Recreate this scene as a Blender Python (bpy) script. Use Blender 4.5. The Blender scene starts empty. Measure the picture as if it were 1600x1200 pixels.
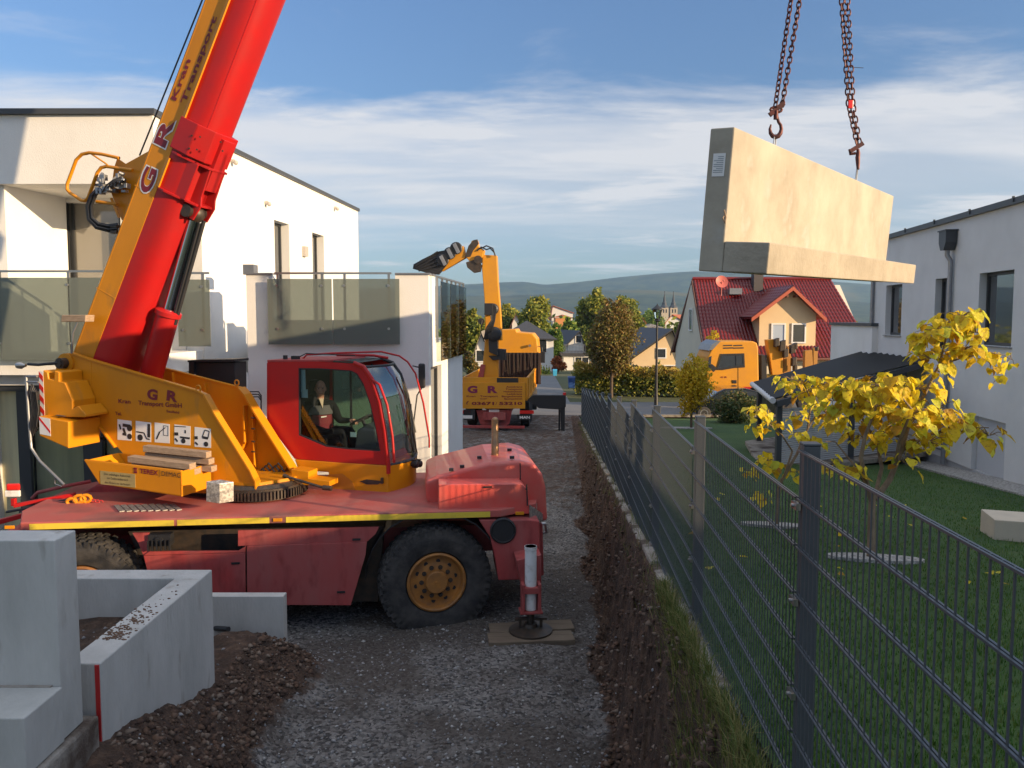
import bpy, bmesh, math, random
import numpy as np
from mathutils import Vector, Matrix, noise
random.seed(7)
R = math.radians
scene = bpy.context.scene
COL = scene.collection

# ---------------------------------------------------------------- camera
F = 1200.0            # focal length in pixels of the 1600 px wide photograph
PITCH = R(4.0)
SH = -19.0
cam_d = bpy.data.cameras.new('camera')
cam = bpy.data.objects.new('camera', cam_d)
COL.objects.link(cam)
cam_d.sensor_width = 36.0
cam_d.lens = 36.0 * F / 1600.0
cam_d.shift_y = SH / 1600.0
cam_d.clip_start = 0.05
cam_d.clip_end = 20000
cam.location = (0, 0, 0)
cam.rotation_euler = (R(90) - PITCH, 0, 0)
scene.camera = cam

# ---------------------------------------------------------------- light
SUN_AZ = (0.90, -0.435)         # horizontal direction towards the sun
SUN_EL = R(12.5)
world = bpy.data.worlds.new('World')
scene.world = world
world.use_nodes = True
wn = world.node_tree
wn.nodes.clear()
def wnode(t, **k):
    n = wn.nodes.new(t)
    for a, b in k.items():
        setattr(n, a, b)
    return n
out = wnode('ShaderNodeOutputWorld')
bg = wnode('ShaderNodeBackground')
bg.inputs['Strength'].default_value = 0.115
sky = wnode('ShaderNodeTexSky', sky_type='NISHITA', sun_disc=False)
sky.sun_elevation = SUN_EL
sky.sun_rotation = math.atan2(SUN_AZ[0], SUN_AZ[1])
sky.altitude = 300
sky.air_density = 1.0
sky.dust_density = 1.0
sky.ozone_density = 2.5
geo = wnode('ShaderNodeTexCoord')
sep = wnode('ShaderNodeSeparateXYZ')
wn.links.new(geo.outputs['Generated'], sep.inputs[0])
# project the view direction on a flat cloud layer far above
zmax = wnode('ShaderNodeMath', operation='MAXIMUM'); zmax.inputs[1].default_value = 0.02
wn.links.new(sep.outputs['Z'], zmax.inputs[0])
zadd = wnode('ShaderNodeMath', operation='ADD'); zadd.inputs[1].default_value = 0.10
wn.links.new(zmax.outputs[0], zadd.inputs[0])
dx = wnode('ShaderNodeMath', operation='DIVIDE'); dy = wnode('ShaderNodeMath', operation='DIVIDE')
wn.links.new(sep.outputs['X'], dx.inputs[0]); wn.links.new(zadd.outputs[0], dx.inputs[1])
wn.links.new(sep.outputs['Y'], dy.inputs[0]); wn.links.new(zadd.outputs[0], dy.inputs[1])
comb = wnode('ShaderNodeCombineXYZ')
wn.links.new(dx.outputs[0], comb.inputs[0]); wn.links.new(dy.outputs[0], comb.inputs[1])
def cloud(scale, rot, loc, nscale, detail, rough, lo, hi, dist=0.4):
    m = wnode('ShaderNodeMapping'); m.inputs['Scale'].default_value = scale
    m.inputs['Rotation'].default_value = (0, 0, rot); m.inputs['Location'].default_value = loc
    wn.links.new(comb.outputs[0], m.inputs[0])
    n = wnode('ShaderNodeTexNoise'); n.inputs['Scale'].default_value = nscale
    n.inputs['Detail'].default_value = detail; n.inputs['Roughness'].default_value = rough
    n.inputs['Distortion'].default_value = dist
    wn.links.new(m.outputs[0], n.inputs[0])
    r = wnode('ShaderNodeMapRange', interpolation_type='SMOOTHSTEP')
    r.inputs[1].default_value = lo; r.inputs[2].default_value = hi
    wn.links.new(n.outputs[0], r.inputs[0])
    return r.outputs[0]
c1 = cloud((0.55, 1.0, 1), R(-14), (3.1, 1.7, 0), 1.3, 10, 0.62, 0.50, 0.74)     # streaky high cloud
c2 = cloud((0.30, 0.9, 1), R(5), (7.3, 0.4, 0), 1.2, 7, 0.55, 0.42, 0.66, 0.2)  # long flat banks
# the long bank lies between about 6 and 16 degrees above the horizon
band = wnode('ShaderNodeMapRange', interpolation_type='SMOOTHSTEP')
band.inputs[1].default_value = 0.268; band.inputs[2].default_value = 0.215
wn.links.new(sep.outputs['Z'], band.inputs[0])
band2 = wnode('ShaderNodeMapRange', interpolation_type='SMOOTHSTEP')
band2.inputs[1].default_value = 0.03; band2.inputs[2].default_value = 0.17
wn.links.new(sep.outputs['Z'], band2.inputs[0])
bm1 = wnode('ShaderNodeMath', operation='MULTIPLY'); wn.links.new(band.outputs[0], bm1.inputs[0]); wn.links.new(band2.outputs[0], bm1.inputs[1])
bm2 = wnode('ShaderNodeMath', operation='MULTIPLY_ADD'); bm2.inputs[1].default_value = 0.6; bm2.inputs[2].default_value = 0.55
wn.links.new(c2, bm2.inputs[0])
bm3 = wnode('ShaderNodeMath', operation='MULTIPLY'); wn.links.new(bm1.outputs[0], bm3.inputs[0]); wn.links.new(bm2.outputs[0], bm3.inputs[1])
c1s = wnode('ShaderNodeMath', operation='MULTIPLY'); c1s.inputs[1].default_value = 0.8
wn.links.new(c1, c1s.inputs[0])
cs = wnode('ShaderNodeMath', operation='ADD', use_clamp=True)
wn.links.new(c1s.outputs[0], cs.inputs[0]); wn.links.new(bm3.outputs[0], cs.inputs[1])
cs2 = wnode('ShaderNodeMath', operation='MULTIPLY'); cs2.inputs[1].default_value = 0.85
wn.links.new(cs.outputs[0], cs2.inputs[0])
tint = wnode('ShaderNodeMix', data_type='RGBA', blend_type='MULTIPLY'); tint.inputs[0].default_value = 1.0
wn.links.new(sky.outputs[0], tint.inputs[6])
# the low air is a duller blue-grey than the clear sky higher up
tr_ = wnode('ShaderNodeValToRGB'); te = tr_.color_ramp.elements
te[0].position = 0.0; te[0].color = (0.60, 0.64, 0.74, 1); te[1].position = 0.42; te[1].color = (0.82, 0.87, 1.0, 1)
tk = te.new(0.16); tk.color = (0.62, 0.67, 0.76, 1)
wn.links.new(sep.outputs['Z'], tr_.inputs[0]); wn.links.new(tr_.outputs[0], tint.inputs[7])
mixc = wnode('ShaderNodeMix', data_type='RGBA')
mixc.inputs[7].default_value = (4.1, 4.05, 4.1, 1)
wn.links.new(cs2.outputs[0], mixc.inputs[0]); wn.links.new(tint.outputs[2], mixc.inputs[6])
# unseen bright cloud overhead, added to give more and more neutral fill light
oh = wnode('ShaderNodeMapRange', interpolation_type='SMOOTHSTEP'); oh.inputs[1].default_value = 0.50; oh.inputs[2].default_value = 0.80; oh.inputs[4].default_value = 0.85
wn.links.new(sep.outputs['Z'], oh.inputs[0])
mixo = wnode('ShaderNodeMix', data_type='RGBA'); mixo.inputs[7].default_value = (4.9, 5.2, 5.7, 1)
wn.links.new(oh.outputs[0], mixo.inputs[0]); wn.links.new(mixc.outputs[2], mixo.inputs[6])
wn.links.new(mixo.outputs[2], bg.inputs['Color'])
wn.links.new(bg.outputs[0], out.inputs['Surface'])

sun_d = bpy.data.lights.new('sun', 'SUN')
sun_d.energy = 4.4
sun_d.angle = R(0.5)
sun_d.color = (1.0, 0.74, 0.45)
sun = bpy.data.objects.new('sun', sun_d)
COL.objects.link(sun)
sv = Vector((SUN_AZ[0] * math.cos(SUN_EL), SUN_AZ[1] * math.cos(SUN_EL), math.sin(SUN_EL)))
sun.rotation_euler = sv.to_track_quat('Z', 'Y').to_euler()
sun.location = (20, -20, 20)

scene.view_settings.view_transform = 'Standard'
scene.view_settings.look = 'None'
scene.view_settings.exposure = 0.85
scene.view_settings.gamma = 1.0
scene.render.engine = 'CYCLES'
scene.cycles.max_bounces = 6
scene.cycles.transparent_max_bounces = 12

# ---------------------------------------------------------------- unprojection of measured points on real planes
SPI, CPI = math.sin(PITCH), math.cos(PITCH)
def ray(u, v):
    x = (u - 800.0) / F
    y = (600.0 + SH - v) / F
    return Vector((x, CPI + y * SPI, -SPI + y * CPI))
def onY(u, v, Y):
    r = ray(u, v); return r * (Y / r.y)
def onZ(u, v, z):
    r = ray(u, v); return r * (z / r.z)
def onP(u, v, p0, n):
    r = ray(u, v); return r * (p0.dot(n) / r.dot(n))

# ---------------------------------------------------------------- mesh helpers
def frame_of(d):
    d = Vector(d).normalized()
    a = Vector((0, 0, 1)) if abs(d.z) < 0.9 else Vector((1, 0, 0))
    x = a.cross(d).normalized()
    return x, d.cross(x).normalized(), d

class MB:
    def __init__(s):
        s.v = []; s.f = []; s.p = []
    def build_each(s, name, mat, parent=None, group=1, **k):
        """every piece added (or every run of `group` pieces) becomes an object of its own"""
        for i in range(0, len(s.p), group):
            a = s.p[i]; b = s.p[i + group] if i + group < len(s.p) else (len(s.v), len(s.f))
            m = MB(); m.v = s.v[a[0]:b[0]]; m.f = [[q - a[0] for q in f] for f in s.f[a[1]:b[1]]]; m.build(name, mat, parent, **k)
    def add(s, vs, fs):
        k = len(s.v); s.p.append((k, len(s.f))); s.v += [Vector(p) for p in vs]; s.f += [[i + k for i in f] for f in fs]; return s
    def prism(s, pts, vec):
        n = len(pts); vec = Vector(vec)
        vs = [Vector(p) for p in pts] + [Vector(p) + vec for p in pts]
        fs = [list(range(n))[::-1], list(range(n, 2 * n))] + [[i, (i + 1) % n, n + (i + 1) % n, n + i] for i in range(n)]
        return s.add(vs, fs)
    def ring(s, outer, inner, vec):
        n = len(outer); vec = Vector(vec)
        vs = [Vector(p) for p in outer] + [Vector(p) for p in inner]
        vs += [p + vec for p in vs]
        fs = []
        for i in range(n):
            j = (i + 1) % n
            fs += [[i, j, n + j, n + i], [2*n + i, 3*n + i, 3*n + j, 2*n + j], [i, 2*n + i, 2*n + j, j], [n + i, n + j, 3*n + j, 3*n + i]]
        return s.add(vs, fs)
    def box(s, c, h, x=(1, 0, 0), y=(0, 1, 0), z=(0, 0, 1)):
        c = Vector(c); x = Vector(x) * h[0]; y = Vector(y) * h[1]; z = Vector(z) * h[2]
        vs = [c - x - y - z, c + x - y - z, c + x + y - z, c - x + y - z, c - x - y + z, c + x - y + z, c + x + y + z, c - x + y + z]
        return s.add(vs, [[3, 2, 1, 0], [4, 5, 6, 7], [0, 1, 5, 4], [1, 2, 6, 5], [2, 3, 7, 6], [3, 0, 4, 7]])
    def aabb(s, x0, x1, y0, y1, z0, z1):
        return s.box(((x0 + x1) / 2, (y0 + y1) / 2, (z0 + z1) / 2), (abs(x1 - x0) / 2, abs(y1 - y0) / 2, abs(z1 - z0) / 2))
    def bar(s, a, b, w, h=None, up=None):
        a = Vector(a); b = Vector(b); h = w if h is None else h
        d = (b - a); L = d.length; d.normalize()
        if up is None: x, y, _ = frame_of(d)
        else:
            y = Vector(up); y = (y - d * y.dot(d)).normalized(); x = y.cross(d)
        return s.box((a + b) / 2, (w / 2, h / 2, L / 2), x, y, d)
    def tube(s, pts, r, n=8, cap=True, closed=False):
        pts = [Vector(p) for p in pts]; m = len(pts)
        rr = r if isinstance(r, (list, tuple)) else [r] * m
        vs = []; fs = []
        px = None
        for i, p in enumerate(pts):
            if closed: d = pts[(i + 1) % m] - pts[i - 1]
            elif i == 0: d = pts[1] - p
            elif i == m - 1: d = p - pts[i - 1]
            else: d = (pts[i + 1] - pts[i - 1])
            d.normalize()
            if px is None: x, y, _ = frame_of(d)
            else:
                x = (px - d * px.dot(d)); x = x.normalized() if x.length > 1e-6 else frame_of(d)[0]
                y = d.cross(x)
            px = x
            vs += [p + (x * math.cos(2 * math.pi * k / n) + y * math.sin(2 * math.pi * k / n)) * rr[i] for k in range(n)]
        for i in range(m if closed else m - 1):
            a = i * n; b = ((i + 1) % m) * n
            fs += [[a + k, a + (k + 1) % n, b + (k + 1) % n, b + k] for k in range(n)]
        if cap and not closed:
            fs += [list(range(n))[::-1], list(range((m - 1) * n, m * n))]
        return s.add(vs, fs)
    def cyl(s, a, b, r, n=16, r2=None):
        return s.tube([a, b], [r, r if r2 is None else r2], n)
    def lathe(s, o, axis, prof, n=32, cap=True):
        o = Vector(o); x, y, d = frame_of(axis)
        m = len(prof); vs = []
        for (a, r) in prof:
            vs += [o + d * a + (x * math.cos(2 * math.pi * k / n) + y * math.sin(2 * math.pi * k / n)) * max(r, 1e-4) for k in range(n)]
        fs = [[i * n + k, i * n + (k + 1) % n, (i + 1) * n + (k + 1) % n, (i + 1) * n + k] for i in range(m - 1) for k in range(n)]
        if cap: fs += [list(range(n))[::-1], list(range((m - 1) * n, m * n))]
        return s.add(vs, fs)
    def ball(s, c, r, n=8, m=12, x=(1, 0, 0), y=(0, 1, 0), z=(0, 0, 1)):
        c = Vector(c); r = r if isinstance(r, (tuple, list)) else (r, r, r)
        x = Vector(x); y = Vector(y); z = Vector(z)
        vs = [c + z * r[2]]; fs = []
        for i in range(1, n):
            t = math.pi * i / n
            for k in range(m):
                p = 2 * math.pi * k / m
                vs.append(c + x * (r[0] * math.sin(t) * math.cos(p)) + y * (r[1] * math.sin(t) * math.sin(p)) + z * (r[2] * math.cos(t)))
        vs.append(c - z * r[2])
        for k in range(m): fs.append([0, 1 + k, 1 + (k + 1) % m])
        for i in range(n - 2):
            for k in range(m):
                a = 1 + i * m
                fs.append([a + k, a + m + k, a + m + (k + 1) % m, a + (k + 1) % m])
        a = 1 + (n - 2) * m
        for k in range(m): fs.append([a + k, len(vs) - 1, a + (k + 1) % m])
        return s.add(vs, fs)
    def text(s, body, p0, p1, up, size, depth=0.002, bold=0.0, fit=True):
        """letters lying on a real surface: baseline p0 to p1, letter height size"""
        cu = bpy.data.curves.new('t', 'FONT'); cu.body = body; cu.size = 1.0; cu.extrude = 0.0; cu.offset = bold
        cu.resolution_u = 4
        o = bpy.data.objects.new('t', cu); COL.objects.link(o)
        bpy.context.view_layer.update()
        me = bpy.data.meshes.new_from_object(o.evaluated_get(bpy.context.evaluated_depsgraph_get()))
        bpy.data.objects.remove(o); bpy.data.curves.remove(cu)
        if len(me.vertices) == 0: return s
        xs = [v.co.x for v in me.vertices]; x0, x1 = min(xs), max(xs)
        p0 = Vector(p0); p1 = Vector(p1); dx_ = (p1 - p0); W = dx_.length; dx_.normalize()
        up = Vector(up); up = (up - dx_ * up.dot(dx_)).normalized(); nn = dx_.cross(up)
        sx = W / (x1 - x0) if fit else size / 0.72
        vs = [p0 + dx_ * ((v.co.x - x0) * sx) + up * (v.co.y * size / 0.72) + nn * depth for v in me.vertices]
        fs = [list(p.vertices) for p in me.polygons]
        bpy.data.meshes.remove(me)
        return s.add(vs, fs)
    def build(s, name, mat, parent=None, smooth=False, bevel=0.0, recalc=True, seg=2):
        me = bpy.data.meshes.new(name)
        o = bpy.data.objects.new(name, me)
        COL.objects.link(o)
        off = Vector((0, 0, 0))
        if parent is not None:
            o.parent = parent
            q = parent
            while q is not None:
                off = off + q.location; q = q.parent
        else:
            if s.v:
                n = len(s.v)
                off = Vector((sum(p.x for p in s.v) / n, sum(p.y for p in s.v) / n, min(p.z for p in s.v)))
                o.location = off
        me.from_pydata([p - off for p in s.v], [], s.f)
        if recalc:
            b = bmesh.new(); b.from_mesh(me)
            bmesh.ops.recalc_face_normals(b, faces=b.faces)
            b.to_mesh(me); b.free()
        if mat is not None: me.materials.append(mat)
        if smooth:
            for p in me.polygons: p.use_smooth = True
            me.set_sharp_from_angle(angle=R(38))
        if bevel > 0:
            md = o.modifiers.new('bevel', 'BEVEL'); md.width = bevel; md.segments = seg; md.limit_method = 'ANGLE'; md.angle_limit = R(35)
        return o

def np_mesh(name, verts, faces, mat, parent=None, attr=None, uv=False):
    """fast mesh: verts (N,3) array, faces (M,k) array"""
    verts = np.asarray(verts, dtype=np.float32); faces = np.asarray(faces, dtype=np.int32)
    off = np.zeros(3, dtype=np.float32)
    me = bpy.data.meshes.new(name); o = bpy.data.objects.new(name, me); COL.objects.link(o)
    if parent is not None:
        o.parent = parent; q = parent
        while q is not None:
            off = off + np.array(q.location, dtype=np.float32); q = q.parent
    else:
        off = np.array([verts[:, 0].mean(), verts[:, 1].mean(), verts[:, 2].min()], dtype=np.float32); o.location = off.tolist()
    verts = verts - off
    k = faces.shape[1]
    me.vertices.add(len(verts)); me.vertices.foreach_set('co', verts.ravel())
    me.loops.add(faces.size); me.loops.foreach_set('vertex_index', faces.ravel())
    me.polygons.add(len(faces)); me.polygons.foreach_set('loop_start', np.arange(0, faces.size, k, dtype=np.int32))
    me.update(calc_edges=True)
    if attr is not None:
        for an, av in attr.items():
            a = me.attributes.new(an, 'FLOAT', 'POINT'); a.data.foreach_set('value', np.asarray(av, dtype=np.float32))
    if mat is not None: me.materials.append(mat)
    me.validate()
    return o

def tag(o, label=None, cat=None, group=None, kind=None):
    if label: o['label'] = label
    if cat: o['category'] = cat
    if group: o['group'] = group
    if kind: o['kind'] = kind
    return o
def thing(name, label, cat, loc, group=None):
    o = bpy.data.objects.new(name, None); COL.objects.link(o); o.location = loc
    o.empty_display_size = 0.2
    return tag(o, label, cat, group)
def copy_tree(o, parent=None):
    c = o.copy(); COL.objects.link(c)
    if parent is not None: c.parent = parent
    for ch in list(o.children): copy_tree(ch, c)
    return c

# ---------------------------------------------------------------- materials
def mat(name, c, rough=0.6, metal=0.0, c2=None, scale=4.0, detail=6, lo=0.35, hi=0.7, bump=0.0, bscale=None, coat=0.0, stretch=(1, 1, 1), spec=0.5, rough2=None, c3=None, scale3=1.0, lo3=0.5, hi3=0.7):
    m = bpy.data.materials.new(name); m.use_nodes = True
    nt = m.node_tree; p = nt.nodes['Principled BSDF']
    p.inputs['Base Color'].default_value = (*c, 1); p.inputs['Roughness'].default_value = rough
    p.inputs['Metallic'].default_value = metal; p.inputs['Coat Weight'].default_value = coat
    p.inputs['Specular IOR Level'].default_value = spec
    tc = nt.nodes.new('ShaderNodeTexCoord'); mp = nt.nodes.new('ShaderNodeMapping')
    mp.inputs['Scale'].default_value = stretch
    nt.links.new(tc.outputs['Object'], mp.inputs[0])
    if c2 is not None:
        n = nt.nodes.new('ShaderNodeTexNoise'); n.inputs['Scale'].default_value = scale; n.inputs['Detail'].default_value = detail
        n.inputs['Roughness'].default_value = 0.62
        nt.links.new(mp.outputs[0], n.inputs[0])
        r = nt.nodes.new('ShaderNodeMapRange'); r.inputs[1].default_value = lo; r.inputs[2].default_value = hi
        nt.links.new(n.outputs[0], r.inputs[0])
        mx = nt.nodes.new('ShaderNodeMix'); mx.data_type = 'RGBA'
        mx.inputs[6].default_value = (*c, 1); mx.inputs[7].default_value = (*c2, 1)
        nt.links.new(r.outputs[0], mx.inputs[0])
        last = mx.outputs[2]
        if c3 is not None:
            n3 = nt.nodes.new('ShaderNodeTexNoise'); n3.inputs['Scale'].default_value = scale3; n3.inputs['Detail'].default_value = 5
            nt.links.new(mp.outputs[0], n3.inputs[0])
            r3 = nt.nodes.new('ShaderNodeMapRange'); r3.inputs[1].default_value = lo3; r3.inputs[2].default_value = hi3
            nt.links.new(n3.outputs[0], r3.inputs[0])
            m3 = nt.nodes.new('ShaderNodeMix'); m3.data_type = 'RGBA'; m3.inputs[7].default_value = (*c3, 1)
            nt.links.new(r3.outputs[0], m3.inputs[0]); nt.links.new(last, m3.inputs[6]); last = m3.outputs[2]
        nt.links.new(last, p.inputs['Base Color'])
        if rough2 is not None:
            rr = nt.nodes.new('ShaderNodeMapRange'); rr.inputs[3].default_value = rough; rr.inputs[4].default_value = rough2
            nt.links.new(r.outputs[0], rr.inputs[0]); nt.links.new(rr.outputs[0], p.inputs['Roughness'])
    if bump > 0:
        nb = nt.nodes.new('ShaderNodeTexNoise'); nb.inputs['Scale'].default_value = bscale or scale * 4; nb.inputs['Detail'].default_value = 6
        nt.links.new(mp.outputs[0], nb.inputs[0])
        b = nt.nodes.new('ShaderNodeBump'); b.inputs['Strength'].default_value = bump; b.inputs['Distance'].default_value = 0.02
        nt.links.new(nb.outputs[0], b.inputs['Height']); nt.links.new(b.outputs[0], p.inputs['Normal'])
    return m
def glass(name, tint_c, refl=0.1, alpha=0.25, rough=0.02):
    """thin pane: part clear, part mirror"""
    m = bpy.data.materials.new(name); m.use_nodes = True; nt = m.node_tree; nt.nodes.clear()
    o = nt.nodes.new('ShaderNodeOutputMaterial'); t = nt.nodes.new('ShaderNodeBsdfTransparent'); g = nt.nodes.new('ShaderNodeBsdfGlossy')
    t.inputs[0].default_value = (*tint_c, 1); g.inputs['Roughness'].default_value = rough
    fr = nt.nodes.new('ShaderNodeFresnel'); fr.inputs[0].default_value = 1.5
    ad = nt.nodes.new('ShaderNodeMath'); ad.operation = 'ADD'; ad.inputs[1].default_value = refl; ad.use_clamp = True
    nt.links.new(fr.outputs[0], ad.inputs[0])
    mx = nt.nodes.new('ShaderNodeMixShader'); nt.links.new(ad.outputs[0], mx.inputs[0]); nt.links.new(t.outputs[0], mx.inputs[1]); nt.links.new(g.outputs[0], mx.inputs[2])
    nt.links.new(mx.outputs[0], o.inputs[0]); return m
def frosted(name, c, trans=0.45):
    m = bpy.data.materials.new(name); m.use_nodes = True; nt = m.node_tree; p = nt.nodes['Principled BSDF']
    p.inputs['Base Color'].default_value = (*c, 1); p.inputs['Roughness'].default_value = 0.12
    o = nt.nodes['Material Output']; t = nt.nodes.new('ShaderNodeBsdfTransparent'); t.inputs[0].default_value = (0.75, 0.82, 0.78, 1)
    mx = nt.nodes.new('ShaderNodeMixShader'); mx.inputs[0].default_value = trans
    nt.links.new(p.outputs[0], mx.inputs[1]); nt.links.new(t.outputs[0], mx.inputs[2]); nt.links.new(mx.outputs[0], o.inputs[0]); return m
def leafmat(name, cols, trans=0.35, rough=0.55):
    """leaves: colour by a per-leaf random value stored on the mesh, some light passes through"""
    m = bpy.data.materials.new(name); m.use_nodes = True; nt = m.node_tree; p = nt.nodes['Principled BSDF']
    a = nt.nodes.new('ShaderNodeAttribute'); a.attribute_name = 'rnd'
    r = nt.nodes.new('ShaderNodeValToRGB'); e = r.color_ramp.elements
    while len(e) < len(cols): e.new(0.5)
    for i, c in enumerate(cols):
        e[i].position = i / (len(cols) - 1); e[i].color = (*c, 1)
    nt.links.new(a.outputs['Fac'], r.inputs[0]); nt.links.new(r.outputs[0], p.inputs['Base Color'])
    p.inputs['Roughness'].default_value = rough; p.inputs['Specular IOR Level'].default_value = 0.3
    o = nt.nodes['Material Output']; t = nt.nodes.new('ShaderNodeBsdfTranslucent'); nt.links.new(r.outputs[0], t.inputs[0])
    mx = nt.nodes.new('ShaderNodeMixShader'); mx.inputs[0].default_value = trans
    nt.links.new(p.outputs[0], mx.inputs[1]); nt.links.new(t.outputs[0], mx.inputs[2]); nt.links.new(mx.outputs[0], o.inputs[0]); return m

M = {}
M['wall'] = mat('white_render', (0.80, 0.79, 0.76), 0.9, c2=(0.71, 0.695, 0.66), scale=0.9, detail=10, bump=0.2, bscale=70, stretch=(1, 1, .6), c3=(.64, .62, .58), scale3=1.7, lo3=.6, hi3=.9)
M['wall_shade'] = mat('shaded_white_render', (0.64, 0.64, 0.63), 0.9, c2=(0.57, 0.57, 0.56), scale=1.1, bump=0.15, bscale=80)  # white render with its colour darkened to stand in for shade
M['wall_grey'] = mat('plinth_render', (0.45, 0.45, 0.46), 0.9, c2=(0.4, 0.4, 0.4), scale=3, bump=0.1, bscale=60)
M['panel_grey'] = mat('grey_panel', (0.17, 0.16, 0.18), 0.7)
M['anthracite'] = mat('anthracite_metal', (0.045, 0.05, 0.058), 0.45, c2=(0.06, 0.065, 0.07), scale=2)
M['frame'] = mat('window_frame', (0.035, 0.038, 0.042), 0.4)
M['steel'] = mat('brushed_steel', (0.42, 0.41, 0.40), 0.3, 0.9)
M['zinc'] = mat('zinc_metal', (0.28, 0.29, 0.31), 0.4, 0.6, c2=(0.22, 0.23, 0.25), scale=5)
M['wglass'] = mat('window_glass', (0.03, 0.035, 0.04), 0.03, 0.0, spec=1.0, coat=1.0)
M['shutter'] = mat('roller_shutter', (0.50, 0.51, 0.53), 0.5)
M['frost'] = frosted('frosted_glass', (0.17, 0.19, 0.175), 0.36)
M['concrete'] = mat('precast_concrete', (0.52, 0.51, 0.48), 0.85, c2=(0.37, 0.365, 0.34), scale=2.6, detail=12, lo=0.3, hi=0.72, bump=0.35, bscale=38, stretch=(1, 1, 0.3), c3=(0.25, 0.22, 0.18), scale3=7, lo3=0.6, hi3=0.78)
M['concrete_load'] = mat('smooth_cast_concrete', (0.47, 0.42, 0.335), 0.78, c2=(0.32, 0.28, 0.215), scale=1.6, detail=12, lo=0.34, hi=0.72, bump=0.12, bscale=30, c3=(0.44, 0.41, 0.36), scale3=3.1, lo3=0.6, hi3=0.75)
M['load_foot'] = mat('rougher_cast_concrete', (0.42, 0.365, 0.285), 0.85, c2=(0.29, 0.25, 0.19), scale=2.4, detail=12, lo=0.34, hi=0.72, bump=0.35, bscale=25)
M['kerb'] = mat('kerb_concrete', (0.33, 0.30, 0.26), 0.95, c2=(0.17, 0.14, 0.11), scale=5, bump=0.5, bscale=50, c3=(.08, .055, .04), scale3=2.6, lo3=.5, hi3=.62)
M['red'] = mat('red_paint', (0.45, 0.008, 0.008), 0.42, c2=(0.35, 0.014, 0.014), scale=1.3, detail=9, coat=0.1, spec=0.35, rough2=0.5, bump=0.02, bscale=3)
M['red_dusty'] = mat('dusty_red_paint', (0.38, 0.040, 0.038), 0.62, c2=(0.31, 0.10, 0.09), scale=1.6, detail=10, lo=0.35, hi=0.72, stretch=(1, 1, 0.35), bump=0.04, bscale=5, c3=(0.20, 0.025, 0.025), scale3=8, lo3=0.52, hi3=0.78)
M['red_hood'] = mat('faded_red_hood_paint', (0.60, 0.075, 0.058), 0.5, c2=(0.50, 0.15, 0.12), scale=1.7, detail=10, lo=0.4, hi=0.72, coat=0.2)
M['red_deck'] = mat('worn_red_deck_paint', (0.42, 0.09, 0.075), 0.65, c2=(0.36, 0.17, 0.14), scale=2.2, detail=10, lo=0.45, hi=0.85, c3=(0.10, 0.055, 0.05), scale3=0.9, lo3=0.52, hi3=0.7)
M['orange'] = mat('orange_paint', (0.68, 0.255, 0.004), 0.42, c2=(0.58, 0.215, 0.006), scale=1.8, detail=8, coat=0.1, spec=0.35, rough2=0.5, stretch=(1, 1, .4), c3=(0.36, 0.17, 0.04), scale3=4.5, lo3=.60, hi3=.85)
M['notice'] = mat('faded_yellow_notice', (0.42, 0.33, 0.12), 0.6, c2=(0.32, 0.25, 0.10), scale=9)
M['orange_far'] = mat('truck_orange_paint', (0.66, 0.28, 0.004), 0.5, c2=(0.56, 0.24, 0.02), scale=1.1)
M['tape'] = mat('yellow_reflective_tape', (0.70, 0.52, 0.05), 0.5, c2=(0.45, 0.33, 0.06), scale=4, lo=0.5, hi=0.8)
M['black'] = mat('black_plastic', (0.018, 0.018, 0.02), 0.5)
M['dark_steel'] = mat('dark_greasy_steel', (0.05, 0.045, 0.04), 0.5, 0.5, c2=(0.10, 0.07, 0.05), scale=9)
M['chrome'] = mat('chrome_rod', (0.45, 0.50, 0.55), 0.12, 1.0)
M['rubber'] = mat('tyre_rubber', (0.026, 0.025, 0.025), 0.85, c2=(0.085, 0.076, 0.068), scale=5, detail=8, lo=0.4, hi=0.75, bump=0.2, bscale=60)
M['rim'] = mat('rusty_orange_rim', (0.42, 0.17, 0.03), 0.6, c2=(0.22, 0.10, 0.035), scale=7, detail=8)
M['wood'] = mat('weathered_wood', (0.42, 0.30, 0.20), 0.85, c2=(0.27, 0.18, 0.11), scale=5, detail=9, stretch=(0.5, 6, 9), bump=0.3, bscale=14)
M['plank'] = mat('dirty_plank', (0.19, 0.145, 0.10), 0.9, c2=(0.10, 0.075, 0.055), scale=4, detail=9, stretch=(0.6, 5, 5), bump=0.3, bscale=12)
M['white_paint'] = mat('white_paint', (0.72, 0.72, 0.70), 0.5, c2=(0.4, 0.38, 0.34), scale=7, lo=0.5, hi=0.75)
M['maroon_ink'] = mat('maroon_lettering', (0.19, 0.010, 0.022), 0.5)
M['purple_ink'] = mat('purple_lettering', (0.20, 0.010, 0.07), 0.5)
M['red_ink'] = mat('red_lettering', (0.45, 0.02, 0.02), 0.5)
M['white_ink'] = mat('white_lettering', (0.75, 0.73, 0.70), 0.5)
M['black_ink'] = mat('black_print', (0.02, 0.02, 0.022), 0.5)
M['brass'] = mat('heat_tinted_pipe', (0.46, 0.27, 0.13), 0.38, 0.7, c2=(0.25, 0.15, 0.09), scale=9)
M['tread_plate'] = mat('aluminium_tread_plate', (0.5, 0.48, 0.45), 0.45, 0.7, c2=(0.3, 0.28, 0.26), scale=30, lo=0.45, hi=0.55)
M['reflector'] = mat('red_reflector', (0.65, 0.02, 0.015), 0.3)
M['chain'] = mat('rusty_chain', (0.045, 0.022, 0.022), 0.55, 0.5, c2=(0.13, 0.035, 0.03), scale=30)
M['bark'] = mat('bark', (0.13, 0.09, 0.06), 0.9, c2=(0.06, 0.045, 0.035), scale=14, stretch=(1, 1, 0.3), bump=0.5)
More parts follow.
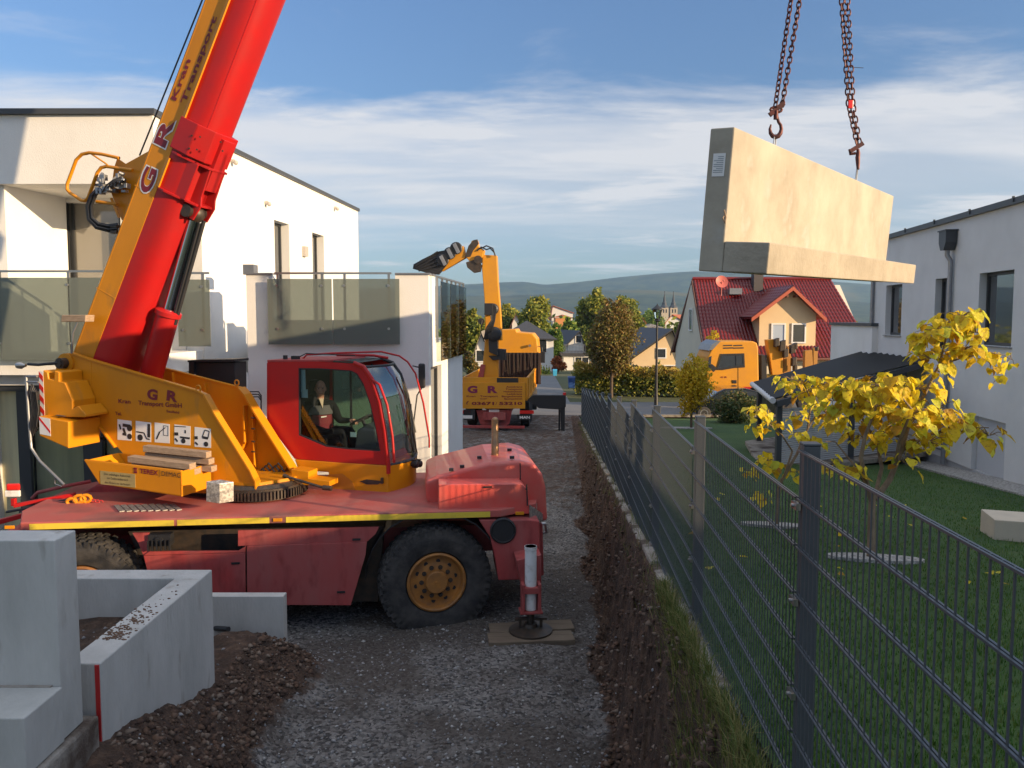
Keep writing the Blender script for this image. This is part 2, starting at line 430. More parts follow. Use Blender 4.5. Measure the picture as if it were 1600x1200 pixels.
M['bark_pale'] = mat('pale_bark', (0.26, 0.19, 0.12), 0.85, c2=(0.13, 0.09, 0.06), scale=18, stretch=(1, 1, 0.3), bump=0.4)
M['pebble'] = mat('white_pebbles', (0.42, 0.40, 0.37), 0.9, c2=(0.20, 0.19, 0.18), scale=24, detail=5, lo=0.42, hi=0.6, bump=1.0, bscale=32)
M['glass_cab'] = glass('cab_glass', (0.93, 0.96, 0.95), 0.0)
M['glass_clear'] = glass('balcony_clear_glass', (0.80, 0.88, 0.84), 0.10)
# ================================================================ GROUND
def sstep(a, b, x):
    t = min(1.0, max(0.0, (x - a) / (b - a))); return t * t * (3 - 2 * t)
def xf(Y): return 0.99 + 0.06 * Y             # the fence line
def zg(Y): return -3.76 - 0.016 * min(Y, 33)  # crushed stone track
def zl(X, Y):                                  # garden lawn, falls away from the camera
    z = -2.05 - 0.08 * (min(Y, 34) - 3.1)
    return z - 0.05 * max(0, X - xf(Y)) * min(1, max(0, (32 - Y) / 12))
def zfar(Y):
    """land beyond the street: a level strip, then down into the valley"""
    z = -4.62
    if Y > 60: z -= 0.045 * (min(Y, 300) - 60)
    if Y > 300: z -= 0.01 * (min(Y, 900) - 300)
    return z
def mound(X, Y):
    h = 0.0
    # soil pushed up along the retaining wall elements
    c = sstep(3.6, 4.4, Y) * (1 - sstep(7.9, 8.9, Y)) * (1 - sstep(-2.85, -1.75 + 0.22 * math.sin(Y * 1.7) - 0.10 * (Y - 6), X))
    top = -2.82 + (-3.34 + 2.82) * sstep(4.8, 7.2, Y)
    h = c * max(0, top - zg(Y))
    if X < -2.95:
        h = max(h, sstep(4.2, 4.7, Y) * (1 - sstep(6.7, 6.8, Y)) * (-2.66 - zg(Y)))
        if Y > 6.7: h *= (1 - sstep(-2.95, -4.2, X) * 0.8)
    return h
def nz(x, y, s, o=0.0): return noise.noise(Vector((x * s + o, y * s - o, o * 0.37)))
def ztrack(X, Y):
    z = zg(Y)
    m = mound(X, Y)
    rough = min(1.0, m / 0.25)
    z += m
    e = xf(Y) - 0.08 - X                      # distance left of the kerb
    soil = rough
    if e < 0.62:
        t = max(0, e) / 0.33
        lumps = 0.13 * nz(X, Y, 1.7, 3) + 0.10 * nz(X * 1.5, Y, 5.0, 9) + .06 * nz(X * 2, Y, 13, 5)
        k = sstep(0.0, 1.0, t + lumps * 1.6 * (1 if e > 0.04 else 0))
        top = zl(X, Y) + 0.0
        zz = top + (zg(Y) - top) * k
        if zz > z: z = zz
        soil = max(soil, 1 - sstep(0.85, 1.2, t))
    soil = max(soil, 0.9 * (1 - sstep(0.30, 0.62, e + 0.25 * nz(X, Y, 1.1, 5))) * (1 - .6 * sstep(13, 20, Y)))
    soil = max(soil, .44 * sstep(12, 18, Y))
    edge = soil
    z += (0.035 * nz(X, Y, 0.8) + 0.02 * nz(X, Y, 3.1, 2)) * (1 if e > 0.1 else 0.2)
    a = (0.045 if e > .75 else .085) * edge
    if 0.05 < e < .8: z += .05 * (abs(nz(X * 1.6, Y, 3.2, 11)) - .25) + .03 * (abs(nz(X, Y, 8, 13)) - .2)
    z += a * nz(X, Y, 6.5, 7) * (1 if e > 0.06 else 0.2) + 0.5 * a * nz(X, Y, 15, 4) + 0.012 * nz(X, Y, 24, 1)
    # wheel ruts and settled outrigger area
    z += -0.03 * math.exp(-((X + 0.3 + 0.05 * math.sin(Y)) / 0.18) ** 2) * sstep(9, 12, Y)
    z += -0.03 * math.exp(-((X - 0.75) / 0.2) ** 2) * sstep(5, 7, Y)
    if .35 < X < .95 and Y < 10: z += .012 * math.sin(Y * 42 + X * 9) * sstep(.35, .5, X) * (1 - sstep(.8, .95, X))
    return z, soil

# --- one sheet of land that reaches the horizon (far part), 0.5 m under the finer sheets near the camera
def far_ground():
    xs = [-3000, -2000, -1200, -700, -400, -250, -150, -100, -70, -50, -35, -25, -15, -8, 0, 4, 8, 12, 18, 25, 35, 50, 70, 100, 150, 250, 400, 700, 1200, 2000, 3000]
    ys = [-60, -40, -20, -10, 0, 10, 20, 30, 34, 40, 47, 54, 60, 75, 90, 120, 160, 220, 300, 400, 600, 900, 1300, 1800, 2400, 3200, 4200]
    vs = []
    for y in ys:
        for x in xs:
            z = zfar(y) if y > 34.5 else -5.1
            vs.append((x, y, z))
    nx = len(xs)
    fs = [(j * nx + i, j * nx + i + 1, (j + 1) * nx + i + 1, (j + 1) * nx + i) for j in range(len(ys) - 1) for i in range(nx - 1)]
    m = mat('far_meadow', (0.045, 0.062, 0.022), 0.95, c2=(0.085, 0.085, 0.03), scale=0.03, detail=8)
    o = np_mesh('ground', vs, fs, m); tag(o, kind='structure')
far_ground()

# --- the track of crushed stone with the cut bank and the soil heaps
def track_material():
    m = bpy.data.materials.new('crushed_stone_and_soil'); m.use_nodes = True; nt = m.node_tree; p = nt.nodes['Principled BSDF']
    N = nt.nodes.new; L = nt.links.new
    tc = N('ShaderNodeTexCoord'); at = N('ShaderNodeAttribute'); at.attribute_name = 'soil'
    # stones
    v = N('ShaderNodeTexVoronoi'); v.inputs['Scale'].default_value = 33; v.feature = 'F1'
    L(tc.outputs['Object'], v.inputs[0])
    cr = N('ShaderNodeValToRGB'); e = cr.color_ramp.elements
    e[0].position = 0.0; e[0].color = (0.035, 0.034, 0.034, 1); e[1].position = 1.0; e[1].color = (0.33, 0.31, 0.29, 1)
    sepc = N('ShaderNodeSeparateColor'); L(v.outputs['Color'], sepc.inputs[0]); L(sepc.outputs[0], cr.inputs[0])
    n1 = N('ShaderNodeTexNoise'); n1.inputs['Scale'].default_value = 0.9; n1.inputs['Detail'].default_value = 8; L(tc.outputs['Object'], n1.inputs[0])
    r1 = N('ShaderNodeMapRange'); r1.inputs[1].default_value = 0.42; r1.inputs[2].default_value = 0.58; L(n1.outputs[0], r1.inputs[0])
    mx1 = N('ShaderNodeMix'); mx1.data_type = 'RGBA'; mx1.inputs[7].default_value = (0.075, 0.057, 0.044, 1)
    mr = N('ShaderNodeMath'); mr.operation = 'MULTIPLY'; mr.inputs[1].default_value = 0.75; L(r1.outputs[0], mr.inputs[0])
    L(mr.outputs[0], mx1.inputs[0]); L(cr.outputs[0], mx1.inputs[6])
    # soil
    n2 = N('ShaderNodeTexNoise'); n2.inputs['Scale'].default_value = 7; n2.inputs['Detail'].default_value = 10; n2.inputs['Roughness'].default_value = 0.7; L(tc.outputs['Object'], n2.inputs[0])
    cs = N('ShaderNodeValToRGB'); e = cs.color_ramp.elements
    e[0].position = 0.3; e[0].color = (0.030, 0.019, 0.012, 1); e[1].position = 0.72; e[1].color = (0.19, 0.115, 0.072, 1)
    k = e.new(0.5); k.color = (0.080, 0.045, 0.028, 1)
    L(n2.outputs[0], cs.inputs[0])
    mx = N('ShaderNodeMix'); mx.data_type = 'RGBA'
    # ragged border between the two
    n3 = N('ShaderNodeTexNoise'); n3.inputs['Scale'].default_value = 5; n3.inputs['Detail'].default_value = 6; L(tc.outputs['Object'], n3.inputs[0])
    ad = N('ShaderNodeMath'); ad.operation = 'ADD'; L(at.outputs['Fac'], ad.inputs[0]); L(n3.outputs[0], ad.inputs[1])
    rr = N('ShaderNodeMapRange'); rr.inputs[1].default_value = 0.82; rr.inputs[2].default_value = 1.05; L(ad.outputs[0], rr.inputs[0])
    L(rr.outputs[0], mx.inputs[0]); L(mx1.outputs[2], mx.inputs[6]); L(cs.outputs[0], mx.inputs[7])
    L(mx.outputs[2], p.inputs['Base Color']); p.inputs['Roughness'].default_value = 0.92
    b1 = N('ShaderNodeBump'); b1.inputs['Strength'].default_value = 0.9; b1.inputs['Distance'].default_value = 0.02
    L(v.outputs['Distance'], b1.inputs['Height']); b1.invert = True
    nb = N('ShaderNodeTexNoise'); nb.inputs['Scale'].default_value = 28; nb.inputs['Detail'].default_value = 8; nb.inputs['Roughness'].default_value = 0.75; L(tc.outputs['Object'], nb.inputs[0])
    b2 = N('ShaderNodeBump'); b2.inputs['Strength'].default_value = 0.9; b2.inputs['Distance'].default_value = 0.04
    L(nb.outputs[0], b2.inputs['Height']); L(b1.outputs[0], b2.inputs['Normal']); L(b2.outputs[0], p.inputs['Normal'])
    return m
M['track'] = track_material()
def build_track():
    offs = [0.0]
    while offs[-1] < .46: offs.append(offs[-1] + 0.013)
    while offs[-1] < 1.0: offs.append(offs[-1] + 0.028)
    while offs[-1] < 4.6: offs.append(offs[-1] + 0.045)
    while offs[-1] < 16: offs.append(offs[-1] + 0.35)
    ys = [2.2]
    while ys[-1] < 34.0: ys.append(ys[-1] + max(0.03, 0.0065 * ys[-1]))
    vs = []; so = []
    for y in ys:
        for e in offs:
            X = xf(y) - 0.07 - e
            if y > 33.6: z, s = zg(y) - 0.02, 0
            else: z, s = ztrack(X, y)
            vs.append((X, y, z)); so.append(s)
    n = len(offs)
    fs = [(j * n + i, (j + 1) * n + i, (j + 1) * n + i + 1, j * n + i + 1) for j in range(len(ys) - 1) for i in range(n - 1)]
    fs = [f[::-1] for f in fs]
    o = np_mesh('gravel_track', vs, fs, M['track'], attr={'soil': so}); tag(o, kind='structure')
build_track()

# loose stones and clods
def build_stones(name, count, rmin, rmax, region, material, label, cat, soil_only=None):
    base = [(1, 0, 0), (-1, 0, 0), (0, 1, 0), (0, -1, 0), (0, 0, 1), (0, 0, -1)]
    bf = [(0, 2, 4), (2, 1, 4), (1, 3, 4), (3, 0, 4), (2, 0, 5), (1, 2, 5), (3, 1, 5), (0, 3, 5)]
    vs = []; fs = []; rn = []
    k = 0; tries = 0
    while k < count and tries < count * 8:
        tries += 1
        x, y = region()
        z, s = ztrack(x, y)
        if soil_only is True and s < 0.5: continue
        if soil_only is False and s > 0.6 and random.random() < 0.8: continue
        if -3.02 < x < -2.73 and 4.9 < y < 7.0: continue
        if x < -2.6 and y < 5.0: continue
        r = rmin + (rmax - rmin) * random.random() ** 3
        sx, sy, sz = (r * random.uniform(.7, 1.3), r * random.uniform(.7, 1.3), r * random.uniform(.45, .9))
        a = random.random() * 6.28; ca, sa = math.cos(a), math.sin(a)
        o = len(vs)
        for b in base:
            bx, by, bz = b[0] * sx * random.uniform(.7, 1.2), b[1] * sy * random.uniform(.7, 1.2), b[2] * sz
            bx += random.uniform(-.3, .3) * r; by += random.uniform(-.3, .3) * r
            vs.append((x + bx * ca - by * sa, y + bx * sa + by * ca, z + bz + r * 0.15))
        rr = random.random(); rn += [rr] * 6
        fs += [tuple(i + o for i in f) for f in bf]; k += 1
    o = np_mesh(name, vs, fs, material, attr={'rnd': rn}); tag(o, label, cat, kind='stuff')
def rndmat(name, cols, rough=0.9):
    m = bpy.data.materials.new(name); m.use_nodes = True; nt = m.node_tree; p = nt.nodes['Principled BSDF']
    a = nt.nodes.new('ShaderNodeAttribute'); a.attribute_name = 'rnd'
    r = nt.nodes.new('ShaderNodeValToRGB'); e = r.color_ramp.elements
    while len(e) < len(cols): e.new(0.5)
    for i, c in enumerate(cols): e[i].position = i / (len(cols) - 1); e[i].color = (*c, 1)
    nt.links.new(a.outputs['Fac'], r.inputs[0]); nt.links.new(r.outputs[0], p.inputs['Base Color']); p.inputs['Roughness'].default_value = rough
    return m
M['stone'] = rndmat('loose_stone', [(0.09, 0.088, 0.09), (0.18, 0.175, 0.175), (0.27, 0.26, 0.26), (0.42, 0.41, 0.39)])
M['clod'] = rndmat('soil_clod', [(0.035, 0.02, 0.013), (0.07, 0.038, 0.024), (0.12, 0.066, 0.040), (0.22, 0.17, 0.13)])
def reg_near():
    y = 5.2 + 12 * random.random() ** 1.5
    return (xf(y) - 0.12 - 5.0 * random.random(), y)
build_stones('loose_gravel', 11000, 0.006, 0.026, reg_near, M['stone'], 'loose crushed grey stones scattered over the dug track', 'gravel', False)
def reg_soil():
    if random.random() < 0.5:
        y = 4.0 + 16 * random.random() ** 1.5; return (xf(y) - 0.12 - 0.6 * random.random(), y)
    y = 4.5 + 4.2 * random.random(); return (-2.72 + 1.4 * random.random(), y)
build_stones('soil_clods', 6500, 0.008, 0.045, reg_soil, M['clod'], 'brown clods of dug earth on the bank and the heaps', 'soil', True)

# --- lawn
def lawn_material():
    m = mat('lawn_grass', (0.025, 0.065, 0.010), 0.9, c2=(0.048, 0.095, 0.015), scale=1.1, detail=9, lo=0.35, hi=0.7, bump=0.8, bscale=70, c3=(0.07, 0.085, 0.02), scale3=2.7, lo3=0.62, hi3=0.8)
    return m
M['lawn'] = lawn_material()
def build_lawn():
    vs = []; ys = [2.0 + 0.5 * i for i in range(66)]
    xo = [0.02, 0.06] + [0.5 * i for i in range(1, 40)]
    for y in ys:
        for e in xo:
            X = xf(y) + e; vs.append((X, y, zl(X, y) + 0.025 * nz(X, y, 0.5)))
    n = len(xo)
    fs = [(j * n + i, j * n + i + 1, (j + 1) * n + i + 1, (j + 1) * n + i) for j in range(len(ys) - 1) for i in range(n - 1)]
    o = np_mesh('lawn', vs, fs, M['lawn']); tag(o, kind='structure')
build_lawn()
M['blade'] = leafmat('grass_blade', [(0.032, 0.09, 0.012), (0.05, 0.13, 0.016), (0.08, 0.17, 0.022), (0.15, 0.17, 0.04)], 0.25)
M['wild_blade'] = leafmat('wild_grass_blade', [(0.06, 0.10, 0.018), (0.10, 0.14, 0.03), (0.18, 0.18, 0.05), (0.30, 0.24, 0.10)], 0.25)
def build_blades(name, n, place, hmin, hmax, w, material, label, lean=0.5, cat='grass'):
    rs = np.random.RandomState(11)
    vs = np.zeros((n * 5, 3)); fs = np.zeros((n * 3, 3), dtype=np.int32); rn = np.zeros(n * 5)
    for i in range(n):
        x, y, z = place(rs)
        h = hmin + (hmax - hmin) * rs.rand() ** 1.6; a = rs.rand() * 6.283; l = h * lean * rs.rand(); b = a + rs.uniform(-1.2, 1.2)
        ca, sa = math.cos(a) * w, math.sin(a) * w; cl, sl = -math.sin(b) * l, math.cos(b) * l
        k = 5 * i
        vs[k] = (x - ca, y - sa, z); vs[k + 1] = (x + ca, y + sa, z)
        vs[k + 2] = (x - ca * .7 + cl * .3, y - sa * .7 + sl * .3, z + h * .55); vs[k + 3] = (x + ca * .7 + cl * .3, y + sa * .7 + sl * .3, z + h * .55)
        vs[k + 4] = (x + cl, y + sl, z + h * (1 - 0.3 * l / h))
        fs[3 * i] = (k, k + 1, k + 3); fs[3 * i + 1] = (k, k + 3, k + 2); fs[3 * i + 2] = (k + 2, k + 3, k + 4)
        rn[k:k + 5] = rs.rand()
    o = np_mesh(name, vs, fs, material, attr={'rnd': rn}); tag(o, label, cat, kind='stuff')
def lawn_place(rs):
    while True:
        y = 3.0 + 15 * rs.rand() ** 1.3; x = xf(y) + 0.06 + 0.72 * y * rs.rand()
        if x > 8.0 + .117 * y: continue
        return x, y, zl(x, y) + 0.025 * nz(x, y, 0.5)
build_blades('short_grass', 70000, lawn_place, 0.02, 0.055, 0.0035, M['blade'], 'short mown grass blades of the garden lawn', 0.8)
def wild_place(rs):
    if rs.rand() < 0.78:
        y = 2.9 + 3.6 * rs.rand() ** 1.3; e = 0.0 + 0.26 * rs.rand() ** 1.8 * max(0.25, (6.8 - y) / 3.4)
    else:
        y = 5 + 26 * rs.rand() ** 1.2
        if math.sin(y * 2.1) + math.sin(y * 5.3) < 0.5 and rs.rand() < 0.8: y += 0.4
        e = 0.09 + 0.10 * rs.rand() if rs.rand() < .6 else .06 * rs.rand()
        return xf(y) - e, y, (ztrack(xf(y) - e, y)[0] if e > .085 else zl(xf(y), y)) - 0.02
    x = xf(y) - 0.07 - e
    return x, y, ztrack(x, y)[0] - 0.02
build_blades('wild_grass', 8500, wild_place, 0.05, 0.24, 0.0028, M['wild_blade'], 'long unmown grass growing along the top of the cut bank', 1.1)

# --- kerb slabs under the fence
def build_kerbs():
    mb = MB(); y = 4.3; k = 0
    first = None
    while y < 31:
        L = 0.98 + random.uniform(-0.02, 0.02)
        zz = zl(xf(y + .5), y + .5) + random.uniform(-.035, .01)
        b = MB()
        dirv = Vector((0.06, 1, -0.08)).normalized()
        c = Vector((xf(y + L / 2) - 0.03 + random.uniform(-.012, .012), y + L / 2, zz - 0.10))
        sx, sy, d = Vector((1, -0.06, 0)).normalized(), None, dirv
        sz = sx.cross(dirv) * 1.0
        b.box(c, (0.06, L / 2, 0.13), (sx + dirv * random.uniform(-.02, .02)).normalized(), dirv, sz)
        o = b.build('kerb_slab', M['kerb'], bevel=0.012)
        tag(o, 'grey weathered concrete slab in the edging row at the foot of the mesh fence', 'kerb slab', 'concrete edging slabs along the foot of the fence')
        y += L + 0.02; k += 1
build_kerbs()

# ================================================================ MESH FENCE
M['wire'] = mat('fence_wire_anthracite', (0.075, 0.085, 0.095), 0.4, 0.2)
M['post'] = mat('fence_post_anthracite', (0.06, 0.068, 0.078), 0.5, 0.1, c2=(0.075, 0.082, 0.09), scale=3)
def build_fence():
    y0 = 3.12; step = 2.42
    root = thing('mesh_fence', 'long anthracite double wire mesh fence stepping down the slope beside the dug track', 'fence', (xf(y0), y0, zl(xf(y0), y0)))
    d = Vector((0.06, 1, 0)).normalized(); nrm = Vector((1, -0.06, 0)).normalized()
    def ztop(i): return -0.74 - 0.2 * i
    pm = None; H = 1.42
    # panels
    def panel(i):
        b = MB(); ya = y0 + step * i; yb = ya + step
        A = Vector((xf(ya), ya, 0)); Bv = Vector((xf(yb), yb, 0)); t = ztop(i)
        n = 50 if i < 7 else 34
        w = 0.0045
        for k in range(n + 1):
            p = A.lerp(Bv, (k + 0.5) / (n + 1))
            b.box(p + Vector((0, 0, t - H / 2 + 0.004)), (w / 2, w / 2, H / 2), nrm, d)
        rows = 8
        for r in range(rows):
            z = t - 0.2 * r
            for s in (-1, 1):
                b.box((A + Bv) / 2 + nrm * (s * 0.006) + Vector((0, 0, z)), (0.0036, step / 2 - 0.01, 0.0036), nrm, d)
        return b.build('mesh_panel', M['wire'], root, recalc=False)
    for i in range(-1, 12): panel(i)
    for i in range(0, 13):
        ya = y0 + step * i; p = Vector((xf(ya), ya, 0)) + nrm * 0.045
        t = ztop(i - 1) + 0.02; bot = zl(p.x, ya) - 0.5
        b = MB(); b.box(p + Vector((0, 0, (t + bot) / 2)), (0.033, 0.03, (t - bot) / 2), nrm, d)
        b.box(p + Vector((0, 0, t + 0.006)), (0.036, 0.033, 0.006), nrm, d)
        po = b.build('fence_post', M['post'], root, bevel=0.004)
        if i < 6:
            for k in range(4):
                c = MB(); z = ztop(i) - 0.03 - 0.4 * k
                c.box(p - nrm * 0.052 + Vector((0, 0, z)) - d * 0.0, (0.009, 0.034, 0.014), nrm, d)
                c.cyl(p - nrm * 0.058 + Vector((0, 0, z)), p - nrm * 0.072 + Vector((0, 0, z)), 0.008, 8)
                c.build('clamp', M['steel'], po)
build_fence()

# ================================================================ STREET
def street():
    asph = mat('asphalt', (0.13, 0.13, 0.135), 0.85, c2=(0.17, 0.168, 0.165), scale=0.5, detail=8, bump=0.3, bscale=50)
    b = MB()
    b.prism([(-30, 36.2, -4.60), (60, 36.2, -4.60), (60, 41.6, -4.60), (-30, 41.6, -4.60)], (0, 0, 0.04))
    tag(b.build('cross_street', asph), kind='structure')
    b = MB()
    b.prism([(-1.6, 33.9, -4.6), (3.1, 33.9, -4.6), (3.1, 36.195, -4.6), (-1.6, 36.195, -4.6)], (0, 0, .04)); b.prism([(-1.6, 41.605, -4.6), (3.15, 41.605, -4.6), (3.4, 61, -4.62), (-1.2, 61, -4.62)], (0, 0, 0.04))
    tag(b.build('road', asph), kind='structure')
    # kerb stones and pale strips
    kb = MB()
    kb.bar((2.9, 34.6, -4.42), (30, 34.6, -4.42), 0.14, 0.10)
    tag(kb.build('street_kerb', M['kerb']), kind='structure')
street()

# ================================================================ WHITE HOUSE ON THE RIGHT
def right_house():
    k = 0.117; X0 = 8.6
    d = Vector((k, 1, 0)).normalized(); e = Vector((1, -k, 0)).normalized()     # along the wall / into the house
    P0 = Vector((X0, 0, 0))
    ya, yb = 10.4, 22.9
    def W(Y, z, i=0.0): return Vector((X0 + k * Y, Y, z)) + e * i
    def H(u, v, i=0.0): return onP(u, v, P0 + e * i, e)
    yb = H(1364, 500).y
    root = thing('white_house', 'white flat-roofed two-storey house in shade on the right with dark-framed windows', 'house', W(ya, -3.6))
    zt = 2.36
    # wall with window openings cut as separate blocks
    wins = [  # u0,u1 (far,near), vtop, vbottom measured at the middle, kind
        (1385, 1410, 445, 524, 'win'), (1462, 1480, 435, 545, 'win'), (1531, 1585, 424, 541, 'win'), (1520, 1572, 655, 762, 'shut'), (1462, 1474, 655, 700, 'win')]
    segs = []
    for (u0, u1, v0, v1, kd) in wins:
        c = H((u0 + u1) / 2, (v0 + v1) / 2); Ya = H(u1, v0).y; Yb = H(u0, v0).y
        zt_ = H((u0 + u1) / 2, v0).z; zb_ = H((u0 + u1) / 2, v1).z
        segs.append((Ya, Yb, zb_, zt_, kd))
    # vertical strips between sorted opening edges
    cuts = sorted(set([ya, yb] + [s[0] for s in segs] + [s[1] for s in segs]))
    w = MB()
    def slab(a, b, z0, z1):
        if z1 - z0 < 1e-3: return
        w.prism([W(a, z0), W(b, z0), W(b, z1), W(a, z1)], e * 0.30)
    for a, b in zip(cuts[:-1], cuts[1:]):
        m = (a + b) / 2
        op = sorted([(s[2], s[3]) for s in segs if s[0] < m < s[1]])
        z = -3.5
        for (z0, z1) in op:
            slab(a, b, z, z0); z = z1
        slab(a, b, z, zt)
    w.prism([W(yb, -3.5, .3), W(yb, zt, .3), W(yb, zt, 9.0), W(yb, -3.5, 9.0)], d * -0.3)
    w.prism([W(ya, -3.5, .3), W(ya, zt, .3), W(ya, zt, 9.0), W(ya, -3.5, 9.0)], d * 0.3)
    w.prism([W(ya, -3.5, 9.0), W(yb, -3.5, 9.0), W(yb, zt, 9.0), W(ya, zt, 9.0)], e * 0.3)
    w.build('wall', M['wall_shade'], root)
    pl = MB(); pl.prism([W(ya, -5.0, .04), W(yb, -5.0, .04), W(yb, -3.502, .04), W(ya, -3.502, .04)], e * 8.9)
    pl.build('plinth', M['wall_grey'], root)
    fl = MB(); fl.prism([W(ya + .3, -0.75, .31), W(yb - .31, -0.75, .31), W(yb - .31, -0.75, 8.9), W(ya + .3, -0.75, 8.9)], (0, 0, .2))
    fl.build('floor_slab', M['wall_grey'], root)
    rf = MB(); rf.prism([W(ya - .1, zt, -.10), W(yb + .1, zt, -.10), W(yb + .1, zt, 9.4), W(ya - .1, zt, 9.4)], (0, 0, 0.13))
    ro = rf.build('roof', M['anthracite'], root)
    tr = MB()
    y = ya
    while y < yb:
        tr.box(W(y, zt + 0.10, -.105), (0.02, 0.02, 0.06), d, e); y += 1.9
    tr.build_each('flashing_joint', M['anthracite'], ro)
    for (a, b, z0, z1, kd) in segs:
        fr = MB(); di = 0.16; t = 0.07
        outer = [W(a, z0, di), W(b, z0, di), W(b, z1, di), W(a, z1, di)]
        inner = [W(a + t, z0 + t, di), W(b - t, z0 + t, di), W(b - t, z1 - t, di), W(a + t, z1 - t, di)]
        if kd == 'win':
            fr.ring(outer, inner, e * 0.07)
            if z0 > -1 and a < 16:
                m = a + (b - a) * 0.42
                fr.prism([W(m - .05, z0 + t, di - .012), W(m + .05, z0 + t, di - .012), W(m + .05, z1 - t, di - .012), W(m - .05, z1 - t, di - .012)], e * .06)
            f = fr.build('window', M['frame'], root)
            pn = MB(); pn.prism([W(a + t, z0 + t, di + .03), W(b - t, z0 + t, di + .03), W(b - t, z1 - t, di + .03), W(a + t, z1 - t, di + .03)], e * .012)
            pn.build('pane', M['wglass'], f)
            sl = MB(); sl.prism([W(a - .04, z0 - .03, -.05), W(b + .04, z0 - .03, -.05), W(b + .04, z0 - .003, -.05), W(a - .04, z0 - .003, -.05)], e * .2)
            sl.build('sill', M['zinc'], f)
            if kd == 'win' and z0 > -1 and a < 16:
                g = MB(); g.prism([W(a - 1.6, z0 - .02, -.012), W(a - .01, z0 - .02, -.012), W(a - .01, z1 + .06, -.012), W(a - 1.6, z1 + .06, -.012)], e * .010)
                g.build('grey_panel', M['panel_grey'], root)
        else:
            n = 26
            for q in range(n):
                za = z0 + (z1 - z0) * q / n; zb2 = z0 + (z1 - z0) * (q + .9) / n
                fr.prism([W(a + .02, za, .10), W(a + .02, zb2, .115), W(a + .02, zb2, .13), W(a + .02, za, .13)], d * (b - a - .04))
            f = fr.build('roller_shutter', M['shutter'], root)
            fb = MB(); fb.prism([W(a + .01, z0, .14), W(b - .01, z0, .14), W(b - .01, z1, .14), W(a + .01, z1, .14)], e * .02)
            fb.build('shutter_backing', M['zinc'], f)
            sl = MB(); sl.prism([W(a - .05, z0 - .03, -.12), W(b + .05, z0 - .03, -.12), W(b + .05, z0 - .004, -.1), W(a - .05, z0 - .004, -.1)], e * .22)
            sl.build('sill', M['zinc'], f)
    # downpipe with hopper
    p = H(1490, 400); dp = MB(); yy = p.y; o = -0.09
    hop = MB()
    hz = H(1490, 372).z
    hop.prism([W(yy - .20, hz + .16, -.02), W(yy + .20, hz + .16, -.02), W(yy + .19, hz - .12, -.02), W(yy + .09, hz - .30, -.02), (W(yy - .09, hz - .30, -.02)), W(yy - .19, hz - .12, -.02)], e * -.26)
    hop.prism([W(yy - .23, hz + .16, -.005), W(yy + .23, hz + .16, -.005), W(yy + .23, hz + .19, -.005), W(yy - .23, hz + .19, -.005)], e * -.30)
    hp = hop.build('rainwater_hopper', M['anthracite'], root)
    dp.tube([W(yy, hz - .28, -.15), W(yy, hz - .42, -.15), W(yy - .04, hz - .56, -.08), W(yy - .04, hz - .8, -.08), W(yy - .04, -3.62, -.08)], 0.055, 12)
    for z in (0.6, -1.0, -2.6): dp.lathe(W(yy - .04, z, -.08), (0, 0, 1), [(-.02, .063), (.02, .063)], 12)
    dp.build('downpipe', M['zinc'], root, smooth=True)
    dp = MB(); dp.tube([W(yb - .08, zt, -.07), W(yb - .08, -3.6, -.07)], 0.055, 12)
    for z in (1.2, -0.6, -2.4): dp.lathe(W(yb - .08, z, -.07), (0, 0, 1), [(-.02, .063), (.02, .063)], 12)
    dp.build('downpipe', M['zinc'], root, smooth=True)
    # pebble strip along the wall
    b = MB(); zz = -3.52
    ps = []
    for y in [8 + i for i in range(0, 15)]:
        ps.append(y)
    vs = []
    for y in ps:
        a1 = W(y, 0, -.75); a2 = W(y, 0, .10)
        z = min(zl(a1.x, y), -2.2)
        vs.append([(a1.x, a1.y, z + .035), (a2.x, a2.y, z + .045)])
    st = MB()
    for q in range(len(vs) - 1):
        st.prism([vs[q][0], vs[q][1], vs[q + 1][1], vs[q + 1][0]], (0, 0, -.12))
    tag(st.build('pebble_strip', M['pebble']), 'strip of grey pebbles along the foot of the white house on the right', 'pebbles', kind='stuff')
    # terrace cover
    A = H(1368, 557); Bp = H(1445, 577)
    t = thing('terrace_cover', 'black corrugated lean-to terrace cover on posts beside the white house on the right', 'terrace roof', (A.x - 2, Bp.y, -3.7))
    zw = -1.12; zo = -1.86
    Yn, Yf = Bp.y - .1, A.y + 1.2
    Pn = W(Yn, zw, -.02); Pf = W(Yf, zw, -.02); span = 4.3
    def TC(Y, s, dz=0): return W(Y, zw + (zo - zw) * s + dz, -.02 - span * s)
    # the outer edge follows the measured gutter line
    g0 = onZ(1177, 599, zo); g1 = onZ(1205, 623, zo)
    roof = MB(); n = 10
    L = Yf - Yn
    O0 = g1; O1 = g0
    prev = None
    vs = []; fs = []
    for q in range(n * 2 + 1):
        f = q / (n * 2); hz_ = 0.07 if q % 2 else 0.0
        a = Pn.lerp(Pf, f) + Vector((0, 0, hz_)); b = O0.lerp(O1, f) + Vector((0, 0, hz_))
        vs += [a, b, a - Vector((0, 0, .012)), b - Vector((0, 0, .012))]
    for q in range(n * 2):
        a = q * 4; b = a + 4
        fs += [[a, a + 1, b + 1, b], [a + 2, b + 2, b + 3, a + 3], [a + 1, a + 3, b + 3, b + 1], [a, b, b + 2, a + 2]]
    roof.add(vs, fs)
    dk = mat('black_corrugated_sheet', (0.022, 0.022, 0.023), 0.6, spec=.3)
    roof.build('corrugated_roof', dk, t)
    gt = MB(); gt.cyl(O0 + Vector((0, -.12, -.03)), O1 + Vector((0, .1, -.03)), .07, 12)
    gt.build('gutter', M['shutter'], t, smooth=True)
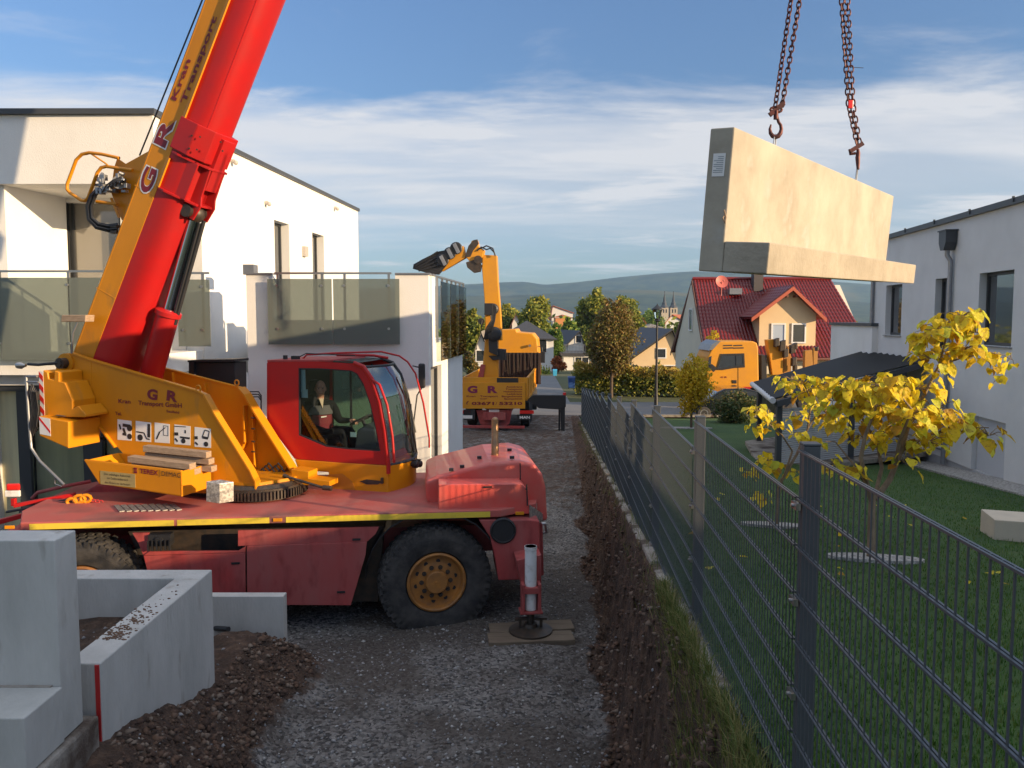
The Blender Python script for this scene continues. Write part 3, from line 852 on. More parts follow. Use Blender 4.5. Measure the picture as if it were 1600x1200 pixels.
    wb = MB(); wb.bar(Pn + Vector((0, 0, -.08)), Pf + Vector((0, 0, -.08)), .06, .10); wb.bar(O0 + Vector((.1, 0, -.10)), O1 + Vector((.1, 0, -.10)), .08, .10)
    wb.bar(Pn + Vector((-.05, -.03, -.10)), O0 + Vector((.1, -.03, -.12)), .08, .14); wb.bar(Pf + Vector((-.05, 0, -.10)), O1 + Vector((.1, 0, -.12)), .08, .14)
    for f in (.25, .5, .75): wb.bar(Pn.lerp(Pf, f) + Vector((-.05, 0, -.08)), O0.lerp(O1, f) + Vector((.1, 0, -.1)), .06, .10)
    wb.build('beam', M['anthracite'], t)
    for f, s in ((0.02, .95), (0.98, .95), (.02, .5), (.02, .15), (.98, .5)):
        a = Pn.lerp(Pf, f); b = O0.lerp(O1, f); c = a.lerp(b, s)
        m = MB(); m.aabb(c.x - .06, c.x + .06, c.y - .06, c.y + .06, -3.75, c.z - .10); m.build('post', M['anthracite'], t)
    # slatted screens between posts
    sc = MB()
    a = Pn.lerp(Pf, .03); b = O0.lerp(O1, .03)
    c0 = a.lerp(b, .16); c1 = a.lerp(b, .94)
    for q in range(34):
        z = -3.45 + q * .05
        if z > -2.15: break
        sc.bar((c0.x, c0.y, z), (c1.x, c1.y, z), .012, .036, up=(0, 0, 1))
    sc.build('slatted_screen', M['shutter'], t)
    pt = MB(); q0 = O0 + Vector((-.25, -.3, 0)); 
    pt.prism([(q0.x, q0.y, -3.62), (Pn.x, Pn.y - .3, -3.62), (Pf.x, Pf.y, -3.62), (O1.x - .2, O1.y, -3.62)], (0, 0, .1))
    tag(pt.build('terrace_slab', M['kerb']), kind='structure')
    # low concrete end block near the right edge
    c = onZ(1552, 862, zl(7.2, 11.0)); c2 = onZ(1552, 812, -2.6)
    b = MB(); Y = c.y
    a0 = Vector((c.x, Y, c.z)); ht = onY(1552, 812, Y).z
    b.prism([(c.x, Y, c.z - .3), (c.x + 1.9, Y - .55, c.z - .3), (c.x + 1.9, Y - .55, ht - .02), (c.x, Y, ht)], (.16, .55, 0))
    tag(b.build('garden_wall_block', mat('beige_render_block', (0.55, 0.47, 0.36), .9, c2=(.48, .41, .32), scale=3, bump=.2, bscale=60), bevel=.01), 'low beige rendered wall block on the lawn below the white house', 'wall block')
right_house()

# ================================================================ WHITE HOUSE ON THE LEFT
def left_house():
    kx = 0.094
    d = Vector((kx, 1, 0)).normalized(); e = Vector((-1, kx, 0)).normalized()   # along the side wall / into the house
    C0 = Vector((-6.05, 13.2, 0))
    def S(Y, z, i=0): return Vector((C0.x + kx * (Y - C0.y), Y, z)) + e * i      # side wall plane
    def SH(u, v, i=0): return onP(u, v, C0 + e * i, e)
    root = thing('white_house', 'bright white flat-roofed house behind the red crane, with glass balconies and a roof terrace', 'house', (-6, 14, -4.1))
    zt = 3.42; ztr = 3.5
    yb = SH(560, 400).y
    ye = 14.75         # where the side wall proper starts, behind the open balcony
    # ---- main side wall with two tall windows
    wins = [(SH(452, 380).y, SH(429, 380).y), (SH(506, 380).y, SH(488, 380).y)]
    wins = [(SH(429, 380).y, SH(452, 380).y), (SH(488, 380).y, SH(506, 380).y)]
    wz = [SH(440, 347).z, SH(497, 366).z]
    zbot = -0.28
    w = MB()
    def slab(a, b, z0, z1): w.prism([S(a, z0), S(b, z0), S(b, z1), S(a, z1)], e * .36)
    cuts = [ye, wins[0][0], wins[0][1], wins[1][0], wins[1][1], yb]
    slab(ye, wins[0][0], -4.2, zt); slab(wins[0][1], wins[1][0], -4.2, zt); slab(wins[1][1], yb, -4.2, zt)
    for (a, b), z in zip(wins, wz): slab(a, b, z, zt); slab(a, b, -4.2, zbot)
    # back wall of the balcony (faces the camera) and far end
    fx = -16.0
    # facade openings behind the balcony: glazed door u 84..160 and the lower floor openings
    FY = ye
    def FW(u, v): return onY(u, v, FY)
    def fblock(x0, x1, z0, z1, y0=FY, t=.3): w.prism([(x0, y0, z0), (x1, y0, z0), (x1, y0, z1), (x0, y0, z1)], (0, t, 0))
    xd0, xd1 = FW(84, 400).x, FW(190, 400).x; zd = FW(120, 308).z
    xe = S(ye, 0).x - .02
    fblock(fx, xd0, -.9, 2.19); fblock(xd1, xe - .345, -.9, 2.19); fblock(xd0, xd1, zd, 2.19); fblock(xd0, xd1, -.9, -.5)
    # parapet box above the balcony
    FP = 13.2
    zc = onY(100, 287, FP).z
    w.prism([(fx, FP + .10, zc), (C0.x, FP, zc), (C0.x, FP, zt), (fx, FP + .10, zt)], (0, .34, 0))
    w.prism([S(FP + .342, zc), S(ye - .002, zc), S(ye - .002, zt), S(FP + .342, zt)], e * .3)
    w.prism([(fx, FP + .46, zc + .001), (C0.x - .02, FP + .36, zc + .001), (S(ye, 0).x - .34, ye - .002, zc + .001), (fx, ye - .002, zc + .001)], (0, 0, .25))
    w.prism([(fx, ye + .01, 2.2), (xe - .35, ye + .01, 2.2), (xe - .35, ye + .01, zt - .1), (fx, ye + .01, zt - .1)], (0, .3, 0))
    # left side stub of the balcony, lit
    x1 = onY(8, 400, 13.3).x
    w.prism([(x1 - 1.5, 13.35, -.9), (x1, 13.35, -.9), (x1 + .25, ye - .003, -.9), (x1 - 1.5, ye - .003, -.9)], (0, 0, zc + .9))
    w.prism([S(yb, -4.2, .36), S(yb, zt, .36), S(yb, zt, 10), S(yb, -4.2, 10)], d * -.3)
    w.build('wall', M['wall'], root)
    # roof edge
    rf = MB()
    rf.prism([(fx, FP - .03, zt), (C0.x + .05, FP - .06, zt), S(yb + .06, zt, -.05), S(yb + .06, zt, 10)], (0, 0, .09))
    ro = rf.build('roof', M['anthracite'], root)
    # balcony slab and fascia
    bs = MB(); zf = -.62
    bs.prism([(fx, 13.26, -.98), (C0.x + .02, 13.22, -.98), (xe - .0, ye + .3, -.98), (fx, ye + .3, -.98)], (0, 0, .36))
    bs.build('balcony_slab', M['wall'], root)
    # window units
    def unit(a, b, z0, z1):
        t = .06; di = .20; f = MB()
        P = lambda y, z, i: S(y, z, i)
        f.ring([P(a, z0, di), P(b, z0, di), P(b, z1, di), P(a, z1, di)], [P(a + t, z0 + t, di), P(b - t, z0 + t, di), P(b - t, z1 - t, di), P(a + t, z1 - t, di)], e * .07)
        f.prism([P(a + .30 * (b - a), z0 + t, di - .015), P(a + .30 * (b - a) + .05, z0 + t, di - .015), P(a + .30 * (b - a) + .05, z1 - t, di - .015), P(a + .30 * (b - a), z1 - t, di - .015)], e * .07)
        fo = f.build('window', M['frame'], root)
        g = MB(); g.prism([P(a + t, z0 + t, di + .03), P(b - t, z0 + t, di + .03), P(b - t, z1 - t, di + .03), P(a + t, z1 - t, di + .03)], e * .012)
        g.build('pane', M['wglass'], fo)
    for (a, b), z in zip(wins, wz): unit(a, b, zbot, z)
    def box_lamp(c, hw, hh, dp, nrm, along):
        m = MB(); m.box(Vector(c) + Vector(nrm) * dp / 2, (hw, dp / 2, hh), along, nrm); return m
    lm = mat('lamp_housing', (0.42, 0.38, 0.34), .5)
    c = SH(474, 393); box_lamp(c, .10, .13, .10, -e, d).build('wall_lamp', lm, root, bevel=.008)
    for (u, v) in ((361, 252), (414, 317), (522, 325)):
        c = SH(u, v); m = MB(); m.cyl(c, c - e * .07, .045, 12); m.ball(c - e * .10 - Vector((0, 0, .03)), .05, 6, 10); m.build('spotlight', lm, root, smooth=True)
    # balcony door (left part of facade)
    f = MB(); y = FY + .12
    z0 = -.5
    def fr(x0, x1, z0, z1, t=.07): f.ring([(x0, y, z0), (x1, y, z0), (x1, y, z1), (x0, y, z1)], [(x0 + t, y, z0 + t), (x1 - t, y, z0 + t), (x1 - t, y, z1 - t), (x0 + t, y, z1 - t)], (0, .07, 0))
    fr(xd0, xd1, z0, zd, .09); f.aabb(xd0 + .19, xd0 + .24, y - .02, y + .05, z0 + .09, zd - .09); f.aabb(xd0 + .30, xd0 + .34, y - .01, y + .05, z0 + .09, zd - .09)
    fo = f.build('balcony_door', M['frame'], root)
    g = MB(); g.prism([(xd0 + .09, y + .03, z0 + .09), (xd1 - .09, y + .03, z0 + .09), (xd1 - .09, y + .03, zd - .09), (xd0 + .09, y + .03, zd - .09)], (0, .012, 0)); 
    gl = mat('pale_interior_glass', (0.16, 0.15, 0.13), 0.05, spec=0.9, coat=1.0)
    g.build('pane', gl, fo)
    c = FW(41, 352); m = MB(); m.aabb(c.x - .12, c.x + .12, FY - .10, FY - .002, c.z - .15, c.z + .15); m.build('wall_lamp', lm, root, bevel=.01)
    # railings: posts, handrail, frosted panes
    zr = onY(60, 424, 13.1).z
    def railing(pts, posts, panes, zr, zgt, zgb, nrm, name='balcony_railing', gm='frost'):
        r = MB()
        for a, b in zip(pts[:-1], pts[1:]): r.bar((*a, zr), (*b, zr), .045, .035)
        for p in posts: r.box((p[0], p[1], (zr + zgb) / 2 + .05), (.02, .02, (zr - zgb) / 2 - .05))
        ro = r.build(name, M['steel'], root)
        for (a, b) in panes:
            a = Vector((*a, 0)); b = Vector((*b, 0)); n = Vector(nrm)
            g = MB(); g.prism([a + n * .05 + Vector((0, 0, zgb)), b + n * .05 + Vector((0, 0, zgb)), b + n * .05 + Vector((0, 0, zgt)), a + n * .05 + Vector((0, 0, zgt))], n * .012)
            g.build('glass_pane', M[gm], ro)
        ck = MB()
        for p in posts:
            for z in (zgt - .12, zgb + .28):
                q = Vector((p[0], p[1], z)); ck.cyl(q, q + Vector(nrm) * .075, .024, 10)
        ck.build_each('glass_clamp', M['steel'], ro)
    gy = 13.08
    X = lambda u: onY(u, 480, gy).x
    zgt = onY(60, 434, gy).z; zgb = onY(60, 562, gy).z
    railing([(X(-60), gy), (X(245), gy)], [(X(1), gy), (X(109), gy), (X(205), gy)], [((X(-60), gy), (X(-1), gy)), ((X(1), gy), (X(110), gy)), ((X(112), gy), (X(243), gy))], zr, zgt, zgb, (0, -1, 0))
    railing([(X(262), gy), (X(328), gy)], [(X(288), gy), (X(318), gy)], [((X(280), gy), (X(330), gy))], zr - .03, onY(300, 437, gy).z, onY(300, 541, gy).z, (0, -1, 0))
    # ---- terrace block in front of the side wall
    TY = 13.9; tx0 = onY(386, 500, TY).x; tx1 = onY(670, 500, TY).x
    zc2 = onY(500, 429, TY).z
    ty1 = 17.7
    t = MB(); th = .28
    xa, xb = onY(427, 500, TY).x, onY(618, 500, TY).x; zl_ = onY(500, 500, TY).z
    t.prism([(tx0, TY, -4.2), (xa, TY, -4.2), (xa, TY, zc2), (tx0, TY, zc2)], (0, th, 0))
    t.prism([(xb, TY, -4.2), (tx1, TY, -4.2), (tx1, TY, zc2), (xb, TY, zc2)], (0, th, 0))
    t.prism([(xa, TY, -4.2), (xb, TY, -4.2), (xb, TY, zl_), (xa, TY, zl_)], (0, th, 0))
    # right side of the block, with a door opening low down
    def TS(Y, z, i=0): return Vector((tx1 + kx * (Y - TY), Y, z)) + e * i
    def TSH(u, v): return onP(u, v, Vector((tx1, TY, 0)), e)
    y1 = TSH(680, 480).y; 
    dy0, dy1 = TY + .30, TSH(690, 600).y; dz = TSH(680, 572).z
    t.prism([TS(TY + th, zc2), TS(y1, zc2), TS(y1, dz), TS(TY + th, dz)], e * th)
    zl2 = TSH(700, 532).z
    t.prism([TS(y1, zl2), TS(ty1, zl2), TS(ty1, dz), TS(y1, dz)], e * th)
    t.prism([TS(dy1, dz), TS(ty1, dz), TS(ty1, -4.2), TS(dy1, -4.2)], e * th)
    t.prism([TS(ty1 - .02, -4.2, th), TS(ty1 - .02, zl2, th), S(ty1, zl2, 0), S(ty1, -4.2, 0)], d * -.25)
    # left end of the terrace parapet and the floor
    t.prism([(tx0, TY + th, -4.2), (tx0, TY + th, zc2), (tx0, 14.9, zc2), (tx0, 14.9, -4.2)], (th, 0, 0))
    t.prism([(tx0 + .3, TY + .29, -.60), TS(TY + .29, -.60, .3), TS(ty1 - .3, -.60, .3), S(ty1 - .3, -.60, -.02)], (0, 0, .16))
    t.build('terrace_wall', M['wall'], root)
    cp = MB()
    cp.prism([(tx0 - .03, TY - .03, zc2), (xa, TY - .03, zc2), (xa, TY - .03, zc2 + .03), (tx0 - .03, TY - .03, zc2 + .03)], (0, th + .05, 0))
    cp.prism([(xb, TY - .03, zc2), (tx1 + .03, TY - .03, zc2), (tx1 + .03, TY - .03, zc2 + .03), (xb, TY - .03, zc2 + .03)], (0, th + .05, 0))
    cp.prism([TS(TY + th, zc2, -.03), TS(y1, zc2, -.03), TS(y1, zc2 + .03, -.03), TS(TY + th, zc2 + .03, -.03)], e * (th + .05))
    c = onY(392, 420, 14.6); cp.aabb(c.x - .1, c.x + .1, 14.45, 14.7, zc2 + .03, zc2 + .22)
    cp.build_each('coping', M['zinc'], root)
    gy2 = TY - .06
    X2 = lambda u: onY(u, 480, gy2).x
    zg1 = onY(500, 436, gy2).z; zg0 = onY(500, 538, gy2).z
    ps = [X2(435), X2(504), X2(539), X2(608)]
    railing([(X2(430), gy2), (X2(612), gy2)], [(p, gy2) for p in ps], [((X2(420), gy2), (X2(520), gy2)), ((X2(522), gy2), (X2(625), gy2))], zc2 + .02, zg1, zg0, (0, -1, 0), 'terrace_railing')
    # clear glass on the right side of the terrace
    zs1 = TSH(700, 445).z; a = TS(y1 + .04, 0, -.03); b = TS(ty1, 0, -.03); zs0 = zl2 - .35
    r = MB(); r.bar(a + Vector((0, 0, zc2)), b + Vector((0, 0, zc2)), .045, .035)
    n = 6
    for q in range(n + 1):
        p = a.lerp(b, q / n); r.box(p + Vector((0, 0, (zc2 + zl2) / 2)), (.02, .02, (zc2 - zl2) / 2))
    ro2 = r.build('terrace_railing', M['steel'], root)
    for q in range(3):
        p0 = a.lerp(b, q / 3 + .01) - e * .06; p1 = a.lerp(b, (q + 1) / 3 - .01) - e * .06
        g = MB(); g.prism([p0 + Vector((0, 0, zs0)), p1 + Vector((0, 0, zs0)), p1 + Vector((0, 0, zc2 - .09)), p0 + Vector((0, 0, zc2 - .09))], e * -.012); g.build('glass_pane', M['glass_clear'], ro2)
    # side door
    f = MB(); t_ = .07
    f.ring([TS(dy0, -4.0, .08), TS(dy1, -4.0, .08), TS(dy1, dz, .08), TS(dy0, dz, .08)], [TS(dy0 + t_, -3.9, .08), TS(dy1 - t_, -3.9, .08), TS(dy1 - t_, dz - t_, .08), TS(dy0 + t_, dz - t_, .08)], e * .06)
    fo = f.build('side_door', M['frame'], root)
    g = MB(); g.prism([TS(dy0 + t_, -3.9, .11), TS(dy1 - t_, -3.9, .11), TS(dy1 - t_, dz - t_, .11), TS(dy0 + t_, dz - t_, .11)], e * .012); g.build('pane', M['wglass'], fo)
    # ---- ground floor under the balcony: dark posts and wide glazing with pale curtains inside
    GY = 13.7
    G = lambda u, v: onY(u, v, GY)
    f = MB(); z1 = G(50, 607).z; z0 = -4.0
    f.aabb(G(-40, 0).x, G(230, 0).x, GY, GY + .1, z1 - .05, z1 + .06)
    f.aabb(G(-2, 0).x, G(17, 0).x, GY - .02, GY + .14, z0, z1 - .052)
    f.aabb(G(103, 0).x, G(134, 0).x, GY - .02, GY + .14, z0, z1 - .052)
    f.aabb(G(200, 0).x, G(225, 0).x, GY - .02, GY + .14, z0, z1 - .052)
    f.aabb(G(-40, 0).x, G(230, 0).x, GY, GY + .1, z0 - .1, z0)
    fo = f.build('ground_floor_window', M['frame'], root)
    g = MB()
    g.prism([(G(17, 0).x + .002, GY + .05, z0 + .001), (G(103, 0).x - .002, GY + .05, z0 + .001), (G(103, 0).x - .002, GY + .05, z1 - .052), (G(17, 0).x + .002, GY + .05, z1 - .052)], (0, .012, 0))
    g.prism([(G(134, 0).x + .002, GY + .05, z0 + .001), (G(200, 0).x - .002, GY + .05, z0 + .001), (G(200, 0).x - .002, GY + .05, z1 - .052), (G(134, 0).x + .002, GY + .05, z1 - .052)], (0, .012, 0))
    g.build('pane', M['glass_cab'], fo)
    cu = MB(); cm = mat('pale_yellow_curtain', (0.74, 0.66, 0.38), .9, c2=(.50, .45, .28), scale=.6, stretch=(6, 1, .4))
    cu.prism([(G(-40, 0).x, GY + .16, z0), (G(330, 0).x, GY + .16, z0), (G(330, 0).x, GY + .16, z1 + .1), (G(-40, 0).x, GY + .16, z1 + .1)], (0, .05, 0))
    cu.build('curtain', cm, root)
    b = MB(); x = G(240, 0).x; b.aabb(x, tx0 - .002, 13.62, 13.9, -4.2, -.985); b.aabb(-16, G(-40, 0).x, 13.62, 13.9, -4.2, -.985)
    b.aabb(G(-40, 0).x, x, 13.62, 13.9, z1 + .065, -.985)
    b.build('ground_floor_wall', M['wall'], root)
left_house()

# neighbouring terraced house outside the frame, behind and to the right of the camera: it stands between the low sun and the site
def neighbour():
    n = Vector((SUN_AZ[0], SUN_AZ[1], 0)).normalized(); p = Vector((-n.y, n.x, 0))
    c = n * 17.5
    root = thing('terraced_house', 'long white neighbouring house with low dark roof, standing behind the viewpoint', 'house', (c.x, c.y, -3))
    def part(w0, w1, ztop):
        a = c + p * w0; b = c + p * w1
        w = MB(); w.prism([a + Vector((0, 0, -5)), b + Vector((0, 0, -5)), b + Vector((0, 0, ztop)), a + Vector((0, 0, ztop))], n * 8); w.build('wall', M['wall'], root)
        r = MB(); r.prism([a - n * .25 + Vector((0, 0, ztop)), b - n * .25 + Vector((0, 0, ztop)), b + n * 8.3 + Vector((0, 0, ztop)), a + n * 8.3 + Vector((0, 0, ztop))], (0, 0, .14)); r.build('roof', M['anthracite'], root)
        for k in range(4):
            q = a.lerp(b, (k + .5) / 4)
            f = MB(); f.box(q - n * .02 + Vector((0, 0, .4)), (.6, .03, .65), p, n); fo = f.build('window', M['frame'], root)
            g = MB(); g.box(q - n * .055 + Vector((0, 0, .4)), (.52, .006, .57), p, n); g.build('pane', M['wglass'], fo)
    part(-14, 5.2, 4.3)
    part(5.2, 13.6, NB_TOP)
NB_TOP = 2.45
neighbour()

# ================================================================ PRECAST RETAINING WALL ELEMENTS IN THE FOREGROUND
def foreground_concrete():
    # A: upright element nearest the camera, with its foot
    r = thing('retaining_wall_element', 'tall precast concrete angle element with foot block, nearest at the left edge', 'concrete element', (-3.4, 4.7, -2.9))
    b = MB(); b.aabb(-5.4, -2.79, 4.60, 4.83, -2.62, -1.352); b.build('stem', M['concrete'], r, bevel=.008)
    b = MB(); b.aabb(-5.4, -2.775, 4.22, 4.597, -2.62, -2.27); b.build('foot', M['concrete'], r, bevel=.008)
    b = MB(); b.aabb(-5.4, -2.84, 4.58, 4.604, -2.285, -2.262); b.build('mortar_joint', M['kerb'], r)
    # base strip the element stands on
    b = MB(); b.aabb(-5.6, -2.74, 4.1, 4.93, -3.2, -2.625)
    tag(b.build('foundation_strip', M['kerb'], bevel=.02), 'rough grey foundation strip under the nearest concrete element', 'foundation')
    # B: corner element
    r = thing('retaining_wall_element', 'precast concrete corner element with soil smears on its top, end edge painted red', 'concrete element', (-2.87, 6, -3.6))
    b = MB()
    zt = -2.30
    pts = [(-2.99, 4.98, -3.75), (-2.75, 4.98, -3.75), (-2.75, 6.90, -3.75), (-5.6, 6.90, -3.75), (-5.6, 6.66, -3.75), (-2.99, 6.66, -3.75)]
    b.prism(pts, (0, 0, zt + 3.75)); b.build('corner_wall', M['concrete'], r, bevel=.010)
    b = MB(); b.aabb(-2.785, -2.757, 4.972, 4.981, -3.2, zt - .01); b.build('red_edge_mark', M['red_ink'], r)
    rs = random.Random(9); m = MB()
    for k in range(240):
        x = rs.gauss(-2.88, .055); y = 5.35 + abs(rs.gauss(0, .38)); x = min(-2.77, max(-2.98, x)); q = rs.uniform(.003, .011)
        m.ball((x, y, zt + q * .3), (q * 1.3, q, q * .6), 3, 5)
    tag(m.build('soil_crumbs', mat('dry_soil', (.14, .08, .05), .95)), 'brown soil crumbs lying on top of the corner wall element', 'soil', kind='stuff')
    # C: element behind the corner
    r = thing('retaining_wall_element', 'low precast concrete element behind the corner one, black pipe sleeve in its face', 'concrete element', (-3.6, 8.4, -3.8))
    Y = 8.3; z = onY(448, 932, Y).z; xr = onY(444, 1000, Y).x
    b = MB(); b.aabb(-5.8, xr, Y, Y + .13, -3.95, z); b.build('stem', M['concrete'], r, bevel=.006)
    p = onY(333, 982, Y); q = onY(358, 982, Y - .1)
    b = MB(); b.cyl((p.x + .02, Y + .01, p.z), (q.x, Y - .12, q.z), .028, 12); b.build('pipe_sleeve', M['black'], r, smooth=True)
foreground_concrete()
# ================================================================ RED AND YELLOW MOBILE CRANE
KA = Vector((-.27, 9.6, 0)); E1 = Vector((.9943, .1069, 0)).normalized(); BK = Vector((-.1069, .9943, 0)).normalized()
def K(t, d, z): return KA + E1 * t + BK * d + Vector((0, 0, z))
def CP(u, v, d=0.0): return onP(u, v, KA + BK * d, BK)
SC = Vector((-3.49, 10.53, 0)); S1 = Vector((.966, -.257, 0)).normalized(); SR = Vector((.257, .966, 0)).normalized()
def SPt(u, v, d=0.0): return onP(u, v, SC + SR * d, SR)
UP = Vector((0, 0, 1))
ZD = -2.43      # top of the carrier deck
crane = thing('mobile_crane', 'red and orange two-axle mobile crane with raised telescopic boom, parked across the gravel track', 'crane', (-3.2, 10.8, -3.9))

def wheel(c, ax, r, w, parent, steer=0.0, detail=True):
    """ax points to the outer face"""
    ax = Vector(ax).normalized(); x, y, _ = frame_of(ax)
    t = MB()
    h = w / 2
    prof = [(-h * .8, r * .55), (-h, r * .70), (-h, r * .86), (-h * .86, r * .955), (-h * .5, r * .985), (0, r * .99), (h * .5, r * .985), (h * .86, r * .955), (h * .99, r * .87), (h * 1.0, r * .78), (h * .93, r * .66), (h * .80, r * .56), (h * .6, r * .53)]
    t.lathe(c, ax, prof, 56, cap=False)
    tyre = None
    n = 44
    for k in range(n):
        for (off, wd, ph) in ((-.72, .20, 0), (-.27, .17, .5), (.27, .17, 0), (.72, .20, .5)):
            a = 2 * math.pi * (k + ph) / n
            rd = x * math.cos(a) + y * math.sin(a); tg = ax.cross(rd)
            rr = r * (.975 if abs(off) > .5 else .992)
            t.box(Vector(c) + ax * (h * off) + rd * rr, (h * wd, r * .043, r * .022), ax, (tg + ax * (.25 if off > 0 else -.25)).normalized(), rd)
    # shoulder lugs on the outer side
    for k in range(n):
        a = 2 * math.pi * k / n; rd = x * math.cos(a) + y * math.sin(a); tg = ax.cross(rd)
        t.box(Vector(c) + ax * (h * .955) + rd * r * .915, (h * .05, r * .035, r * .05), ax, tg, rd)
    t.lathe(c, ax, [(h * 1.0, r * .80), (h * 1.012, r * .80), (h * 1.012, r * .79), (h * 1.0, r * .79)], 56, cap=False)
    root = t.build('tyre', M['rubber'], parent, smooth=True)
    m = MB()
    m.lathe(c, ax, [(-h * .7, r * .5), (h * .80, r * .53), (h * .86, r * .50), (h * .80, r * .475), (h * .45, r * .45), (h * .40, r * .38), (h * .52, r * .30), (h * .55, r * .235), (h * .5, 0)], 48)
    m.build('rim', M['rim'], root, smooth=True)
    if detail:
        hb = MB(); hb.lathe(c, ax, [(h * .4, r * .20), (h * .80, r * .20), (h * .86, r * .185), (h * .86, .02), (h * .9, .018), (h * .9, 0)], 32); hb.build('hub', M['rim'], root, smooth=True)
        dk = MB()
        for k in range(10):
            a = 2 * math.pi * (k + .3) / 10; rd = x * math.cos(a) + y * math.sin(a)
            p = Vector(c) + rd * r * .36
            dk.cyl(p + ax * h * .405, p + ax * h * .452, .027, 12)
        dk.build_each('hand_hole', M['black'], root)
        nb = MB()
        for k in range(10):
            a = 2 * math.pi * k / 10; rd = x * math.cos(a) + y * math.sin(a)
            p = Vector(c) + rd * r * .26
            nb.cyl(p + ax * h * .5, p + ax * h * .66, .021, 6)
            nb.cyl(p + ax * h * .5, p + ax * h * .56, .03, 12)
        nb.build_each('wheel_nut', M['dark_steel'], root, group=2)
    return root

def crane_carrier():
    # deck slab, its near edge carries the reflective tape
    b = MB()
    pts = [(-5.62, 0), (.12, 0), (.62, .30), (.72, .8), (.72, 1.9), (.12, 2.5), (-5.62, 2.5), (-5.9, 2.0), (-5.9, .6)]
    b.prism([K(t, d, ZD - .095) for t, d in pts], (0, 0, .095))
    b.build('deck', M['red_deck'], crane, bevel=.012)
    tp = MB()
    for (a, c) in ((46, 272), (277, 421), (447, 766)):
        A = CP(a, 826, -.004); B = CP(c, 826, -.004)
        tp.prism([Vector((A.x, A.y, ZD - .088)), Vector((B.x, B.y, ZD - .088)), Vector((B.x, B.y, ZD - .018)), Vector((A.x, A.y, ZD - .018))], BK * .003)
    tp.build_each('reflective_tape', M['tape'], crane)
    for u in (15, 434, 812):
        A = CP(u, 826, -.006); m = MB(); m.box(Vector((A.x, A.y, ZD - .05)), (.055, .008, .02), E1, BK); m.build('side_lamp', M['orange'], crane, bevel=.004)
    # side skirt between the wheels (with an open bay), built as plates
    zt = ZD - .097
    def zz(u, v): return CP(u, v).z
    sk = MB()
    o = 0.015
    def plate(px, th=.03, d=o): sk.prism([CP(u, v, d) for u, v in px], BK * th)
    plate([(214, 838), (232, 832), (372, 830), (372, 829.5), (590, 823), (587, 834), (574, 846), (372, 854), (372, 861), (245, 864), (232, 864), (226, 858)], .03) if False else None
    # upper band left of the bay, bay frame, upper band right of the bay
    plate([(207, 833), (232, 832.5), (232, 865), (224, 868), (216, 848)])
    plate([(372, 829), (592, 823.5), (587, 834), (574, 846), (372, 853)])
    sk.build_each('side_skirt', M['red_dusty'], crane)
    # lower panels
    for px in ([(224, 868.5), (383, 864), (384, 944), (246, 944), (236, 915)], [(385.5, 853.6), (573, 847), (571, 868), (548, 946), (386, 945)], [(232.5, 862), (372, 861), (383.5, 853.8), (383, 863.5), (224, 868)]):
        q = MB(); q.prism([CP(u, v, -.006) for u, v in px], BK * .035)
        q.build('side_locker', M['red_dusty'], crane, bevel=.004)
    h = MB()
    for (u, v) in ((557, 843), (533, 925), (368, 880)): h.box(CP(u, v, -.010), (.05, .008, .012), E1, BK)
    h.build_each('locker_latch', M['black'], crane)
    # bay interior and working lamp
    bx = MB(); bx.prism([CP(u, v, .35) for u, v in [(200, 830), (600, 822), (590, 940), (250, 940)]], BK * 1.6)
    bx.build('chassis_frame', M['dark_steel'], crane)
    lp = MB(); c = CP(252, 842, .05); lp.box(c, (.13, .07, .07), E1, BK); lp.cyl(c - BK * .07, c - BK * .09, .05, 16)
    for k in range(6): lp.box(c + E1 * (.05 * k - .12) - BK * .10 - Vector((0, 0, .05)), (.006, .02, .06), E1, BK)
    lp.build('engine_vent', M['black'], crane)
    # wheel arch over the front wheel: dark liner and red lip
    ac = MB()
    for (c0, c1) in (((678, 905), .73),):
        cc = CP(*c0, .0); rad = .86
        arc = [cc + E1 * (rad * math.cos(a)) + UP * (rad * math.sin(a)) for a in [math.pi * k / 14 for k in range(15)]]
        arc = [Vector((p.x, p.y, min(p.z, zt - .01))) for p in arc]
        for p, q in zip(arc[:-1], arc[1:]):
            ac.prism([p + BK * .02, q + BK * .02, q + BK * .02 + UP * .02, p + BK * .02 + UP * .02], BK * .75)
    ac.build('wheel_arch', M['black'], crane)
    # front fender block right of the wheel
    f = MB()
    px = [(748, 812.5), (757, 812), (826, 812), (843, 814), (845, 905), (779, 907), (775, 880), (766, 840)]
    f.prism([CP(u, v, .0) for u, v in px], BK * .62)
    f.build('front_fender', M['red_dusty'], crane, bevel=.015)
    f = MB(); f.prism([CP(u, v, .63) for u, v in [(800, 818), (848, 818), (850, 900), (800, 903)]], BK * 1.85)
    f.build('front_bumper', M['red_dusty'], crane, bevel=.02)
    f = MB(); f.prism([CP(u, v, .03) for u, v in [(565, 818), (592, 816), (592, 824), (573, 848), (565, 900)]], BK * .3)
    # headlight in the fender
    hl = MB(); c = CP(786, 829, -.004); hl.cyl(c - BK * .0, c - BK * .006, .14, 32)
    hl.lathe(c + BK * .02, -BK, [(-.02, .165), (.035, .168), (.045, .15), (.02, .135), (-.10, .12), (-.10, 0)], 36, cap=False)
    hd = hl.build('headlight', M['black'], crane, smooth=True)
    g = MB(); g.lathe(c + BK * .06 + E1 * .05 - UP * .03, -BK, [(-.02, .06), (.0, .055), (.02, .04), (.03, 0)], 24); g.build('lens', M['zinc'], hd, smooth=True)
    # hood over the engine
    hd = MB()
    pr = [(672, 792), (666, 780), (664, 752), (682, 744), (765, 723), (812, 720), (836, 726), (848, 742), (853, 762), (856, 815), (672, 815)]
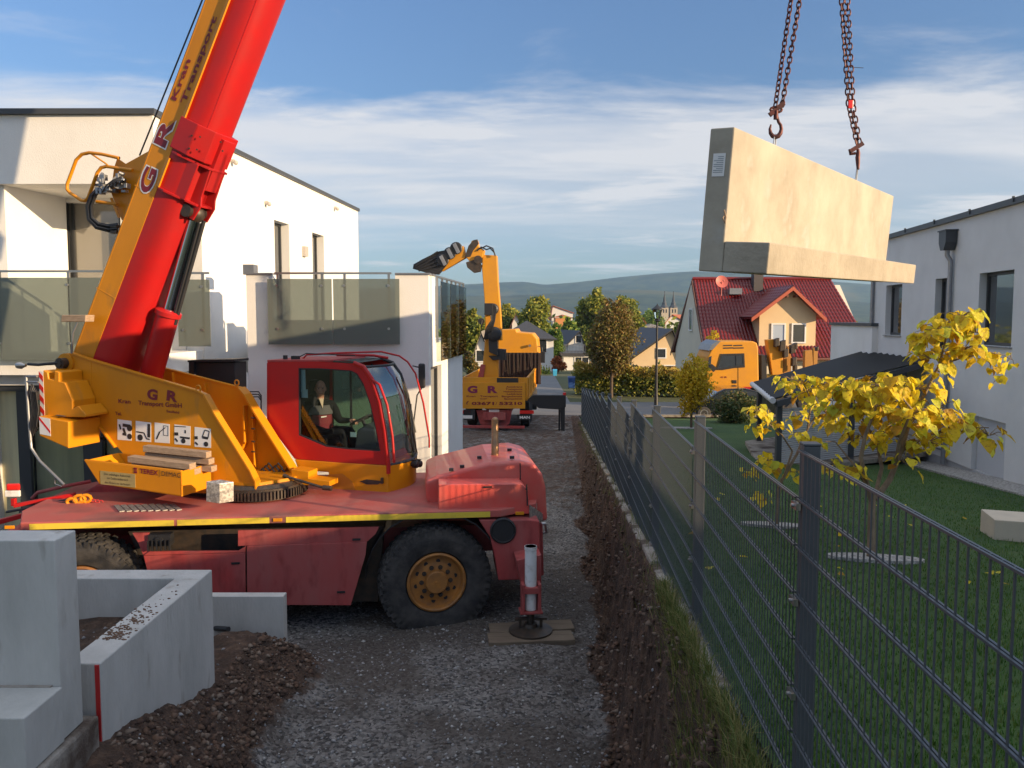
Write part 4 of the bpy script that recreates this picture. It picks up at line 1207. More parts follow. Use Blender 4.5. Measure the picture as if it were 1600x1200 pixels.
    hd.prism([CP(u, v, .50) for u, v in pr], BK * 1.55)
    hood = hd.build('engine_hood', M['red_hood'], crane, bevel=.05, seg=4)
    sm = MB(); sm.prism([CP(u, v, .495) for u, v in [(812, 724), (813.5, 724), (815, 812), (813.5, 812)]], BK * .02); sm.build('panel_gap', M['black'], hood)
    lt = MB()
    for (u, v, d) in ((722, 730, .62), (749, 716, .9), (800, 716, .62), (796, 704, 1.3), (705, 735, .56)):
        c = CP(u, v, d); lt.box(c + UP * .012, (.03, .022, .018), E1, BK)
    lt.build_each('rubber_catch', M['black'], hood)
    lk = MB(); px = [(685, 757), (815, 756), (822, 763), (826, 778), (828, 803), (685, 806)]
    lk.prism([CP(u, v, .12) for u, v in px], BK * .376); lo = lk.build('front_locker', M['red_hood'], crane, bevel=.012)
    lh = MB(); lh.box(CP(762, 761, .112), (.055, .006, .010), E1, BK); lh.tube([CP(822, 765, .11), CP(823, 757, .09), CP(824, 790, .10)], .010, 6); lh.build('handle', M['black'], lo)
    # wider side hump left of the hood
    ex = MB(); b0 = CP(773.5, 710, 1.05); t0 = CP(773.5, 656, 1.05)
    ex.lathe(b0 - UP * .1, UP, [(0, .060), (.06, .060), (.065, .052), (.30, .052), (.31, .046), ((t0 - b0).z + .10, .046)], 20)
    ex.ball(t0 + UP * .0, (.046, .046, .04), 8, 16)
    ex.build('exhaust_pipe', M['brass'], crane, smooth=True)
    # chequered step at the front corner and the grab tube
    st = MB(); st.prism([K(.60, .28, -2.48), K(.74, .75, -2.48), K(.74, .75, -2.74), K(.60, .28, -2.92)], -E1 * .02)
    st.build('step_plate', M['tread_plate'], crane)
    st = MB(); st.prism([CP(827, 789, .10), CP(853, 806, .6), CP(828, 835, .10)], BK * .02); st.build('step_plate', M['tread_plate'], crane)
    tw = MB(); a = K(.73, 1.0, -2.9); tw.tube([a, a + E1 * .12, a + E1 * .14 - UP * .12, a + E1 * .03 - UP * .15], .022, 8); tw.build('tow_bracket', M['steel'], crane, smooth=True)
    # wheels
    wc = CP(679, 904, .20); ang = R(16)
    ax = Vector((math.sin(ang), -math.cos(ang), 0))
    wheel(wc + BK * .0, ax, .72, .40, crane)
    wc2 = CP(136, 926, .22); wheel(wc2, -BK, .72, .40, crane)
    for c in (wc, wc2): wheel(c + BK * 2.06, BK, .72, .40, crane, detail=False)
    axl = MB()
    for c in (wc, wc2): axl.cyl(c + BK * .2, c + BK * 1.9, .09, 12)
    axl.build('axle', M['dark_steel'], crane)
    fr = MB(); fr.box((wc + wc2) / 2 + BK * 1.0 + UP * .38, (3.2, .5, .18), E1, BK); fr.build('chassis_beam', M['red_dusty'], crane)
    # rear mud guard lip and low rear tail
    m = MB(); m.prism([CP(u, v, .01) for u, v in [(8, 830), (46, 829), (60, 846), (8, 850)]], BK * 2.4); m.build('rear_bumper', M['red_dusty'], crane, bevel=.01)
    # outrigger at the front corner: beam, sleeve, jack, foot
    jx = onY(829, 1000, 9.25); jb = Vector((jx.x, jx.y, 0)); 
    def J(e, k, z): return jb + E1 * e + BK * k + UP * z
    og = MB()
    og.prism([J(-.17, .05, -2.98), J(.14, .05, -2.92), J(.14, .05, -3.28), J(.02, .05, -3.45), J(-.10, .05, -3.32)], BK * .95)
    og.prism([J(-.12, -.10, -3.28), J(.12, -.10, -3.28), J(.12, -.10, -3.36), J(-.12, -.10, -3.36)], BK * .2)
    og.box(J(.10, -.02, -3.42), (.02, .08, .18), E1, BK); og.box(J(-.10, -.02, -3.42), (.02, .08, .18), E1, BK)
    og.box(J(0, 0, -3.60), (.14, .10, .015), E1, BK)
    ob = og.build('outrigger_beam', M['red_dusty'], crane, bevel=.008)
    jk = MB(); jk.cyl(J(0, 0, -2.79), J(0, 0, -3.58), .072, 20); jk.cyl(J(0, 0, -2.79), J(0, 0, -2.83), .078, 20)
    jk.build('outrigger_jack', M['white_paint'], crane, smooth=True)
    ft = MB(); ft.cyl(J(0, 0, -3.58), J(0, 0, -3.82), .045, 16); ft.lathe(J(0, 0, -3.855), UP, [(0, .27), (.02, .27), (.035, .20), (.06, .09), (.10, .075)], 32)
    ft.box(J(0, 0, -3.70), (.20, .03, .012), E1, BK); ft.box(J(-.13, 0, -3.76), (.015, .03, .06), E1, BK); ft.box(J(.13, 0, -3.76), (.015, .03, .06), E1, BK)
    ft.build('outrigger_foot', M['dark_steel'], crane, smooth=True)
    # rear gear on the deck: towing hook block with chain, beacon bars
    rb = MB()
    rb.bar(CP(-40, 826, .9), CP(70, 796, 1.0), .10, .06); rb.build('rear_outrigger_box', M['red'], crane, bevel=.006)
    rb = MB(); a = CP(22, 790, 1.2); c = CP(118, 772, 1.3); rb.bar(a, c, .07, .05); rb.bar(a, a + UP * .10, .06, .05)
    arm = rb.build('rear_lamp_bar', M['red'], crane, bevel=.006)
    p = CP(21, 766, 1.18); lm = MB(); lm.box(p + UP * .045, (.085, .02, .045), E1, BK); lm.build('red_lamp', M['reflector'], arm, bevel=.02)
    lm = MB(); lm.box(p - UP * .045 - E1 * .01, (.095, .02, .042), E1, BK); lm.build('white_reflector', M['white_paint'], arm, bevel=.01)
    rb = MB(); rb.tube([CP(50, 779, 1.7), CP(58, 770, 1.7), CP(100, 760, 1.75), CP(142, 752, 1.8)], .025, 8); rb.build('hand_rail', M['red_dusty'], crane, smooth=True)
    hk = MB()
    for (u, v, r) in ((112, 784, .06), (124, 780, .07), (134, 779, .065), (129, 787, .05)):
        c = CP(u, v, .95); hk.tube([c + E1 * (r * math.cos(a)) + UP * (r * .75 * math.sin(a)) for a in [2 * math.pi * k / 10 for k in range(10)]], .022, 6, closed=True)
    hk.build('lifting_hook', M['orange'], crane, smooth=True)
    hk = MB()
    for k in range(3):
        c = CP(146 + 6 * k, 782 + k, .95); hk.tube([c + E1 * (.025 * math.cos(a)) + UP * (.02 * math.sin(a)) for a in [2 * math.pi * j / 8 for j in range(8)]], .006, 5, closed=True)
    hk.build('chain', M['red_ink'], crane, smooth=True)
    hs = MB(); hs.tube([CP(10, 800, 1.1), CP(50, 793, 1.1), CP(100, 782, 1.1), CP(125, 776, 1.15)], .018, 6); hs.tube([CP(30, 800, 1.0), CP(80, 788, 1.0), CP(112, 784, 1.0)], .012, 6); hs.build('hydraulic_hose', M['black'], crane, smooth=True)
    rd = MB(); rd.prism([CP(u, v, 1.6) for u, v in [(118, 775), (150, 758), (300, 752), (400, 752), (400, 775)]], BK * .75); rd.build('deck_box', M['red_dusty'], crane, bevel=.02)
    tp = MB()
    for k in range(9):
        a = CP(186 + 11 * k, 786, .55); tp.box(Vector((a.x, a.y, ZD + .012)), (.03, .20, .006), (E1 + BK * .6).normalized(), (BK - E1 * .6).normalized())
    tp.build_each('anti_slip_strip', M['tread_plate'], crane)
    bx = MB(); bx.prism([CP(u, v, .22) for u, v in [(322, 752), (343, 756), (343, 787), (322, 784)]], (E1 * .15 + BK * .10))
    bx.build('aluminium_step', M['tread_plate'], crane, bevel=.006)
crane_carrier()
# timber pads under the outrigger
def pads():
    jx = onY(829, 1000, 9.25)
    for k, (dy, L0, L1, lab) in enumerate(((-.16, -.54, .50, 'near one of the two dirty timber pads under the outrigger foot'), (.16, -.50, .56, 'far one of the two dirty timber pads under the outrigger foot'))):
        b = MB(); c = Vector((jx.x, jx.y, -3.895)) + E1 * ((L0 + L1) / 2) + BK * dy
        b.box(c, ((L1 - L0) / 2, .145, .038), (E1 + BK * .02 * (k * 2 - 1)).normalized(), BK)
        tag(b.build('timber_pad', M['plank'], bevel=.006), lab, 'timber pad', 'timber pads under the outrigger foot')
pads()

def crane_upper():
    Pn = lambda u, v: SPt(u, v, -.45)
    # slewing ring with teeth
    rg = MB(); c = SC + UP * (ZD + .02)
    rg.lathe(c, UP, [(0, .60), (.15, .60), (.15, .56), (.19, .52), (.19, 0)], 64)
    for k in range(84):
        a = 2 * math.pi * k / 84; rd = Vector((math.cos(a), math.sin(a), 0)); tg = Vector((-math.sin(a), math.cos(a), 0))
        rg.box(c + rd * .615 + UP * .07, (.02, .011, .055), rd, tg)
    rg.build('slewing_ring', M['dark_steel'], crane, smooth=True)
    # near side plate
    out = [(88, 566), (93, 557), (102, 552), (114, 552), (143, 562), (310, 611), (322, 617), (335, 640), (394, 735), (402, 752), (403, 770), (355, 772), (300, 770), (225, 745), (183, 698), (160, 667), (145, 661), (141, 690), (112, 690), (92, 660), (86, 600)]
    pl = MB(); pl.prism([Pn(u, v) for u, v in out], SR * .03)
    side = pl.build('side_plate', M['orange'], crane)
    rim = MB()
    def strip(px, w=.035, t=.012, d=-.45):
        pts = [SPt(u, v, d + .015) for u, v in px]
        for a, b in zip(pts[:-1], pts[1:]):
            dd = (b - a).normalized(); upv = SR.cross(dd)
            rim.box((a + b) / 2, ((b - a).length / 2 + .004, w, t), dd, SR, upv)
    strip([(114, 552), (143, 562), (310, 611), (322, 617)])
    strip([(322, 617), (335, 640), (394, 735), (402, 752), (403, 770)], .06)
    strip([(145, 661), (160, 667), (183, 698)], .06); strip([(143, 564), (144, 688)], .02)
    rim.build('flange', M['orange'], side, bevel=.003)
    # pivot boss and pin of the boom foot
    bs = MB(); p = Pn(104, 567); bs.cyl(p - SR * .03, p + SR * .04, .135, 32); bs.build('pivot_boss', M['orange'], side, smooth=True)
    pn = MB(); pn.cyl(p - SR * .13, p + SR * .95, .075, 24); pn.cyl(p - SR * .15, p - SR * .13, .05, 24); pn.build('pivot_pin', M['dark_steel'], crane, smooth=True)
    ey = MB()
    for (u, v, d) in ((310, 607, -.44), (370, 598, .42)):
        c = SPt(u, v, d); ey.tube([c + S1 * (.035 * math.cos(a)) + UP * (.04 * math.sin(a)) for a in [2 * math.pi * k / 14 for k in range(14)]], .011, 6, closed=True)
    ey.build_each('lifting_eye', M['orange'], crane, smooth=True)
    # far side plate with framed opening
    Pf = lambda u, v: SPt(u, v, .42)
    outf = [(232, 569), (377, 606), (386, 616), (400, 640), (462, 738), (468, 752), (466, 762), (330, 772), (240, 700)]
    fp = MB(); fp.prism([Pf(u, v) for u, v in outf], SR * .03); fpo = fp.build('side_plate', M['orange'], crane)
    rim = MB()
    strip([(240, 571), (377, 606)], .03, d=.42); strip([(377, 606), (386, 616), (400, 640), (462, 738), (468, 752), (466, 762)], .09, .014, d=.36)
    strip([(271, 582), (273, 600)], .05, .012, d=.40)
    strip([(322, 600), (324, 625)], .05, .012, d=.40)
    strip([(383, 634), (384, 690), (380, 700)], .05, .012, d=.36); strip([(397, 640), (400, 735), (440, 740), (449, 730)], .05, .010, d=.38)
    rim.build('flange', M['orange'], fpo, bevel=.003)
    bl = MB()
    for v in (653, 670, 690, 706): c = SPt(398, v, .30); bl.cyl(c, c - S1 * .05, .012, 8)
    bl.build_each('bolt', M['dark_steel'], fpo)
    # bottom plate and cross box between the plates
    bt = MB(); bt.prism([SC + S1 * a + SR * r + UP * (-2.22) for a, r in ((-1.0, -.46), (.22, -.46), (.50, .0), (.50, .45), (-1.2, .45))], UP * .04)
    q = SPt(150, 680, 0)
    bt.prism([SPt(u, v, -.42) for u, v in [(100, 600), (150, 600), (240, 700), (300, 765), (230, 740), (170, 668), (110, 668)]], SR * .84)
    bt.build('base_frame', M['orange'], crane)
    hz = MB()
    random.seed(3)
    for k in range(7):
        c = SPt(405 + 5 * k, 738 - (k % 3) * 4, .30); hz.tube([c, c + UP * .06 + S1 * .05, c + S1 * .12 - UP * .01], .014, 6)
    for k in range(4):
        c = SPt(150 + 10 * k, 688 - (k % 2) * 4, -.2); hz.tube([c, c + UP * .05 + S1 * .06, c + S1 * .14], .016, 6)
    hz.build('hydraulic_hose', M['black'], crane, smooth=True)
    # lettering on the near plate
    def line(mb, s, a, b, h, d=-.455, bold=.02, F_=SPt, nrm=SR):
        A = F_(*a, d); B = F_(*b, d); up = nrm.cross((B - A).normalized()); 
        if up.z < 0: up = -up
        hh = h * A.y / F
        mb.text(s, A, B, up, hh, .001, bold)
    L = MB()
    line(L, 'G', (229.5, 622), (245.5, 625), 15.5, bold=.045); line(L, 'R', (260, 624.5), (277, 628), 15.5, bold=.045)
    line(L, 'Kran', (185, 629.5), (204, 630.5), 6.5); line(L, 'Transport GmbH', (216, 632.5), (284, 637), 7)
    line(L, 'Saalfeld', (260, 644), (280, 646.5), 4, bold=.01); line(L, 'Tel.', (180, 648.5), (190, 649), 5.5)
    L.build('lettering', M['maroon_ink'], side, recalc=False)
    # five pictogram stickers
    for k, (x0, x1, y0, y1) in enumerate(((183.5, 205.5, 655, 687), (212, 236, 657.5, 689), (241.5, 265, 660, 691), (272.5, 297.5, 663, 694), (304, 329.5, 667, 698))):
        c = MB(); sl = 3 * (x1 - x0) / 24
        q = [(x0, y0), (x1, y0 + sl), (x1, y1 + sl * .6), (x0, y1)]
        c.prism([SPt(u, v, -.4525) for u, v in q], SR * .002); s = c.build('sticker', M['white_ink'], side)
        g = MB()
        def seg(a, b, w):
            A = SPt(x0 + a[0], y0 + a[1], -.4545); B = SPt(x0 + b[0], y0 + b[1], -.4545); g.bar(A, B, w * A.y / F, .001, up=SR)
        def disc(a, r):
            A = SPt(x0 + a[0], y0 + a[1], -.4545); g.cyl(A, A - SR * .001, r * A.y / F, 16)
        if k == 0: seg((3, 8), (5, 16), 3); seg((8, 9), (20, 11), 5); disc((19, 14), 5); disc((19, 27), 4.5); seg((9, 14), (12, 22), 4); seg((8, 23), (14, 24), 4)
        if k == 1: disc((7, 26), 5); seg((1, 17), (13, 19), 2); seg((13, 19), (17, 28), 2); seg((17, 28), (22, 29), 2); seg((20.5, 5), (20.5, 26), 5)
        if k == 2: seg((3, 26), (8, 15), 2.5); seg((8, 15), (17, 8), 1.2); seg((14, 5), (21, 6), .8); seg((14, 5), (14, 20), .8); seg((21, 6), (21, 21), .8); seg((14, 20), (21, 21), .8)
        if k == 3: seg((0, 3), (18, 4), 1.2); seg((0, 15), (6, 15), 5); seg((9, 20), (24, 22), 3); disc((14, 26), 4); seg((17, 9), (17, 14), 2.5); seg((1, 22), (5, 27), 3)
        if k == 4: seg((0, 17), (5, 17), 5); seg((12, 16), (16, 5), 1.5); seg((16, 5), (23, 7), 1.5); seg((23, 7), (21, 18), 1.5); seg((12, 16), (21, 18), 4); disc((18, 27), 4); seg((1, 24), (5, 28), 3)
        g.build('pictogram', M['black_ink'], s, recalc=False)
    # side tray (open box) carrying the timbers
    dn, df = -1.08, -.50
    def T(u, v): return SPt(u, v, dn)
    A, B, C_, D = T(131.5, 719.5), T(282.5, 737), T(284, 776), T(155, 756)
    w = SR * (df - dn); th = .018
    tr = MB()
    tr.prism([A, B, C_, D], SR * th)
    tr.prism([B, B + w, C_ + w, C_], -S1 * th)
    tr.prism([A, D, D + w, A + w], S1 * th)
    tr.prism([D + UP * .0, C_ + UP * .0, C_ + w, D + w], UP * .02)
    tr.prism([A + w, B + w, C_ + w, D + w], SR * .015)
    tr.box((A + B) / 2 + SR * .020 + UP * .004, ((B - A).length / 2, .018, .008), (B - A).normalized(), SR)
    tray = tr.build('timber_tray', M['orange'], crane, bevel=.004)
    L = MB(); line(L, 'TEREX', (218, 739), (247, 742.5), 7.5, dn - .004, .03)
    L.build('lettering', M['maroon_ink'], tray, recalc=False)
    L = MB(); line(L, 'DEMAG', (252.5, 743), (282, 746.5), 7.5, dn - .004, 0.0)
    A_ = SPt(249.5, 745.5, dn - .004); B_ = SPt(249.5, 733.5, dn - .004); L.bar(A_, B_, .004, .001, up=SR)
    L.build('lettering', M['dark_steel'], tray, recalc=False)
    lg = MB(); c = SPt(211.5, 735, dn - .003); 
    for (x, y) in ((0, 3), (0, -3)): lg.box(c + UP * (y * .0078), (.025, .002, .012), S1, SR)
    lg.box(c, (.025, .002, .004), S1, SR); lg.build('emblem', M['maroon_ink'], tray)
    sg = MB(); sg.prism([SPt(u, v, dn - .004) for u, v in [(156.5, 735.5), (211, 741), (211.5, 762), (157, 756.5)]], SR * .003); sn = sg.build('notice_plate', M['notice'], tray)
    L = MB(); line(L, 'Der unbefugte Aufenthalt', (163, 741.8), (204, 746), 3.6, dn - .006, .0); line(L, 'im Gefahrenbereich', (168, 748.5), (200, 751.7), 3.6, dn - .006, 0); line(L, 'des Krans ist verboten.', (164, 755), (204, 759), 3.6, dn - .006, 0)
    L.build('lettering', M['black_ink'], sn, recalc=False)
    # counterweight blocks on the near side with hazard stripes
    cw = MB(); px = [(67.5, 578), (74, 582), (75.5, 592), (84.5, 594), (85, 579), (92, 582), (92, 596), (101, 598), (113, 626), (113, 639), (122, 634), (134, 648), (134, 652), (61, 652), (61, 640)]
    cw.prism([SPt(u, v, -.86) for u, v in px], SR * .40); cwo = cw.build('counterweight', M['orange'], crane, bevel=.010)
    cw = MB(); px = [(60.5, 652.5), (106, 662), (107, 701), (62, 681)]
    cw.prism([SPt(u, v, -1.0) for u, v in [(60.5, 650), (107, 659), (107, 701), (61.5, 681)]], SR * .55)
    cw2 = cw.build('counterweight', M['orange'], crane, bevel=.012)
    tpd = MB(); tpd.prism([SPt(87, 650.5, -.95) + UP * .012, SPt(100, 652.5, -.95) + UP * .012, SPt(115, 650, -.6) + UP * .01, SPt(100, 648, -.6) + UP * .01], UP * .006); tpd.build('grip_pad', M['anthracite'], cw2)
    hz = MB(); hw = MB()
    for base, n, d0, uu, v0, v1 in ((0, 4, -.864, (60.5, 67), 580, 651), (1, 3, -1.004, (61, 78), 651, 687)):
        A = SPt(uu[0], v0, d0); B = SPt(uu[1], v0 + (1 if base == 0 else 3.4), d0); bot = SPt(uu[0], v1 - (0 if base == 0 else 9), d0)
        H_ = (A - bot).z; W_ = (B - A)
        hw.prism([A, B, B - UP * H_, A - UP * H_], SR * .003)
        for k in range(n):
            a = H_ * (k + .0) / n; s = H_ * .5 / n
            off = W_.length * .9
            p = [A - UP * a, B - UP * min(H_, (a + off)), B - UP * min(H_, (a + s + off)), A - UP * min(H_, a + s)]
            p = [q_ - SR * .002 for q_ in p]
            if (a + off) < H_: hz.prism(p, SR * .001)
    hw.build('hazard_board', M['white_ink'], cwo); hz.build('hazard_stripe', M['reflector'], cwo)
    # side frame of grey tube with cabling, going down to the deck
    tb = MB(); G = lambda u, v, d=-1.0: SPt(u, v, d)
    tb.tube([G(58, 588), G(41, 588), G(44, 640), G(48, 690), G(49, 700), G(62, 720), G(100, 757)], .018, 8)
    tb.tube([G(41, 596), G(60, 597)], .014, 6); tb.tube([G(86, 742), G(86, 756), G(96, 760)], .008, 6)
    tb.build('tube_frame', M['zinc'], crane, smooth=True)
    cb = MB(); random.seed(5)
    for k in range(5):
        u = 50 + 2.2 * k; cb.tube([G(u, 600 + 3 * k, -.98), G(u - 3, 612, -1.02), G(u + 1, 640, -.98), G(u - 2, 665, -1.02), G(u, 684 - 3 * k, -.98)], .010, 6)
    cb.box(G(54, 618, -.9), (.05, .03, .06), S1, SR); cb.box(G(54, 641, -.9), (.05, .03, .06), S1, SR); cb.box(G(54, 663, -.9), (.05, .03, .05), S1, SR)
    cb.build('cable_bundle', M['black'], crane, smooth=True)
    la = MB(); la.tube([SPt(100, 566, -.55), SPt(80, 568, -.62), SPt(60, 570, -.65), SPt(44, 569, -.65)], .020, 8); la.build('lamp_arm', M['black'], crane, smooth=True)
    lb = MB(); c = SPt(34, 571, -.65); lb.lathe(c - S1 * .07, S1, [(0, .045), (.06, .05), (.10, .03), (.14, .02)], 16); lb.build('round_lamp', M['steel'], crane, smooth=True)
    # mirror on an arm beside the boom foot
    mr = MB(); mr.tube([SPt(112, 552, -.55), SPt(114, 520, -.60), SPt(121, 504, -.6)], .012, 6); mo = mr.build('mirror_arm', M['zinc'], crane, smooth=True)
    mr = MB(); mr.prism([SPt(u, v, -.6) for u, v in [(96, 492), (134, 492), (133, 503), (95, 503)]], SR * .16); mr.build('mirror', M['wood'], mo, bevel=.01)
    # black hose reel cabinet behind the far plate
    bx = MB(); bx.prism([SPt(u, v, .75) for u, v in [(305, 566), (367, 566), (367, 612), (305, 612)]], SR * .3)
    bx.build('cable_cabinet', M['black'], crane, bevel=.01)
    bx = MB(); bx.prism([SPt(u, v, .70) for u, v in [(295, 563), (303, 563), (303, 585), (295, 585)]], SR * .2); bx.prism([SPt(u, v, .7) for u, v in [(293, 563), (367, 561), (367, 565), (293, 566)]], SR * .35); bx.build('cabinet_hinge', M['black'], crane)
    # drag link and rod in front
    rd = MB(); rd.prism([SPt(u, v, .10) for u, v in [(455, 733), (482, 737), (482, 748), (515, 752), (515, 760), (455, 757)]], SR * .25); rd.build('cab_bracket', M['orange'], crane, bevel=.006)
    rd = MB(); rd.cyl(SPt(446, 744, -.05), SPt(505, 762, .0), .018, 10); rd.cyl(SPt(443, 743, -.05), SPt(449, 745, -.05), .03, 12); rd.cyl(SPt(505, 762, .0), SPt(518, 763, 0), .035, 12)
    rd.build('damper_rod', M['dark_steel'], crane, smooth=True)
    # folding grille between plate and cab
    gr = MB()
    for k in range(3): gr.tube([SPt(385, 612 + 4 * k, .6 + .1 * k), SPt(404, 612 + 4 * k, .6 + .1 * k), SPt(408, 618 + 4 * k, .6 + .1 * k), SPt(408, 645, .6 + .1 * k)], .010, 6)
    gr.build('grab_rail', M['black'], crane, smooth=True)
crane_upper()

# timbers lying in the tray
def timbers():
    dn = -1.05
    rows = [  # near-left px, near-right px, height px, d, thickness(d)
        ((190, 731), (284, 743.5), 9, -.99, .12, 'weathered square timber lowest in front in the orange crane tray'),
        ((199, 713), (296, 725), 9.5, -.92, .13, 'weathered square timber in the middle row of the orange crane tray'),
        ((205, 721.5), (304, 733), 9, -.82, .13, 'weathered square timber half hidden behind the front one in the crane tray'),
        ((223, 696.5), (322, 706.5), 9.5, -.74, .11, 'topmost weathered timber lying against the orange side plate'),
        ((226, 707), (326, 717.5), 9, -.70, .12, 'weathered square timber just under the topmost one in the crane tray'),
        ((228, 718), (330, 729), 9, -.68, .12, 'weathered square timber at the back bottom of the crane tray'),
    ]
    for a, b, h, d, t, lab in rows:
        m = MB(); A = SPt(*a, d); B = SPt(*b, d); dd = (B - A).normalized(); hh = h * A.y / F
        m.prism([A, B, B - UP * hh, A - UP * hh], SR * t)
        tag(m.build('timber', M['wood'], bevel=.004), lab, 'timber', 'timbers in the crane tray')
timbers()

def crane_boom():
    # axis and section frame
    p0 = SPt(111, 553, -.33); p1 = SPt(317, 0, -.33)
    b = (p1 - p0).normalized(); q = SR.cross(b); 
    if q.dot(S1) < 0: q = -q
    O = p0 + SR * .33                    # on the centre plane, upper-left edge of the boom
    def Bq(a, s, r): return O + b * a + q * s + SR * r
    def Pq(u, v, r):                     # pixel -> (a, s) on the plane at offset r
        p = SPt(u, v, r) - O; return p.dot(b), p.dot(q)
    w_y = Pq(350, 0, -.33)[1]; w_t = Pq(436, 0, 0)[1]
    Ltot = 10.5
    # yellow upper shell: three flat sides
    s1 = Pq(210, 400, -.33)[1]
    wy = min(s1, .36)
    a0 = -.35
    sec = [(0.0, -.30), (0.0, .30), (.03, .33), (wy, .33), (wy, -.33), (.03, -.33)]
    m = MB(); m.prism([Bq(a0, s, r) for s, r in sec], b * (Ltot - a0))
    for k in range(64): m.cyl(Bq(.1 + .085 * k, wy - .025, -.330), Bq(.1 + .085 * k, wy - .025, -.334), .006, 6)
    m.box(Bq(Ltot / 2, .045, -.330), (Ltot / 2, .005, .003), b, q, SR)
    for a_ in (1.05, 2.6, 6.9): m.box(Bq(a_, wy / 2, -.330), (.006, wy / 2 - .01, .003), b, q, SR)
    m.build('boom_shell_upper', M['orange'], crane, bevel=.006)
    # red lower shell, rounded underneath
    wt = w_t * .985
    sec2 = [(wy - .01, -.325), (wy - .01, .325)]
    n = 14
    hh = wt - wy
    for k in range(n + 1):
        a = math.pi / 2 - math.pi * k / n
        ss = wy + .06 + (hh - .06) * (max(0, math.cos(a)) ** .72); rr = .325 * (1 if a > 0 else -1) * abs(math.sin(a)) ** .75
        sec2.append((ss, rr))
    m = MB(); m.prism([Bq(a0, s, r) for s, r in sec2], b * (Ltot - a0))
    low = m.build('boom_shell_lower', M['red'], crane, smooth=True)
    # small stiffening seam on the red shell and bright ledge on the side
    A = Pq(355, 0, -.33)[0]; C_ = Pq(284, 190, -.33)[0]
    lg = MB(); lg.prism([Bq(C_, wy - .035, -.332), Bq(C_, wy + .045, -.375), Bq(C_, wy + .055, -.36), Bq(C_, wy + .02, -.32)], b * (Ltot - C_))
    D1, D2 = Pq(245, 290, -.33)[0], Pq(262, 245, -.33)[0]
    lg.prism([Bq(D1, wy - .035, -.332), Bq(D1, wy + .045, -.375), Bq(D1, wy + .055, -.36), Bq(D1, wy + .02, -.32)], b * (D2 - D1))
    lg.build_each('side_ledge', M['orange'], crane)
    sm = MB(); sm.box((Bq(C_, wt - .10, -.26) + Bq(Ltot, wt - .10, -.26)) / 2, ((Ltot - C_) / 2, .008, .008), b, q, SR); 
    sm.build('boom_seam', M['red'], crane)
    # collar: bracket plates that take the lifting cylinder
    def pl(mb, px, r0, r1):
        pts = []
        for u, v in px:
            a, s = Pq(u, v, r0); pts.append(Bq(a, s, r0))
        mb.prism(pts, SR * (r1 - r0))
    cl = MB()
    def bx(mb, a, bb, s0, s1, r0, r1): mb.prism([Bq(a, s0, r0), Bq(bb, s0, r0), Bq(bb, s1, r0), Bq(a, s1, r0)], SR * (r1 - r0))
    a_lo, a_hi = Pq(283, 238, -.35)[0], Pq(298, 188, -.35)[0]
    am, ab = Pq(275, 262, -.35)[0], Pq(300, 312, 0)[0]
    # upper sleeve wrapping the red shell
    bx(cl, a_lo, a_hi, wy - .015, wt * .80, -.375, -.335); bx(cl, a_lo, a_hi, wy - .015, wt * .80, .335, .375)
    sv_ = []
    cl.prism([Bq(a_lo, wt * .80, -.375), Bq(a_lo, wt * 1.05, -.25), Bq(a_lo, wt * 1.05, .25), Bq(a_lo, wt * .80, .375), Bq(a_lo, wt * .78, .33), Bq(a_lo, wt * 1.0, .22), Bq(a_lo, wt * 1.0, -.22), Bq(a_lo, wt * .78, -.33)], b * (a_hi - a_lo))
    bx(cl, a_lo - .35, a_hi - .05, wt * 1.0, wt * 1.12, -.10, .14)
    c1 = cl.build('boom_collar', M['red'], crane, bevel=.008)
    # two curved stiffener rings
    rg = MB()
    def ringp(a, dep, s_out, r_out):
        pts = [(wy + .03, -r_out), (wy + .14, -r_out - .02), (wt * .80, -r_out + .02), (s_out, -.20), (s_out, .20), (wt * .80, r_out - .02), (wy + .14, r_out + .02), (wy - .03, r_out)]
        rg.prism([Bq(a, s, r) for s, r in pts], b * dep)
    ringp(a_lo - .06, .03, wt * 1.13, .36)
    a2 = Pq(243, 290, -.35)[0]
    ringp(a2 - .02, .03, wt * 1.16, .36)
    rg.build_each('stiffener_ring', M['red'], c1, bevel=.004)
    # cheek plates between the rings carrying the cylinder pin
    hx, hs = Pq(306, 330, 0)
    ck = MB()
    for r in (-.16, .13):
        ck.prism([Bq(a_lo - .05, wt * .9, r), Bq(a_lo - .05, wt * 1.12, r), Bq(a2 + .12, wt * 1.15, r), Bq(hx + .12, hs + .16, r), Bq(hx - .10, hs + .12, r), Bq(hx - .08, hs - .08, r), Bq(a2 - .10, wt * .9, r)], SR * .03)
    for r in (-.30, .27): ck.prism([Bq(a_lo - .05, wt * .6, r), Bq(a_lo - .05, wt * 1.0, r), Bq(a2, wt * 1.0, r), Bq(a2, wt * .6, r)], SR * .03)
    ck.build_each('cheek_plate', M['red'], c1, bevel=.004)
    bt = MB()
    for (u, v) in ((300, 212), (313, 214), (296, 232), (308, 234), (345, 222), (348, 236)):
        a, s = Pq(u, v, -.375); bt.cyl(Bq(a, s, -.373), Bq(a, s, -.385), .012, 8)
    bt.build_each('bolt', M['dark_steel'], c1)
    # lifting cylinder
    base = SPt(222, 640, -.02); top = SPt(306, 332, 0)
    ax = (top - base).normalized(); Lc = (top - base).length
    neck = SPt(262, 482, 0); Ln = (neck - base).dot(ax)
    cy = MB(); cy.lathe(base - ax * .2, ax, [(0, .12), (.05, .155), (Ln + .10, .155), (Ln + .11, .178), (Ln + .17, .178), (Ln + .19, .15), (Ln + .20, .10)], 32)
    cy.build('cylinder_barrel', M['red'], crane, smooth=True)
